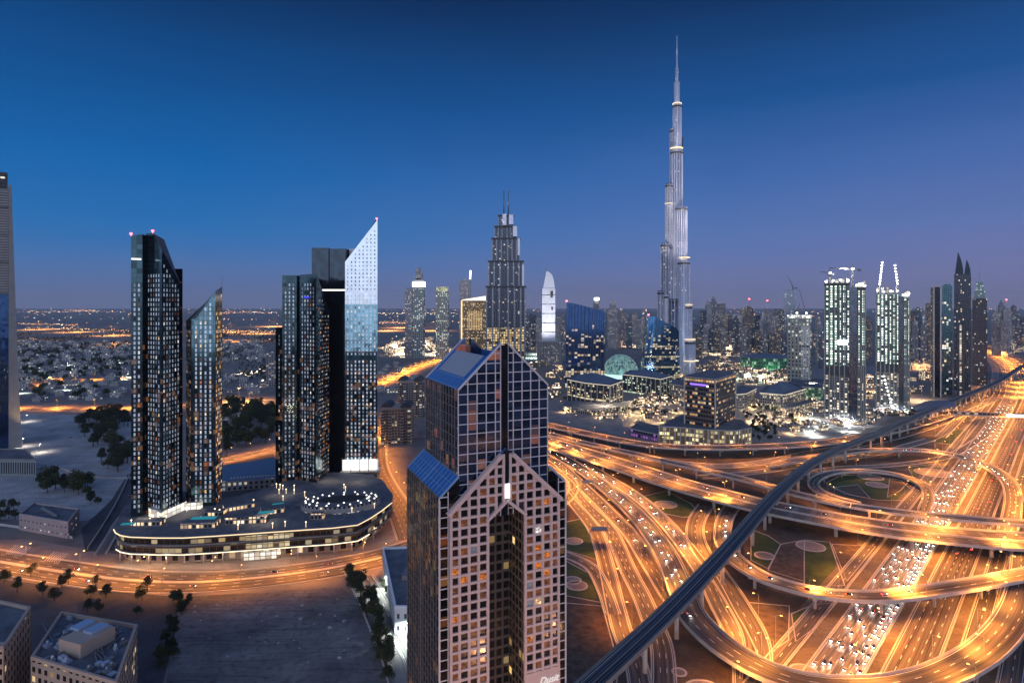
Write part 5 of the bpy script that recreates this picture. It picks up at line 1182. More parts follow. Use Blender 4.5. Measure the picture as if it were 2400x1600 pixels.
# two blue glass office towers with curved tops
def blue_tower(label, pts_top, D, u0b, u1b, turn, mat, side):
    root = empty('blue_glass_tower', (X((u0b + u1b) / 2, D), D, 0), label, 'office tower')
    n = len(pts_top); dp = 46
    mb = MB(); fr = [(X(u, D) , D + (0 if turn == 0 else -6 * math.sin(math.pi * i / (n - 1)))) for i, (u, v) in enumerate(pts_top)]; tops = [ZZ(v, D) for u, v in pts_top]
    poly = fr + [(fr[-1][0] + 4, D + dp), (fr[0][0] + 4, D + dp)]
    b = [(X(u0b + (u1b - u0b) * i / (n - 1), D), p[1]) for i, p in enumerate(fr)] + [(X(u1b, D) + 5, D + dp), (X(u0b, D) + 5, D + dp)]
    tp = tops + [tops[-1], tops[0]]; N = len(poly); uu = 0
    for i in range(N):
        j = (i + 1) % N; L = math.hypot(b[j][0] - b[i][0], b[j][1] - b[i][1])
        mb.face([(*b[i], 0), (*b[j], 0), (*poly[j], tp[j]), (*poly[i], tp[i])], 0 if i < n - 1 else 1, [(uu, 0), (uu + L, 0), (uu + L, tp[j]), (uu, tp[i])]); uu += L
    mb.face([(*poly[i], tp[i]) for i in range(N)], 2); mb.build('curtain_wall', [mat, side, M_ROOF], root)
    beacon(root, (fr[0][0], fr[0][1], tops[0]), 2.0)
    return root
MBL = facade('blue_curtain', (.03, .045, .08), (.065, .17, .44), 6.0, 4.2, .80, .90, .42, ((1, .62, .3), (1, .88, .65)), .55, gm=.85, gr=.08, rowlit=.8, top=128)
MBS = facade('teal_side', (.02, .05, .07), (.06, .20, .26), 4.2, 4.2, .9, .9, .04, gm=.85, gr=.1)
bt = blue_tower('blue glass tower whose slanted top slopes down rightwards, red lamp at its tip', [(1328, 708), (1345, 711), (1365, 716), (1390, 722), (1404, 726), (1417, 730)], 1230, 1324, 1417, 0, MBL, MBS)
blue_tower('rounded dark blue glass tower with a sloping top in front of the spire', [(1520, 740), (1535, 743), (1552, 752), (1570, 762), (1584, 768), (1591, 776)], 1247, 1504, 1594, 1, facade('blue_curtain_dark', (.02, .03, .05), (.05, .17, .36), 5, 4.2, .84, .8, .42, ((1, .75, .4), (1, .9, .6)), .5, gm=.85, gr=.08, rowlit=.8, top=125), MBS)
# glass dome glowing teal between them
D = 1380; c = G(1462, 877); r = empty('glass_dome', (X(1462, D), D + 40, 0), 'teal glowing glass dome between the two blue glass towers', 'dome')
mb = MB(); n = 20; mdome = facade('dome_glass', (.05, .16, .14), (.10, .30, .27), 4, 4, .95, .95, .95, ((.35, .8, .66), (.75, 1, .9)), .28, rowlit=.2)
for i in range(n):
    for j in range(6):
        def dp(i_, j_): a = 2 * math.pi * i_ / n; e = math.pi / 2 * j_ / 6; return (X(1462, D) + 44 * math.cos(e) * math.cos(a), D + 40 + 44 * math.cos(e) * math.sin(a), 52 * math.sin(e))
        mb.face([dp(i, j), dp(i + 1, j), dp(i + 1, j + 1), dp(i, j + 1)], 0, [(i * 15, j * 12), (i * 15 + 15, j * 12), (i * 15 + 15, j * 12 + 12), (i * 15, j * 12 + 12)], True)
mb.build('dome_shell', mdome, r); mb = MB(); mb.prism(circle(X(1462, D), D + 40, 54, 24), 0, 8); mb.build('dome_base', glow('dome_base', (.6, 1, .88), 1.0), r)
for u, v, e in ((1432, 868, 1.2e5), (1250, 838, 1.2e5), (1480, 880, 6e4)):
    l = bpy.data.objects.new('dome_light', ldata('dome_light', (.6, 1, .86), e * 2.5, 160, soft=3)); COL.objects.link(l); p = G(u, v, 0); l.parent = r; l.location = (p.x - r.location.x, p.y - 14 - r.location.y, 22)
# low lit offices
M_RIM = glow('roof_rim', (1, .86, .66), .75)
def office(label, corners, D_or_z, floors_mat, hgt, hip=None, edge=True, group=None, name='office_block', fins=0, cat='office block'):
    P = [(G(u, v, hgt).x, G(u, v, hgt).y) for u, v in corners]
    A = sum(P[i][0] * P[(i + 1) % len(P)][1] - P[(i + 1) % len(P)][0] * P[i][1] for i in range(len(P)))
    if A < 0: P = P[::-1]
    root = empty(name, (P[0][0], P[0][1], 0), label, cat, group)
    mb = MB(); mb.prism(P, 0, hgt, 0, 1); mb.build('curtain_wall', [floors_mat, M_ROOF], root)
    Q = inset(P, -1.2); mb = MB(); mb.prism(Q, hgt + .02, hgt + 1.1, 0, 1, bottom=True); mb.build('roof_edge', [M_RIM if edge else M_CONC, M_ROOF], root)
    if hip:
        cx = sum(p[0] for p in P) / len(P); cy_ = sum(p[1] for p in P) / len(P)
        mb = MB(); mb.prism(inset(P, 7), hgt + 1.12, hgt + 1.2 + hip, 0, 0, sc=.25); mb.build('hip_roof', M_ROOFD, root)
    n = len(P)
    for i in range(n):
        a, b = Vector(P[i]), Vector(P[(i + 1) % n]); L = (b - a).length; d = (b - a) / L; nv = Vector((d.y, -d.x))
        if nv.y > .3 or not fins: continue
        for k in range(fins + 1):
            q = a + d * L * k / fins + nv * .9; mb = MB(); mb.box((q.x, q.y, 0), (1.1, 1.1, hgt), 0, math.atan2(d.y, d.x)); mb.build('column', M_CONC, root)
    return root, P
M_ROOFD = plain('slate_roof', (.14, .17, .21), .6, .2, var=.15)
FO1 = facade('office_glass', (.09, .085, .08), (.06, .065, .07), 3.2, 4.4, .92, .55, .28, ((1, .70, .32), (1, .9, .65)), .9, gm=.6, rowlit=.8)
FO2 = facade('office_stone', (.33, .30, .27), (.06, .06, .065), 3.4, 4.2, .5, .6, .30, ((1, .75, .4), (1, .92, .7)), .9, gm=.6, rowlit=.6)
FO3 = facade('office_green', (.06, .075, .07), (.06, .08, .075), 3.2, 4.4, .92, .55, .30, ((.75, 1, .75), (1, .95, .7)), .8, gm=.6, rowlit=.8)
office('low dark glass office with bright roof rim, below the slanted blue tower', [(1331, 890), (1372, 898), (1430, 904), (1458, 894), (1415, 880), (1352, 878)], 0, FO1, 36, 9, True, fins=4)
office('low green lit glass office with a pale roof rim below the teal dome', [(1460, 878), (1505, 883), (1548, 889), (1574, 882), (1530, 870), (1478, 868)], 0, FO3, 33, 8, True, fins=4)
office('arcaded low stone building in front of the rimmed glass office', [(1320, 952), (1395, 962), (1470, 950), (1480, 940), (1420, 945), (1330, 940)], 0, facade('arcade', (.30, .26, .22), (.10, .08, .06), 4, 5, .5, .7, .55, ((1, .75, .4), (1, .9, .65)), .9, rowlit=.2), 8, None, False)
office('low pale stone office with lit rim seen at the left of the purple signed block', [(1570, 900), (1604, 905), (1612, 894), (1580, 890)], 0, FO2, 26, None, False, fins=0)
office('grey stone office with a lit cornice immediately right of the purple signed block', [(1726, 925), (1748, 923), (1772, 911), (1740, 905), (1722, 910)], 0, FO2, 27, None, True)
office('broad stone office with a slate pyramid roof and glowing cornice near the floodlit building site', [(1782, 921), (1838, 926), (1889, 911), (1850, 900), (1795, 905)], 0, FO2, 24, 11, True, fins=0)
office('long low stone wing in front of the pyramid roofed office', [(1840, 960), (1905, 942), (1900, 936), (1832, 952)], 0, FO2, 8, None, False)
# big office block with a purple sign and its podium
r, P = office('big dark office block with lit floors and a purple strip sign above its podium', [(1604, 883), (1676, 890), (1724, 876), (1662, 868)], 0, facade('office_grid_wall', (.10, .095, .10), (.05, .045, .045), 3.6, 5.2, .84, .5, .42, ((1, .42, .13), (1, .82, .5)), .6, gm=.6, rowlit=.6), 78, None, False)
a, b = Vector(P[0]), Vector(P[1]); d = (b - a); nv = Vector((d.y, -d.x)).normalized()
for z0_, f0, f1, m in ((70.5, .2, .72, glow('purple_sign', (.25, .12, 1), 1.8)), (69.5, .74, .79, M_STRIPW)):
    q0, q1 = a + d * f0 + nv * .5, a + d * f1 + nv * .5; mb = MB(); mb.bar((q0.x, q0.y, z0_), (q1.x, q1.y, z0_), .6, 0, 2.0); mb.build('sign_strip', m, r)
for q in (P[0], P[1], P[2]): mb = MB(); mb.box((q[0], q[1] - .3, 18), (1.4, 1.4, 60)); mb.build('corner_post', M_CONC, r)
office('low podium with tall yellow lit windows below the big office block', [(1545, 1000), (1607, 1003), (1660, 1008), (1722, 1010), (1759, 1003), (1735, 985), (1668, 985), (1600, 972)], 0, facade('podium_lit', (.26, .15, .11), (.5, .4, .2), 4.2, 5.0, .85, .7, .62, ((1, .80, .32), (1, .92, .6)), .85, gm=.4, rowlit=.3), 20, None, False, name='podium_block', fins=5)
office('dark low shed with violet lit front left of the yellow windowed podium', [(1478, 1005), (1540, 1018), (1545, 1000), (1500, 988)], 0, facade('violet_wall', (.14, .09, .16), (.08, .05, .10), 4, 5, .6, .6, .4, ((.8, .3, 1), (.5, .3, 1)), .35), 9, None, False, name='shed', cat='shed')
# green lit round hall
c = G(1807, 862); r = empty('round_hall', (c.x, c.y, 0), 'low round hall with green lit wall behind the pyramid roofed office', 'hall')
mb = MB(); mb.prism(circle(c.x, c.y + 40, 62, 28), 0, 26, 0, 1); mb.build('wall', [facade('green_wall', (.10, .30, .17), (.15, .45, .25), 6, 9, .85, .8, .75, ((.3, 1, .5), (.7, 1, .8)), .38), M_ROOFD], r)
mb = MB(); mb.prism(circle(c.x, c.y + 40, 64, 28), 26.02, 30, 0, 0, bottom=True, sc=.9); mb.build('roof', M_ROOFD, r)
l = bpy.data.objects.new('hall_light', ldata('hall_light', (.4, 1, .55), 6e4, 150, soft=3)); COL.objects.link(l); l.parent = r; l.location = (-10, -50, 25)
office('low green netted site building under the mid pale tower', [(1850, 905), (1925, 910), (1930, 890), (1860, 886)], 0, facade('green_net', (.12, .34, .18), (.2, .4, .25), 5, 5, .7, .7, .4, ((.6, 1, .6), (1, 1, .8)), .45), 24, None, False, name='site_building')
# towers under construction
M_SLAB = plain('raw_concrete', (.34, .35, .33), .85); M_SITE = facade('site_bays', (.14, .17, .15), (.10, .14, .12), 6.2, 3.6, .42, .62, .80, ((.62, 1, .78), (1, 1, .88)), 2.2, gm=.2, rowlit=.25)
M_SITE2 = facade('site_low', (.20, .19, .18), (.12, .12, .12), 5.5, 3.6, .6, .62, .38, ((1, .95, .85), (1, .75, .45)), 1.3, gm=.2)
M_CRANE = plain('crane_steel', (.13, .13, .13), .6)
def crane(p, h, jib, ang, label, tilt=0, lights=()):
    r = empty('tower_crane', p, label, 'crane'); p = Vector(p); d = Vector((math.cos(ang), math.sin(ang), 0))
    mb = MB(); t = p + Vector((0, 0, h))
    for sx_ in (-.9, .9):
        for sy_ in (-.9, .9): mb.bar(p + Vector((sx_, sy_, 0)), t + Vector((sx_, sy_, 0)), .45)
    n = int(h / 4)
    for k in range(n): mb.bar(p + Vector((-.9 if k % 2 else .9, -.9, k * h / n)), p + Vector((.9 if k % 2 else -.9, -.9, (k + 1) * h / n)), .35)
    mb.build('mast', M_CRANE, r)
    tip = t + d * jib * math.cos(tilt) + Vector((0, 0, jib * math.sin(tilt))); mb = MB()
    mb.bar(t + Vector((0, 0, .8)), tip + Vector((0, 0, .5)), .5); mb.bar(t - Vector((0, 0, .8)), tip, .5)
    n = int(jib / 4)
    for k in range(n): mb.bar(t.lerp(tip, k / n) + Vector((0, 0, .8 if k % 2 else -.6)), t.lerp(tip, (k + 1) / n) + Vector((0, 0, -.6 if k % 2 else .8)), .3)
    mb.build('jib', M_CRANE, r)
    b = t - d * jib * .3; mb = MB(); mb.bar(t, b, 1.0); mb.box((b.x, b.y, b.z - 3), (3.5, 2.5, 3)); mb.build('counter_jib', M_CRANE, r)
    mb = MB(); mb.box((t.x, t.y - 1.5, t.z - 1.5), (2.4, 2.4, 2.6)); mb.bar(t, t + Vector((0, 0, 7)), .8); mb.build('cab', M_CRANE, r)
    for f in lights:
        q = t.lerp(tip, f); mb = MB(); mb.cyl((q.x, q.y - 1.5, q.z - 1), 1.5, 2.2, 8); mb.build('floodlight', M_FLOOD, r)
    return r
def site_tower(label, u0, u1, us0, us1, u2, u3, vt, vb, vt2, D, seed):
    root = empty('unfinished_tower', (X((u0 + u3) / 2, D), D, 0), label, 'skyscraper'); x = lambda u: X(u, D); z = lambda v: ZZ(v, D); rnd = random.Random(seed)
    for a, b, vtop, dy in ((u0, u1, vt, 0), (u2, u3, vt2, 8)):
        w = x(b) - x(a); cx = (x(a) + x(b)) / 2
        mb = MB(); mb.prism(rect(cx, D + 16 + dy, w - 1.5, 30), z(vb), z(vtop), 0, 1); mb.build('upper_floors', [M_SITE, M_ROOF], root)
        mb = MB(); mb.prism(rect(cx, D + 16 + dy, w - 1.2, 30.5), 0, z(vb), 0, 1); mb.build('lower_floors', [M_SITE2, M_ROOF], root)
        mb = MB(); zz_ = 3.6
        while zz_ < z(vtop): mb.box((cx, D + 16 + dy, zz_ - .25), (w, 32, .4)); zz_ += 3.6
        mb.build('floor_slab_edge', M_SLAB, root)
        mb = MB()
        for f in range(6): mb.box((cx - w / 2 + w * f / 5, D - .3 + dy, 0), (1.5, 1.2, z(vtop) - 2))
        mb.build('column_line', M_SLAB, root)
        mb = MB(); mb.prism(rect(cx, D + 16 + dy, w + .6, 32.6), z(vb) - 5, z(vb) + 9, 0, 0); mb.build('screen_band', M_BAND, root)
        mb = MB(); mb.prism(rect(cx, D + 16 + dy, w + 1, 33), z(vtop) - .8, z(vtop) + 3.4, 0, 1); mb.build('top_screen', [M_BAND if vt < 670 else M_SLAB, M_ROOF], root)
        for k in range(5):
            mb = MB(); mb.box((cx + w * (k / 4 - .5) * .86, D + rnd.uniform(2, 20) + dy, z(vtop) + 3.4), (rnd.uniform(2, 5), 3, rnd.uniform(3, 9))); mb.build('formwork', facade('formwork', (.42, .38, .30), (.4, .35, .25), 2, 2, .8, .8, .7, ((1, .95, .8), (1, .85, .5)), .7) if k == 0 and 'formwork' not in MATS else MATS['formwork'], root)
        for f in (.06, .35, .65, .94):
            mb = MB(); q = (cx + w * (f - .5), D - 1 + dy, z(vtop) + 4 + rnd.uniform(0, 3)); mb.box(q, (2.6, 1.4, 1.8)); mb.build('floodlight', M_FLOOD, root)
    mb = MB(); mb.box(((x(us0) + x(us1)) / 2, D + 12, 0), (x(us1) - x(us0) + .5, 28, z(vt) - 3)); mb.build('dark_fin', glassm('fin_glass_%d' % seed, (.10, .12, .16), .2, .7), root)
    l = bpy.data.objects.new('work_light', ldata('work_light', (.95, .97, 1), 1.6e5, 160, soft=3)); COL.objects.link(l); l.parent = root; l.location = (0, -22, 16)
    l = bpy.data.objects.new('work_light', ldata('work_light', (1, .97, .92), 1.5e5, 170, soft=3)); COL.objects.link(l); l.parent = root; l.location = (0, 6, z(vt) + 26)
    return root
st = site_tower('floodlit unfinished tower with dark vertical fin and cranes, left of the bright pair', 1932, 1991, 1990, 2008, 2007, 2028, 668, 872, 678, 876, 3)
mb = MB(); mb.box((X(1975, 876), 874.6, ZZ(808, 876)), (X(1987, 876) - X(1963, 876), 1, 7)); mb.build('lit_sign', glow('site_sign', (.8, .87, 1), 2.6), st)
site_tower('floodlit unfinished tower with bright crane lamps, right one of the bright pair', 2053, 2106, 2106, 2117, 2116, 2131, 690, 866, 700, 966, 5)
x = lambda u: X(u, 876)
crane((x(1944), 884, ZZ(668, 876)), 18, 12, 2.6, 'small crane at the left corner of the bright finned tower', .2, (0,)); crane((x(1998), 890, ZZ(672, 876)), 26, 32, 3.05, 'tower crane with a long jib on top of the bright finned tower', .05, (0,))
x = lambda u: X(u, 966)
for u0, u1, v0, v1, n, lab in ((2060, 2067, 668, 610, 8, 'left leaning lamp lined crane jib on the right bright tower'), (2103, 2096, 668, 618, 7, 'right leaning lamp lined crane jib on the right bright tower')):
    r = empty('tower_crane', (x(u0), 975, ZZ(v0 + 20, 966)), lab, 'crane'); p, q = Vector((x(u0), 975, ZZ(v0, 966))), Vector((x(u1), 975, ZZ(v1, 966)))
    mb = MB(); mb.bar(p - Vector((0, 0, 14)), p, 1.6); mb.build('mast', M_CRANE, r); mb = MB(); mb.bar(p, q, .8); mb.build('jib', M_CRANE, r)
    for k in range(n):
        c_ = p.lerp(q, (k + .3) / n); mb = MB(); mb.cyl((c_.x, c_.y - 1, c_.z), 1.3, 1.8, 6); mb.build('floodlight', M_FLOOD, r)
p, q = G(2084, 905, 0), None
r = empty('tower_crane', (X(2086, 950), 950, 0), 'lamp lined crane mast leaning across the foot of the right bright tower', 'crane'); p, q = Vector((X(2106, 948), 948, 4)), Vector((X(2084, 948), 948, ZZ(880, 948)))
mb = MB(); mb.bar(p, q, .9); mb.build('jib', M_CRANE, r); mb = MB(); mb.box((p.x, p.y, 0), (5, 4, 5)); mb.build('cab', M_CRANE, r)
for k in range(9):
    c_ = p.lerp(q, (k + .5) / 9); mb = MB(); mb.cyl((c_.x, c_.y - 1, c_.z), 1.1, 1.6, 6); mb.build('floodlight', M_FLOOD, r)
r, cx, h, w, d = plain_tower('unfinished_tower', 'pale concrete tower with a glowing yellow top and cranes left of the bright pair', 1857, 1913, 746, 1155, facade('pale_site', (.30, .30, .27), (.08, .08, .08), 7, 7, .45, .5, .30, ((1, 1, .85), (.9, 1, .9)), .6))
mb = MB(); mb.prism(rect(cx, 1155 + d / 2, w * 1.02, d * 1.02), h, h + 6); mb.build('lit_top', facade('lit_top', (.5, .5, .4), (.5, .5, .4), 4, 3, .8, .8, .8, ((1, 1, .7), (1, 1, 1)), 1.2), r)
mb = MB()
for z0_, z1_ in ((8, 46), (50, 86), (90, 126)): mb.box((X(1899, 1155), 1154, z0_), (X(1910, 1155) - X(1889, 1155), 2, z1_ - z0_))
mb.build('pale_panel', facade('pale_panel', (.50, .52, .48), (.3, .3, .28), 5, 5, .4, .5, .3, ((1, 1, .9), (1, 1, .9)), .5), r)
for u, t, j, lab in ((1898, 1.85, 46, 'raised crane jib on the pale concrete tower, longer one'), (1876, 1.25, 18, 'raised crane jib on the pale concrete tower, shorter one')):
    crane((X(u, 1160), 1165, h), 10, j, 0 if t < 1.57 else math.pi, lab, t if t < 1.57 else math.pi - t, (0,))
# cluster at the right edge of the skyline
def cl(*a, **k): return plain_tower(*a, **k)
MT1 = facade('brown_slab', (.22, .18, .13), (.07, .06, .05), 3.2, 3.6, .5, .5, .16, es=.6)
cl('high_rise', 'brown slab tower with a red top lamp, left edge of the right hand cluster', 2199, 2207, 674, 1100, MT1, depth=40)
r, cx, h, w, d = cl('high_rise', 'dark slab with a white frame round its face in the right hand cluster', 2208, 2224, 672, 1095, M_BLK, depth=40)
mb = MB()
for u in (2208, 2224): mb.box((X(u, 1094), 1093.5, 0), (2.2, 2.5, h))
mb.box((cx, 1093.5, h), (w + 2.2, 2.5, 2.5)); mb.build('white_frame', plain('frame_white', (.55, .48, .47), .6), r)
cl('high_rise', 'teal glass tower beside the white framed slab', 2226, 2250, 669, 1130, facade('teal_tower', (.05, .09, .11), (.10, .22, .28), 4, 4, .85, .8, .10, gm=.85), depth=40, top='cap')
D = 1180; r, cx, h, w, d = cl('spired_tower', 'dark tower with a twin pronged crown at the right hand cluster', 2252, 2292, 642, D, facade('pronged', (.06, .07, .09), (.08, .10, .13), 4, 4, .6, .7, .08, ((1, .8, .5), (1, .9, .8)), .7, gm=.8), depth=36)
for a, b, vt in ((2254, 2274, 590), (2276, 2291, 608)):
    mb = MB(); xa, xb = X(a, D), X(b, D); zt_ = ZZ(vt, D)
    n = 8
    for k in range(n):
        t0, t1 = k / n, (k + 1) / n
        f = lambda t: (xa + (xb - xa) * .35 * t, xb - (xb - xa) * .62 * t * t, h + (zt_ - h) * t)
        (l0, r0, z0_), (l1, r1, z1_) = f(t0), f(t1)
        mb.face([(l0, D + 4, z0_), (r0, D + 4, z0_), (r1, D + 4, z1_), (l1, D + 4, z1_)]); mb.face([(r0, D + 30, z0_), (l0, D + 30, z0_), (l1, D + 30, z1_), (r1, D + 30, z1_)])
        mb.face([(r0, D + 4, z0_), (r0, D + 30, z0_), (r1, D + 30, z1_), (r1, D + 4, z1_)]); mb.face([(l0, D + 30, z0_), (l0, D + 4, z0_), (l1, D + 4, z1_), (l1, D + 30, z1_)])
    mb.build('crown_prong', M_BLK, r)
cl('high_rise', 'dark slab with a lit stair strip in front of the twin pronged tower', 2258, 2276, 762, 1090, facade('stair_tower', (.06, .055, .05), (.3, .3, .28), 12, 4, .3, .7, .7, ((1, .85, .6), (1, 1, 1)), .8), depth=30)
r, cx, h, w, d = cl('high_rise', 'dark tower with a pale green cap right of the twin pronged tower', 2296, 2331, 699, 1260, facade('dark_grid', (.07, .07, .085), (.10, .10, .12), 4, 4, .6, .6, .10, es=.6), depth=40)
mb = MB(); mb.prism(rect(cx, 1280, w * .72, 30), h, h + 17, 0, 1); mb.prism(rect(cx, 1280, w * .5, 22), h + 17, h + 34, 0, 1); mb.bar((cx, 1275, h + 34), (cx, 1275, h + 56), 1.2); mb.build('cap', [facade('green_cap', (.28, .38, .36), (.2, .3, .3), 4, 4, .7, .6, .3, ((.7, 1, .9), (1, 1, 1)), .5), M_ROOF], r)
mb = MB(); mb.box((X(2294, 1250), 1256, 0), (3, 3, h * .55)); mb.build('lit_edge', M_STRIP, r)
# beige twin hotels with round roofs behind the side street
for u0, u1, vt, vb, lab, D in ((893, 964, 955, 1040, 'beige apartment block with dark curved roof ornaments beside the orange street', 730), (932, 990, 893, 950, 'grey brown apartment block with a round roof pediment behind the beige one', 900)):
    w = X(u1, D) - X(u0, D); cx = (X(u0, D) + X(u1, D)) / 2; h = ZZ(vt, D); root = empty('apartment_block', (cx, D + 14, 0), lab, 'apartment block')
    mb = MB(); mb.prism(rect(cx, D + 14, w, 28, .18), 0, h, 0, 1); mb.build('wall', [facade('balcony_wall_%d' % D, (.38, .29, .23) if D < 800 else (.24, .22, .22), (.07, .06, .055), 3.4, 3.4, .6, .5, .16, ((1, .7, .4), (1, .85, .6)), .6, gm=.3), M_ROOF], root)
    for f in (-.32, .32):
        mb = MB(); n = 10; c0 = Vector((cx + w * f, D - 2, h))
        for k in range(n):
            a0, a1 = math.pi * k / n, math.pi * (k + 1) / n; r_ = w * .17
            p = [c0 + Vector((r_ * math.cos(a0), 0, r_ * math.sin(a0))), c0 + Vector((r_ * math.cos(a1), 0, r_ * math.sin(a1)))]
            mb.face([p[0], p[0] + Vector((0, 24, 0)), p[1] + Vector((0, 24, 0)), p[1]]); mb.face([c0, p[0], p[1]])
        mb.build('curved_roof', M_BAND, root)
    mb = MB(); mb.prism(rect(cx, D + 14, w + 2.5, 30, .18), h - 1.5, h + .6, 0, 0); mb.build('cornice', M_BEIGE, root)
    for f in (-.42, -.2, .2, .42):
        mb = MB(); q = Vector((cx + w * f, D - 2.5 + w * f * .18, 0)); mb.box(q, (w * .1, 3, h * .94), 0, .18); mb.build('balcony_stack', facade('balconies_%d' % D, (.42, .33, .27), (.08, .07, .06), 9, 3.4, .96, .5, .1, es=.5) if 'balconies_%d' % D not in MATS else MATS['balconies_%d' % D], root)
plain_tower('office_slab', 'small grey slab tower with a pale crown in the gap between the dark towers', 624, 652, 828, 1250, F1, 'office block', top='cap')
D = 1400
# bright souk area: many small lit blocks
rnd = random.Random(33)
BL = [facade('lit_low_%d' % i, (.30, .25, .22), (.3, .25, .2), 4, 4.2, .7, .65, l_, ((1, .6, .3), (1, .88, .65)), e_) for i, (l_, e_) in enumerate(((.8, 2.6), (.5, 1.1), (.35, .8)))]
def small_block(x_, y_, w, d_, h_, rz, mat, label, group, name='low_building'):
    o = MB(); o.box((0, 0, 0), (w, d_, h_), 0, 0, 1); o.box((w * .1, 0, h_ + .01), (w * .4, d_ * .4, 2.4), 0, 0, 1)
    ob = o.build(name, [mat, M_ROOF], None, (0, 0, 0)); ob.location = (x_, y_, 0); ob.rotation_euler = (0, 0, rz); tag(ob, label, 'low building', group)
for poly, n, lo, hi, h0, h1, ms, lab, g in (
    ([(905, 800), (1000, 792), (1060, 815), (1010, 850), (900, 835)], 46, 14, 40, 6, 16, (0, 0, 1), 'brightly lit low building in the glowing district left of the gabled tower', 'lit low buildings left of the gabled tower'),
    ([(1440, 790), (1510, 790), (1500, 830), (1440, 830)], 18, 16, 34, 8, 22, (0, 1), 'warm lit low building behind the teal dome', 'lit low buildings behind the teal dome'),
    ([(1620, 815), (1790, 812), (1800, 830), (1620, 850)], 40, 12, 34, 5, 14, (1, 2, 0), 'low lit building at the foot of the hazy skyline right of the spire', 'low buildings below the skyline'),
    ([(1600, 850), (1760, 845), (1780, 890), (1730, 900)], 22, 14, 30, 6, 12, (2, 1), 'low building behind the big purple signed office block', 'low buildings behind the purple signed block'),
    ([(2140, 860), (2195, 850), (2195, 910), (2140, 930)], 14, 12, 26, 8, 20, (1, 2), 'low lit building between the bright tower pair and the white framed slab', 'low buildings right of the bright pair'),
    ([(1895, 955), (2110, 945), (2140, 965), (1960, 1020), (1890, 1015)], 34, 6, 14, 2.6, 7, (2, 1), 'site cabin in the floodlit building site', 'site cabins'),
    ([(1760, 965), (1895, 960), (1890, 1010), (1780, 1020)], 18, 7, 16, 3, 7, (1, 2), 'small pavilion in the yard right of the yellow windowed podium', 'pavilions right of the podium'),
    ([(1320, 965), (1560, 950), (1590, 975), (1540, 990), (1400, 985)], 22, 7, 18, 3, 7, (1, 2), 'small pavilion in the yard in front of the rimmed low offices', 'pavilions in front of the low offices'),
    ([(1240, 850), (1320, 840), (1325, 930), (1300, 950), (1250, 930)], 26, 10, 22, 4, 12, (0, 1, 2), 'lit low building right of the gabled tower below the white tower', 'low buildings right of the gabled tower'),
    ([(1590, 905), (1612, 905), (1612, 965), (1480, 950), (1500, 930)], 22, 8, 18, 4, 9, (0, 1), 'warm lit pavilion left of the big purple signed office block', 'pavilions left of the purple signed block'),
    ([(1725, 880), (1860, 872), (1860, 905), (1790, 900), (1725, 905)], 24, 12, 26, 6, 14, (0, 1, 1), 'lit low building behind the pyramid roofed office', 'low buildings behind the pyramid roofed office'),
    ([(1890, 905), (1930, 905), (1930, 960), (1890, 955)], 14, 9, 20, 4, 12, (0, 1, 2), 'lit low building left of the bright finned tower', 'low buildings left of the finned tower'),
    ([(2030, 880), (2052, 880), (2052, 950), (2030, 955)], 10, 8, 16, 4, 10, (0, 1), 'lit low building between the two bright unfinished towers', 'low buildings between the bright pair'),
    ([(1240, 780), (1320, 775), (1320, 830), (1240, 840)], 30, 14, 30, 6, 18, (1, 0, 2), 'lit low building around the foot of the slim white tower', 'low buildings around the white tower'),
    ([(1640, 790), (1930, 785), (1930, 815), (1640, 818)], 44, 14, 34, 8, 26, (1, 2, 0), 'lit mid-rise block at the foot of the skyline right of the spire', 'mid-rise blocks below the skyline'),
    ([(2330, 790), (2400, 790), (2400, 830), (2335, 840)], 16, 14, 40, 8, 18, (0, 1), 'low lit building at the far right edge', 'low buildings at the far right edge')):
    for x_, y_ in scatter(poly, n, lo * .9, seed=n + 50): small_block(x_, y_, rnd.uniform(lo, hi), rnd.uniform(lo, hi) * .8, rnd.uniform(h0, h1), rnd.uniform(-.5, .5), BL[rnd.choice(ms)], lab, g)
for u, v, e, col in ((960, 830, 1.2e6, (1, .75, .5)), (1000, 815, 1.2e6, (1, .7, .5)), (925, 815, 9e5, (1, .6, .35)), (1030, 830, 9e5, (1, .8, .6)), (1700, 822, 2.5e5, (1, .6, .3)), (1650, 825, 2.5e5, (1, .6, .3)), (2365, 812, 3e5, (1, .5, .2)), (2165, 865, 2e5, (1, .5, .2)), (560, 945, 3e5, (1, .5, .2)), (1480, 812, 3e5, (1, .6, .35)), (1270, 830, 3e5, (.7, 1, .9)), (1560, 905, 1.2e5, (1, .75, .45)), (1760, 890, 2e5, (.8, 1, .7)), (1905, 930, 1.6e5, (1, .8, .5)), (2040, 920, 1.6e5, (1, .6, .3)), (1820, 975, 6e4, (1, .8, .5)), (1420, 965, 6e4, (1, .75, .45)), (1500, 955, 6e4, (1, .75, .45)), (2160, 940, 9e4, (1, .7, .4)), (1690, 860, 1.6e5, (1, .7, .4))):
    p = G(u, v); lamp((p.x, p.y, 0), 0, 'tall floodlight mast over a bright district in the distance', 'floodlight masts over bright districts', 26, 2, True, M_WARM, ldata('mast_light', col, e, 165, soft=2), 'light_mast')
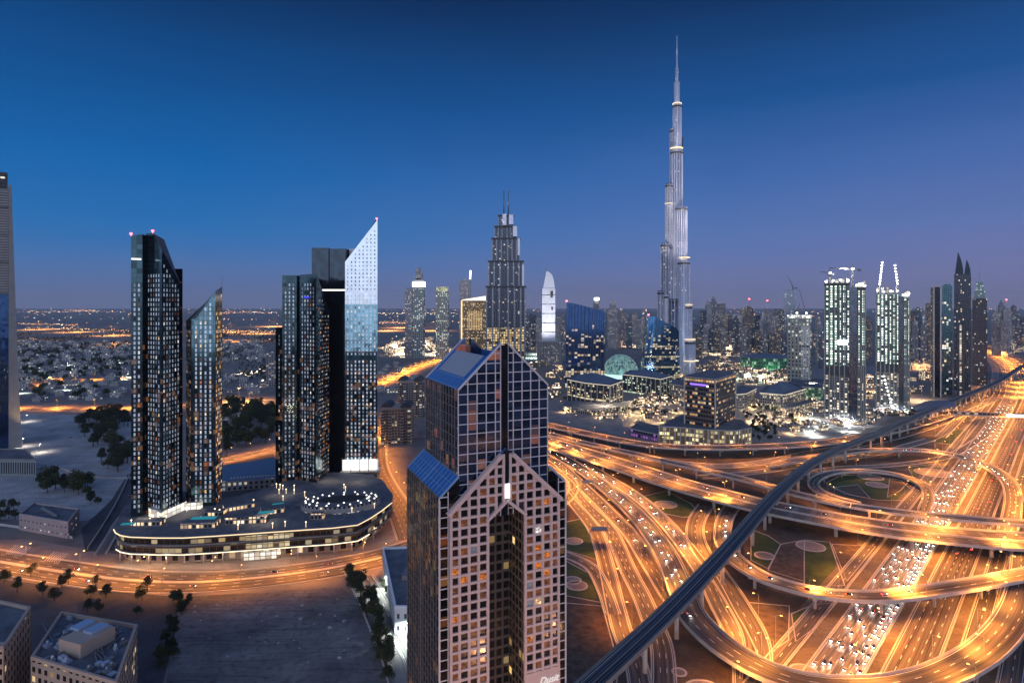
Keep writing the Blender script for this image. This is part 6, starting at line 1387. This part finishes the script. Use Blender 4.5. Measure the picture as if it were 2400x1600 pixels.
# far skyline towers, each a thing of its own
ORD = ('first', 'second', 'third', 'fourth', 'fifth', 'sixth', 'seventh', 'eighth', 'ninth', 'tenth', 'eleventh', 'twelfth', 'thirteenth', 'fourteenth', 'fifteenth', 'sixteenth', 'seventeenth', 'eighteenth', 'nineteenth', 'twentieth')
def ordinal(n):
    if n < 20: return ORD[n]
    t = ('twenty', 'thirty', 'forty', 'fifty', 'sixty', 'seventy', 'eighty')[(n + 1) // 10 - 2]; k = (n + 1) % 10
    return t[:-1] + 'ieth' if k == 0 else t + '-' + ORD[k - 1]
rnd = random.Random(77); FM = (F1, F2, F3, F4); FN = ('grey', 'brownish', 'bluish', 'pale')
def skyline(specs, where):
    specs.sort()
    for i, (u, w, v, D, top) in enumerate(specs):
        m = rnd.randrange(4)
        shape = {'step': 'stepped crown', 'mast': 'thin mast', 'slant': 'slanted roof', 'cap': 'small roof cap', None: 'flat roof'}[top]
        r, cx, h, ww, d = plain_tower('high_rise', '%s %s tower, %s, %s from left, %s' % ('slim' if w < 15 else 'broad', FN[m], shape, ordinal(i), where), u - w / 2, u + w / 2, v, D, FM[m], 'high-rise', where.strip(), rnd.uniform(-.3, .3), top=top)
        if top == 'mast' and D < 2600: beacon(r, (cx, D + d / 2, h + ww * 1.1), 3.2)
T5 = (None, None, 'step', 'cap', 'slant', 'mast')
sp = [(1650, 14, 727, 2700, None), (1662, 13, 715, 2900, 'step'), (1674, 15, 707, 2900, 'step'), (1691, 24, 711, 2500, None), (1707, 14, 737, 2400, 'cap'), (1718, 16, 742, 2300, None), (1732, 22, 736, 2200, None), (1746, 16, 722, 2500, 'cap'), (1759, 18, 722, 2400, 'mast'), (1776, 16, 738, 2600, None), (1790, 14, 748, 2300, 'step'), (1802, 20, 728, 2400, 'mast'), (1816, 16, 738, 2500, None), (1830, 22, 724, 2500, None), (1845, 14, 742, 2300, 'step')]
for k in range(26): sp.append((1632 + k * 9 + rnd.uniform(-3, 3), rnd.uniform(10, 17), rnd.uniform(752, 786), rnd.uniform(1950, 2300), rnd.choice(T5[:4])))
skyline(sp, 'in the skyline right of the spire')
sp = []
for u, w, v in ((1438, 24, 722), (1461, 18, 728), (1476, 14, 745), (1488, 15, 736), (1498, 12, 750), (1428, 10, 742), (1449, 14, 752), (1507, 10, 745)): sp.append((u, w, v, rnd.uniform(2200, 2700), rnd.choice(T5[:4])))
skyline(sp, 'between the two blue glass towers')
sp = [(1236, 13, 733, 2200, None), (1250, 14, 738, 2300, 'cap'), (1262, 12, 745, 2200, None), (1309, 10, 742, 2300, None), (1318, 9, 750, 2200, 'cap')]
skyline(sp, 'around the slim white tower')
sp = [(2040, 14, 748, 1900, None), (2033, 10, 742, 2100, 'cap'), (2145, 16, 728, 1900, None), (2158, 15, 722, 1800, 'cap'), (2172, 17, 738, 2100, None), (2182, 15, 712, 2000, 'cap'), (2192, 12, 728, 2200, None), (2150, 14, 752, 1700, None), (2168, 12, 758, 1650, None), (1921, 12, 745, 1700, None), (1925, 9, 762, 1600, None)]
skyline(sp, 'around the bright unfinished pair')
sp = [(2341, 14, 733, 2300, 'step'), (2352, 14, 715, 2500, 'step'), (2366, 20, 726, 2300, 'mast'), (2380, 12, 718, 2700, 'mast'), (2391, 14, 735, 2400, None), (2399, 10, 745, 2300, None), (2344, 22, 748, 2000, None), (2362, 16, 752, 1950, None)]
skyline(sp, 'at the far right edge')
r, cx, h, w, d = plain_tower('high_rise', 'blue glass tower rising above the right hand skyline with crane jibs on top', 1844, 1870, 679, 2000, F3, 'high-rise', top=None)
for u, t, j in ((1856, 2.0, 44), (1866, 1.9, 30)): crane((X(u, 2000), 2010, h), 6, j, math.pi, 'thin raised crane jib on the blue glass tower' + (', left one' if u < 1860 else ', right one'), math.pi - t)
r, cx, h, w, d = plain_tower('high_rise', 'dark tower with a bright white lamp on top right of the slanted blue tower', 1392, 1405, 706, 1900, F1, 'high-rise', top='cap')
mb = MB(); mb.box((cx, 1900, h + 4), (14, 6, 7)); mb.build('floodlight', M_FLOOD, r)
for u in (1461, 1474): pass
# low twin slabs behind the stepped tower and far left fields of houses
for (x_, y_) in ():
    pass
rnd = random.Random(9); VM = [facade('villa_%d' % i, c_, (.06, .07, .08), 3.6, 3.4, .4, .45, .14, ((1, .8, .5), (.8, 1, .95)), .9) for i, c_ in enumerate(((.44, .43, .42), (.36, .34, .33), (.30, .30, .31)))]
VME = []
for i in range(6):
    o = MB(); w, d_, h_ = rnd.uniform(12, 18), rnd.uniform(11, 16), rnd.uniform(6, 8.5); o.box((0, 0, 0), (w, d_, h_), 0, 0, 1); o.box((-w * .15, d_ * .1, h_ + .01), (w * .45, d_ * .5, 2.8), 0, 0, 1); o.box((w * .3, -d_ * .62, 0), (w * .3, d_ * .24, 3.4), 0, 0, 1)
    ob = o.build('villa', [VM[i % 3], M_ROOF if i % 2 else M_CONC], None, (0, 0, 0)); VME.append(ob.data); bpy.data.objects.remove(ob)
for poly, n, dist, sc, lab, g in (
    ([(46, 845), (305, 845), (305, 935), (46, 942)], 72, 24, 1.25, 'pale flat roofed villa among dark trees in the nearer left suburb', 'villas of the nearer left suburb'),
    ([(46, 800), (305, 805), (305, 845), (46, 845)], 84, 40, 1.7, 'pale flat roofed villa in the farther left suburb', 'villas of the farther left suburb'),
    ([(515, 800), (625, 800), (625, 850), (515, 850)], 46, 34, 1.6, 'pale low house in the gap between the dark tower pairs', 'houses between the dark tower pairs'),
    ([(515, 880), (620, 890), (610, 925), (515, 930)], 12, 24, 1.2, 'pale low house near the orange cross road between the dark towers', 'houses near the cross road'),
    ([(880, 855), (930, 850), (985, 900), (885, 930)], 14, 20, 1.2, 'low house in the shade beside the far boulevard', 'houses beside the far boulevard')):
    for x_, y_ in scatter(poly, n, dist, seed=n):
        o = bpy.data.objects.new('villa', rnd.choice(VME)); COL.objects.link(o); o.location = (x_, y_, 0); o.rotation_euler = (0, 0, rnd.choice((0, 1.57, .35, .35, 1.9)) + rnd.uniform(-.1, .1)); s = sc * rnd.uniform(.75, 1.2); o.scale = (s, s, s * .85); tag(o, lab, 'house', g)
c = G(540, 985); r = empty('low_block', (c.x, c.y, 0), 'white roofed low house with roof plant at the edge of the wood', 'house')
mb = MB(); mb.box((c.x - 6, c.y, 0), (36, 34, 9), 0, -.35, 1); mb.build('wall', [facade('grove_house', (.5, .5, .5), (.1, .1, .1), 4, 4.5, .4, .4, .15, es=.6), M_CONC], r)
for k in range(6):
    mb = MB(); mb.box((c.x - 14 + k * 3.4, c.y + 6 - k * 2.2, 9.02), (2.6, 5, 1.4), 0, -.35); mb.build('roof_unit', M_STEEL, r)
c = G(640, 1095); r = empty('low_block', (c.x, c.y, 0), 'dark blue roofed hall behind the podium', 'hall')
P = [(G(u, v, 9).x, G(u, v, 9).y) for u, v in ((518, 1128), (665, 1118), (665, 1068), (518, 1092))]
mb = MB(); mb.prism(P, 0, 9, 0, 1); mb.build('wall', [F4, plain('blue_grey_roof', (.10, .15, .22), .5)], r)
for k in range(16):
    q = Vector((*P[0], 9)).lerp(Vector((*P[1], 9)), .1 + .05 * k) + Vector((0, 8, 0)); mb = MB(); mb.box(q, (1.2, 1.2, 1.0)); mb.build('roof_unit', M_ALU, r)
# low walls and rubble of the sand lots
def fence_wall(label, pts, h=1.6, t=.35):
    FR = frames(pxpath(pts)); p = FR[0][0]; r = empty('boundary_wall', (p.x, p.y, 0), label, 'wall'); mb = MB(); wall(mb, FR, -t / 2, t / 2, 0, h); mb.build('wall_run', plain('wall_white', (.45, .44, .43), .8) if 'wall_white' not in MATS else MATS['wall_white'], r)
    mb = MB(); wall(mb, FR, -t / 2 - .08, t / 2 + .08, h, h + .15); mb.build('wall_cap', M_CONC, r)
fence_wall('pale low wall winding across the sand below the grove', [(88, 1100), (138, 1099), (165, 1106), (190, 1114), (240, 1121), (312, 1122)])
fence_wall('pale low wall along the right side of the empty sand lot', [(808, 1345), (826, 1385), (846, 1425), (868, 1480), (892, 1540), (915, 1620)])
fence_wall('pale low wall in front of the pink low building', [(-40, 1226), (20, 1234), (60, 1240), (170, 1262)])
fence_wall('long straight low wall left of the rounded podium', [(205, 1288), (240, 1235), (275, 1175), (305, 1110)])
rnd = random.Random(40)
for x_, y_ in scatter([(440, 1420), (800, 1400), (880, 1560), (420, 1590)], 26, 5, seed=41):
    mb = MB(); n = 9; pts_ = [(rnd.uniform(.7, 1.3) * math.cos(2 * math.pi * k / n), rnd.uniform(.7, 1.3) * math.sin(2 * math.pi * k / n)) for k in range(n)]; s_ = rnd.uniform(.4, 1.3)
    mb.prism([(x_ + a * s_, y_ + b * s_) for a, b in pts_], 0, s_ * .5, 0, 0, sc=.45); o = mb.build('rubble_heap', M_PALE, None, (x_, y_, 0)); tag(o, 'small heap of sand and rubble on the empty sand lot', 'rubble heap', 'rubble heaps on the sand lot')
# metro station and footbridge
c = G(2188, 955, 14); d = Vector((.84, .54, 0)); n = Vector((.54, -.84, 0)); r = empty('metro_station', (c.x, c.y, 0), 'grey shell roofed metro station at the end of the dark elevated track', 'station')
mb = MB(); N = 14; Mq = 8; msh = plain('shell_metal', (.20, .19, .20), .4, .5)
def shp(i, j):
    t = i / N * 2 - 1; a = math.pi * (j / Mq); w = 15 * math.sqrt(max(.02, 1 - t * t * .85)); hh_ = 15 * (1 - .55 * t * t)
    return c + d * t * 62 + n * w * math.cos(a) + Vector((0, 0, -4 + hh_ * math.sin(a)))
for i in range(N):
    for j in range(Mq): mb.face([shp(i, j), shp(i + 1, j), shp(i + 1, j + 1), shp(i, j + 1)], 0, None, True)
mb.build('shell_roof', msh, r)
mb = MB(); q = c - d * 50 - n * 12; mb.obox((q.x, q.y, 0), d * 100, n * 24, (0, 0, 11)); mb.build('concourse', facade('concourse', (.25, .23, .22), (.2, .18, .15), 4, 5, .8, .7, .5, ((1, .8, .5), (1, 1, .9)), .8), r)
a, b = G(2225, 972, 8), G(2440, 982, 8); r = empty('footbridge', ((a.x + b.x) / 2, (a.y + b.y) / 2, 0), 'long covered footbridge over the far highway, bright white at its right half', 'footbridge')
dv = (b - a); nn2 = Vector((-dv.y, dv.x, 0)).normalized()
mb = MB(); mb.obox(a, dv, nn2 * 5, (0, 0, 1.2)); mb.build('deck', M_CONC, r); mb = MB(); mb.obox(a + Vector((0, 0, 4.8)), dv, nn2 * 5, (0, 0, .6)); mb.build('roof', M_CONCD, r)
mb = MB(); q = a + dv * .63; mb.obox(q + Vector((0, 0, 1.25)), dv * .37, nn2 * .3, (0, 0, 3.5)); mb.build('lit_side', glow('bridge_light', (1, .98, .92), 2.6), r)
mb = MB(); q = a; mb.obox(q + Vector((0, 0, 1.25)), dv * .62, nn2 * .3, (0, 0, 3.5)); mb.build('side_glass', facade('bridge_side', (.2, .18, .16), (.2, .16, .12), 5, 6, .8, .7, .4, ((1, .7, .35), (1, .9, .6)), .8), r)
for k in range(6):
    q = a + dv * (.08 + k * .17); mb = MB(); mb.cyl((q.x, q.y + 2, 0), .8, 8, 8); mb.build('pier', M_CONC, r)
# sign gantries over the fan roads
for key, s_, lab in (('fan_one', 175, 'sign gantry over the road nearest the bright fan roads'), ('fan_three', 215, 'sign gantry over the leftmost fan road')):
    p, n, d = at_s(ROADS[key], s_); rt = empty('sign_gantry', tuple(p), lab, 'sign gantry'); mb = MB()
    for o in (-6.5, 6.5): q = p + n * o; mb.cyl((q.x, q.y, 0), .3, 8.5, 8)
    mb.bar(p + n * -6.5 + Vector((0, 0, 8)), p + n * 6.5 + Vector((0, 0, 8)), .5); mb.build('gantry_frame', M_STEEL, rt)
    mb = MB(); mb.bar(p + n * -5 + Vector((0, 0, 8)) - d * .4, p + n * 5 + Vector((0, 0, 8)) - d * .4, .25, 0, 3.2); mb.build('sign_panel', plain('sign_blue', (.25, .27, .33), .5, var=.05), rt)
# ================================================================ cars
M_TYRE = plain('tyre', (.02, .02, .02), .9, var=0); M_CARGL = plain('car_window', (.02, .022, .025), .1, .3, var=0)
M_HEAD = glow('headlight', (1, .96, .88), 30); M_TAIL = glow('taillight', (1, .04, .02), 45)
M_HEADO = plain('headlight_off', (.6, .6, .6), .2, var=0); M_TAILO = plain('taillight_off', (.25, .02, .02), .3, var=0)
PAINT = {n: plain('paint_' + n, c, .25, .3, var=0) for n, c in (('white', (.72, .72, .70)), ('silver', (.38, .39, .41)), ('black', (.02, .02, .022)), ('red', (.35, .02, .02)), ('blue', (.03, .07, .22)), ('beige', (.42, .36, .27)))}
def car_meshes(L=4.6, W_=1.85, H=1.5, van=False):
    b = MB(); hw = W_ / 2
    pf = [(-L / 2, .35), (-L / 2, .75), (-L * .42, .92), (-L * .02, .98), (L * .28, .96), (L * .46, .80), (L / 2, .62), (L / 2, .35)]
    for i in range(len(pf) - 1):
        (x0, z0), (x1, z1) = pf[i], pf[i + 1]; b.face([(x0, hw, z0), (x0, -hw, z0), (x1, -hw, z1), (x1, hw, z1)])
    b.face([(x, -hw, z) for x, z in pf][::-1]); b.face([(x, hw, z) for x, z in pf])
    k = -L * .44 if van else -L * .38
    cab = [(k, .93), (k + (.1 if van else .55), H), (L * .06, H), (L * .24, .95)]
    iw = hw - .18
    g = MB()
    g.face([(cab[0][0], hw - .05, cab[0][1]), (cab[0][0], -hw + .05, cab[0][1]), (cab[1][0], -iw, cab[1][1]), (cab[1][0], iw, cab[1][1])]); g.face([(cab[2][0], iw, H), (cab[2][0], -iw, H), (cab[3][0], -hw + .05, cab[3][1]), (cab[3][0], hw - .05, cab[3][1])])
    for s in (-1, 1):
        q = [(cab[0][0], s * (hw - .05), .93), (cab[3][0], s * (hw - .05), .95), (cab[2][0], s * iw, H), (cab[1][0], s * iw, H)]; g.face(q if s < 0 else q[::-1])
    b.face([(cab[1][0], -iw, H), (cab[2][0], -iw, H), (cab[2][0], iw, H), (cab[1][0], iw, H)])
    wh = MB()
    for x in (-L * .31, L * .31):
        for s in (-1, 1):
            n = 8
            for i in range(n):
                a0, a1 = 2 * math.pi * i / n, 2 * math.pi * (i + 1) / n; y0, y1 = s * (hw - .2), s * (hw + .02)
                p = [(x + .33 * math.cos(a), .33 + .33 * math.sin(a)) for a in (a0, a1)]
                wh.face([(p[0][0], y0, p[0][1]), (p[1][0], y0, p[1][1]), (p[1][0], y1, p[1][1]), (p[0][0], y1, p[0][1])]); wh.face([(x, y1, .33), (p[0][0], y1, p[0][1]), (p[1][0], y1, p[1][1])])
    def lights(x, z, s, w=.5, h=.26):
        m = MB(); m.face([(x, s * (hw - .1), z), (x, s * (hw - .1 - w), z), (x, s * (hw - .1 - w), z + h), (x, s * (hw - .1), z + h)]); return m
    hl = [lights(L / 2 + .03, .55, s) for s in (-1, 1)]; tl = [lights(-L / 2 - .03, .62, s) for s in (-1, 1)]
    return b, g, wh, hl, tl
def mesh_of(name, mb, mat):
    me = bpy.data.meshes.new(name); me.from_pydata(mb.v, [], mb.f); me.materials.append(mat); return me
CARS = {}
def wheels_of(wh):
    r = {}
    for f in wh.f:
        c = [wh.v[i] for i in f]; k = (sum(p[0] for p in c) > 0, sum(p[1] for p in c) > 0); r.setdefault(k, MB()).face(c)
    return list(r.values())
for kind, arg in (('car', {}), ('van', dict(L=4.9, W_=1.95, H=1.95, van=True))):
    b, g, wh, hl, tl = car_meshes(**arg)
    for pn, pm in PAINT.items():
        for on in (0, 1):
            all_ = MB()
            for part, mi in ((b, 0), (g, 1), (wh, 2), (hl[0], 3), (hl[1], 3), (tl[0], 4), (tl[1], 4)):
                for f in part.f: all_.face([part.v[i] for i in f], mi)
            me = bpy.data.meshes.new('parked_car'); me.from_pydata(all_.v, [], all_.f)
            for m in (pm, M_CARGL, M_TYRE, M_HEAD if on else M_HEADO, M_TAIL if on else M_TAILO): me.materials.append(m)
            me.polygons.foreach_set('material_index', all_.m); CARS[kind, pn, on] = me
        CARS[kind, pn, 'body'] = mesh_of('car', b, pm)
    CARS[kind, 'g'] = mesh_of('car_glass', g, M_CARGL); CARS[kind, 'w'] = [mesh_of('wheel', w_, M_TYRE) for w_ in wheels_of(wh)]
    CARS[kind, 'h'] = [mesh_of('headlight', m, M_HEAD) for m in hl]; CARS[kind, 't'] = [mesh_of('taillight', m, M_TAIL) for m in tl]
L_HEAD = ldata('headlight_beam', (1, .93, .82), 700, 70, soft=.3)
NC = [0]
def car(p, d, where, group, on=1, paint=None, near=False, beam=False, rng=random):
    if NC[0] >= 370: return
    NC[0] += 1
    pn = paint or rng.choice(('white', 'white', 'white', 'silver', 'silver', 'black', 'beige', 'red', 'blue')); kind = 'van' if rng.random() < .25 else 'car'
    rz = math.atan2(d.y, d.x); lab = '%s %s %s' % (pn, kind, where)
    if near:
        o = bpy.data.objects.new(kind, CARS[kind, pn, 'body']); COL.objects.link(o)
        for nm, me in [('car_glass', CARS[kind, 'g'])] + [('wheel', m) for m in CARS[kind, 'w']] + [('headlight', m) for m in CARS[kind, 'h']] + [('taillight', m) for m in CARS[kind, 't']]:
            c = bpy.data.objects.new(nm, me); COL.objects.link(c); c.parent = o
    else:
        o = bpy.data.objects.new(kind, CARS[kind, pn, on]); COL.objects.link(o)
    o.location = p; k = .62 if on else .85; o.scale = (k, k, k); o.rotation_euler = (0, 0, rz); tag(o, lab, kind, '%s, %ss' % (group, pn + ' ' + kind))
    if beam:
        l = bpy.data.objects.new('beam', L_HEAD); COL.objects.link(l); l.parent = o; l.location = (2.7, 0, .8); l.rotation_euler = (0, R(-78), 0)
crn = random.Random(12)
def traffic(key, offs, s0, s1, gap, sign, where, group, near_until=0, beam=True, paint=None, lanes_jit=.3):
    FR = ROADS[key]
    for o in offs:
        s = s0 + crn.uniform(0, gap)
        while s < min(s1, FR[-1][3] - 4):
            p, n, d = at_s(FR, s); q = p + n * (o + crn.uniform(-lanes_jit, lanes_jit)) + Vector((0, 0, .02))
            u = 1200 + q.x / q.y * F; v = HV + (CAMZ - q.z) * F / q.y
            if -20 < u < 2420 and v < 1610: car(q, d * sign, where, group, 1, paint, q.y < near_until, beam and q.y < 700, crn)
            s += gap * crn.uniform(.6, 1.5)
# the queue and the oncoming lanes of the wide highway
traffic('highway_in', (8.6, 5.8), 40, 330, 8, -1, 'with headlights on in the slow queue on the wide highway', 'highway queue', near_until=420)
traffic('highway_in', (3.0, .2, -2.6, -5.4, -8.2), 40, 420, 22, -1, 'moving towards the viewer on the wide highway, headlights on', 'highway oncoming lanes', near_until=330)
traffic('highway_in', (8.0, 2.5, -3, -7.5), 420, 1050, 30, -1, 'with headlights on far up the wide highway', 'far highway traffic')
traffic('highway_out', (-2, 4), 200, 1000, 90, 1, 'driving away on the brown right carriageway', 'highway outgoing lanes')
traffic('bottom', (-1.5, 1.8), 30, 430, 20, 1, 'with headlights on along the broad curved bottom flyover', 'bottom flyover traffic', near_until=330)
traffic('viaduct', (-1.8,), 30, 240, 14, 1, 'on the slender curved viaduct', 'viaduct traffic', near_until=330)
traffic('fan_four', (0, 2.6), 60, 330, 26, 1, 'on the fan road above the metro track', 'fan road traffic')
traffic('wide', (-9,), 60, 420, 34, 1, 'on the widest flyover', 'widest flyover traffic')
traffic('arc', (2,), 170, 330, 10, 1, 'showing red taillights on the high curved ramp', 'high ramp traffic', beam=False)
traffic('fan_one', (0,), 80, 300, 40, 1, 'on the road left of the bright fan road', 'left fan road traffic')
traffic('boulevard', (-5, 6), 60, 420, 55, 1, 'driving on the boulevard below the podium', 'boulevard traffic', beam=False)
# parked cars
def park(poly, n, mind, where, group, seed, near=False):
    rn = random.Random(seed)
    for x_, y_ in scatter(poly, n, mind, seed=seed):
        a = rn.choice((.3, .3, 1.87)) + rn.uniform(-.08, .08); car((x_, y_, .06), Vector((math.cos(a), math.sin(a), 0)), where, group, 0, None, False, False, rn)
park([(75, 985), (180, 980), (185, 1045), (120, 1045), (75, 1010)], 42, 6, 'parked on the sand beside the left edge tower', 'cars on the sand car park', 1)
park([(205, 1245), (262, 1180), (296, 1170), (285, 1215), (265, 1280), (215, 1285)], 16, 5, 'parked in the lot between the pink low building and the podium', 'cars in the lot beside the podium', 2)
park([(40, 1385), (400, 1400), (385, 1470), (340, 1560), (330, 1450), (90, 1425)], 30, 5, 'parked in the dark car park at the bottom left', 'cars in the bottom left car park', 3)
park([(905, 1390), (918, 1390), (938, 1450), (922, 1452)], 8, 3.4, 'parked in the lane beside the white lit building', 'cars in the white building lane', 4)
park([(518, 1100), (640, 1075), (650, 1112), (560, 1160), (520, 1150)], 14, 7, 'parked behind the podium', 'cars behind the podium', 5)
# the downtown towers stand square to the highway, not to the compass: turn each about its own base
cranes = [o for o in COL.objects if o.name.startswith('tower_crane')]
for o in list(COL.objects):
    if o.parent is None and o.name.split('.')[0] in ('high_rise', 'spired_tower', 'unfinished_tower') and o.location.x > 300:
        ph = math.atan2(o.location.x, o.location.y); o.rotation_euler.z = -ph; o.scale.x = math.cos(ph)
        for c in cranes:
            d = c.location - o.location
            if 'done' not in c and abs(d.x) < 70 and abs(d.y) < 60:
                c.location.x = o.location.x + d.x * math.cos(ph) * math.cos(ph) + d.y * math.sin(ph); c.location.y = o.location.y - d.x * math.cos(ph) * math.sin(ph) + d.y * math.cos(ph); c['done'] = 1
for c in cranes:
    if 'done' in c: del c['done']
# small pieces belong to the part they sit on
HOST = {'rail': 'deck', 'walkway': 'deck', 'lane_marking': 'deck', 'roof_rib': 'wing', 'skylight': ('oval_hall', 'plant_room'), 'roof_court': 'oval_hall', 'roof_unit': 'wall', 'duct': 'wall', 'floodlight': ('jib', 'top_screen'), 'formwork': 'top_screen',
        'mast': ('tier', 'shaft'), 'white_frame': 'shaft', 'cap': 'shaft', 'curved_roof': 'wall', 'cornice': ('tier', 'wall'), 'fin': 'tier', 'hip_roof': 'roof_edge', 'pool': 'roof_pavilion', 'edge_light': 'floor_slab', 'rib': 'shaft', 'light_ring': 'shaft', 'mechanical_band': 'shaft'}
kids = {}
for o in COL.objects:
    if o.parent is not None and o.type == 'MESH': kids.setdefault(o.parent, []).append(o)
for root, ch in kids.items():
    for i, o in enumerate(ch):
        h_ = HOST.get(o.name.split('.')[0]); h_ = (h_,) if isinstance(h_, str) else h_ or ()
        same = [c for c in ch[:i] if c.name.split('.')[0] in h_] or [c for c in ch if c.name.split('.')[0] in h_]
        if same and same[-1] is not o and o.name.split('.')[0] not in ('jib',): o.parent = same[-1]
# ---------------------------------------------------------------- evening haze over the whole city
mh = bpy.data.materials.new('haze'); mh.use_nodes = True; t = mh.node_tree; t.nodes.clear(); o_ = t.nodes.new('ShaderNodeOutputMaterial'); vp = t.nodes.new('ShaderNodeVolumePrincipled')
vp.inputs['Color'].default_value = (.93, .93, 1, 1); vp.inputs['Density'].default_value = HAZE; t.links.new(vp.outputs[0], o_.inputs['Volume'])
mb = MB(); mb.box((0, 16000, -1), (72000, 42000, 905)); hz = mb.build('haze', mh); tag(hz, kind='stuff')
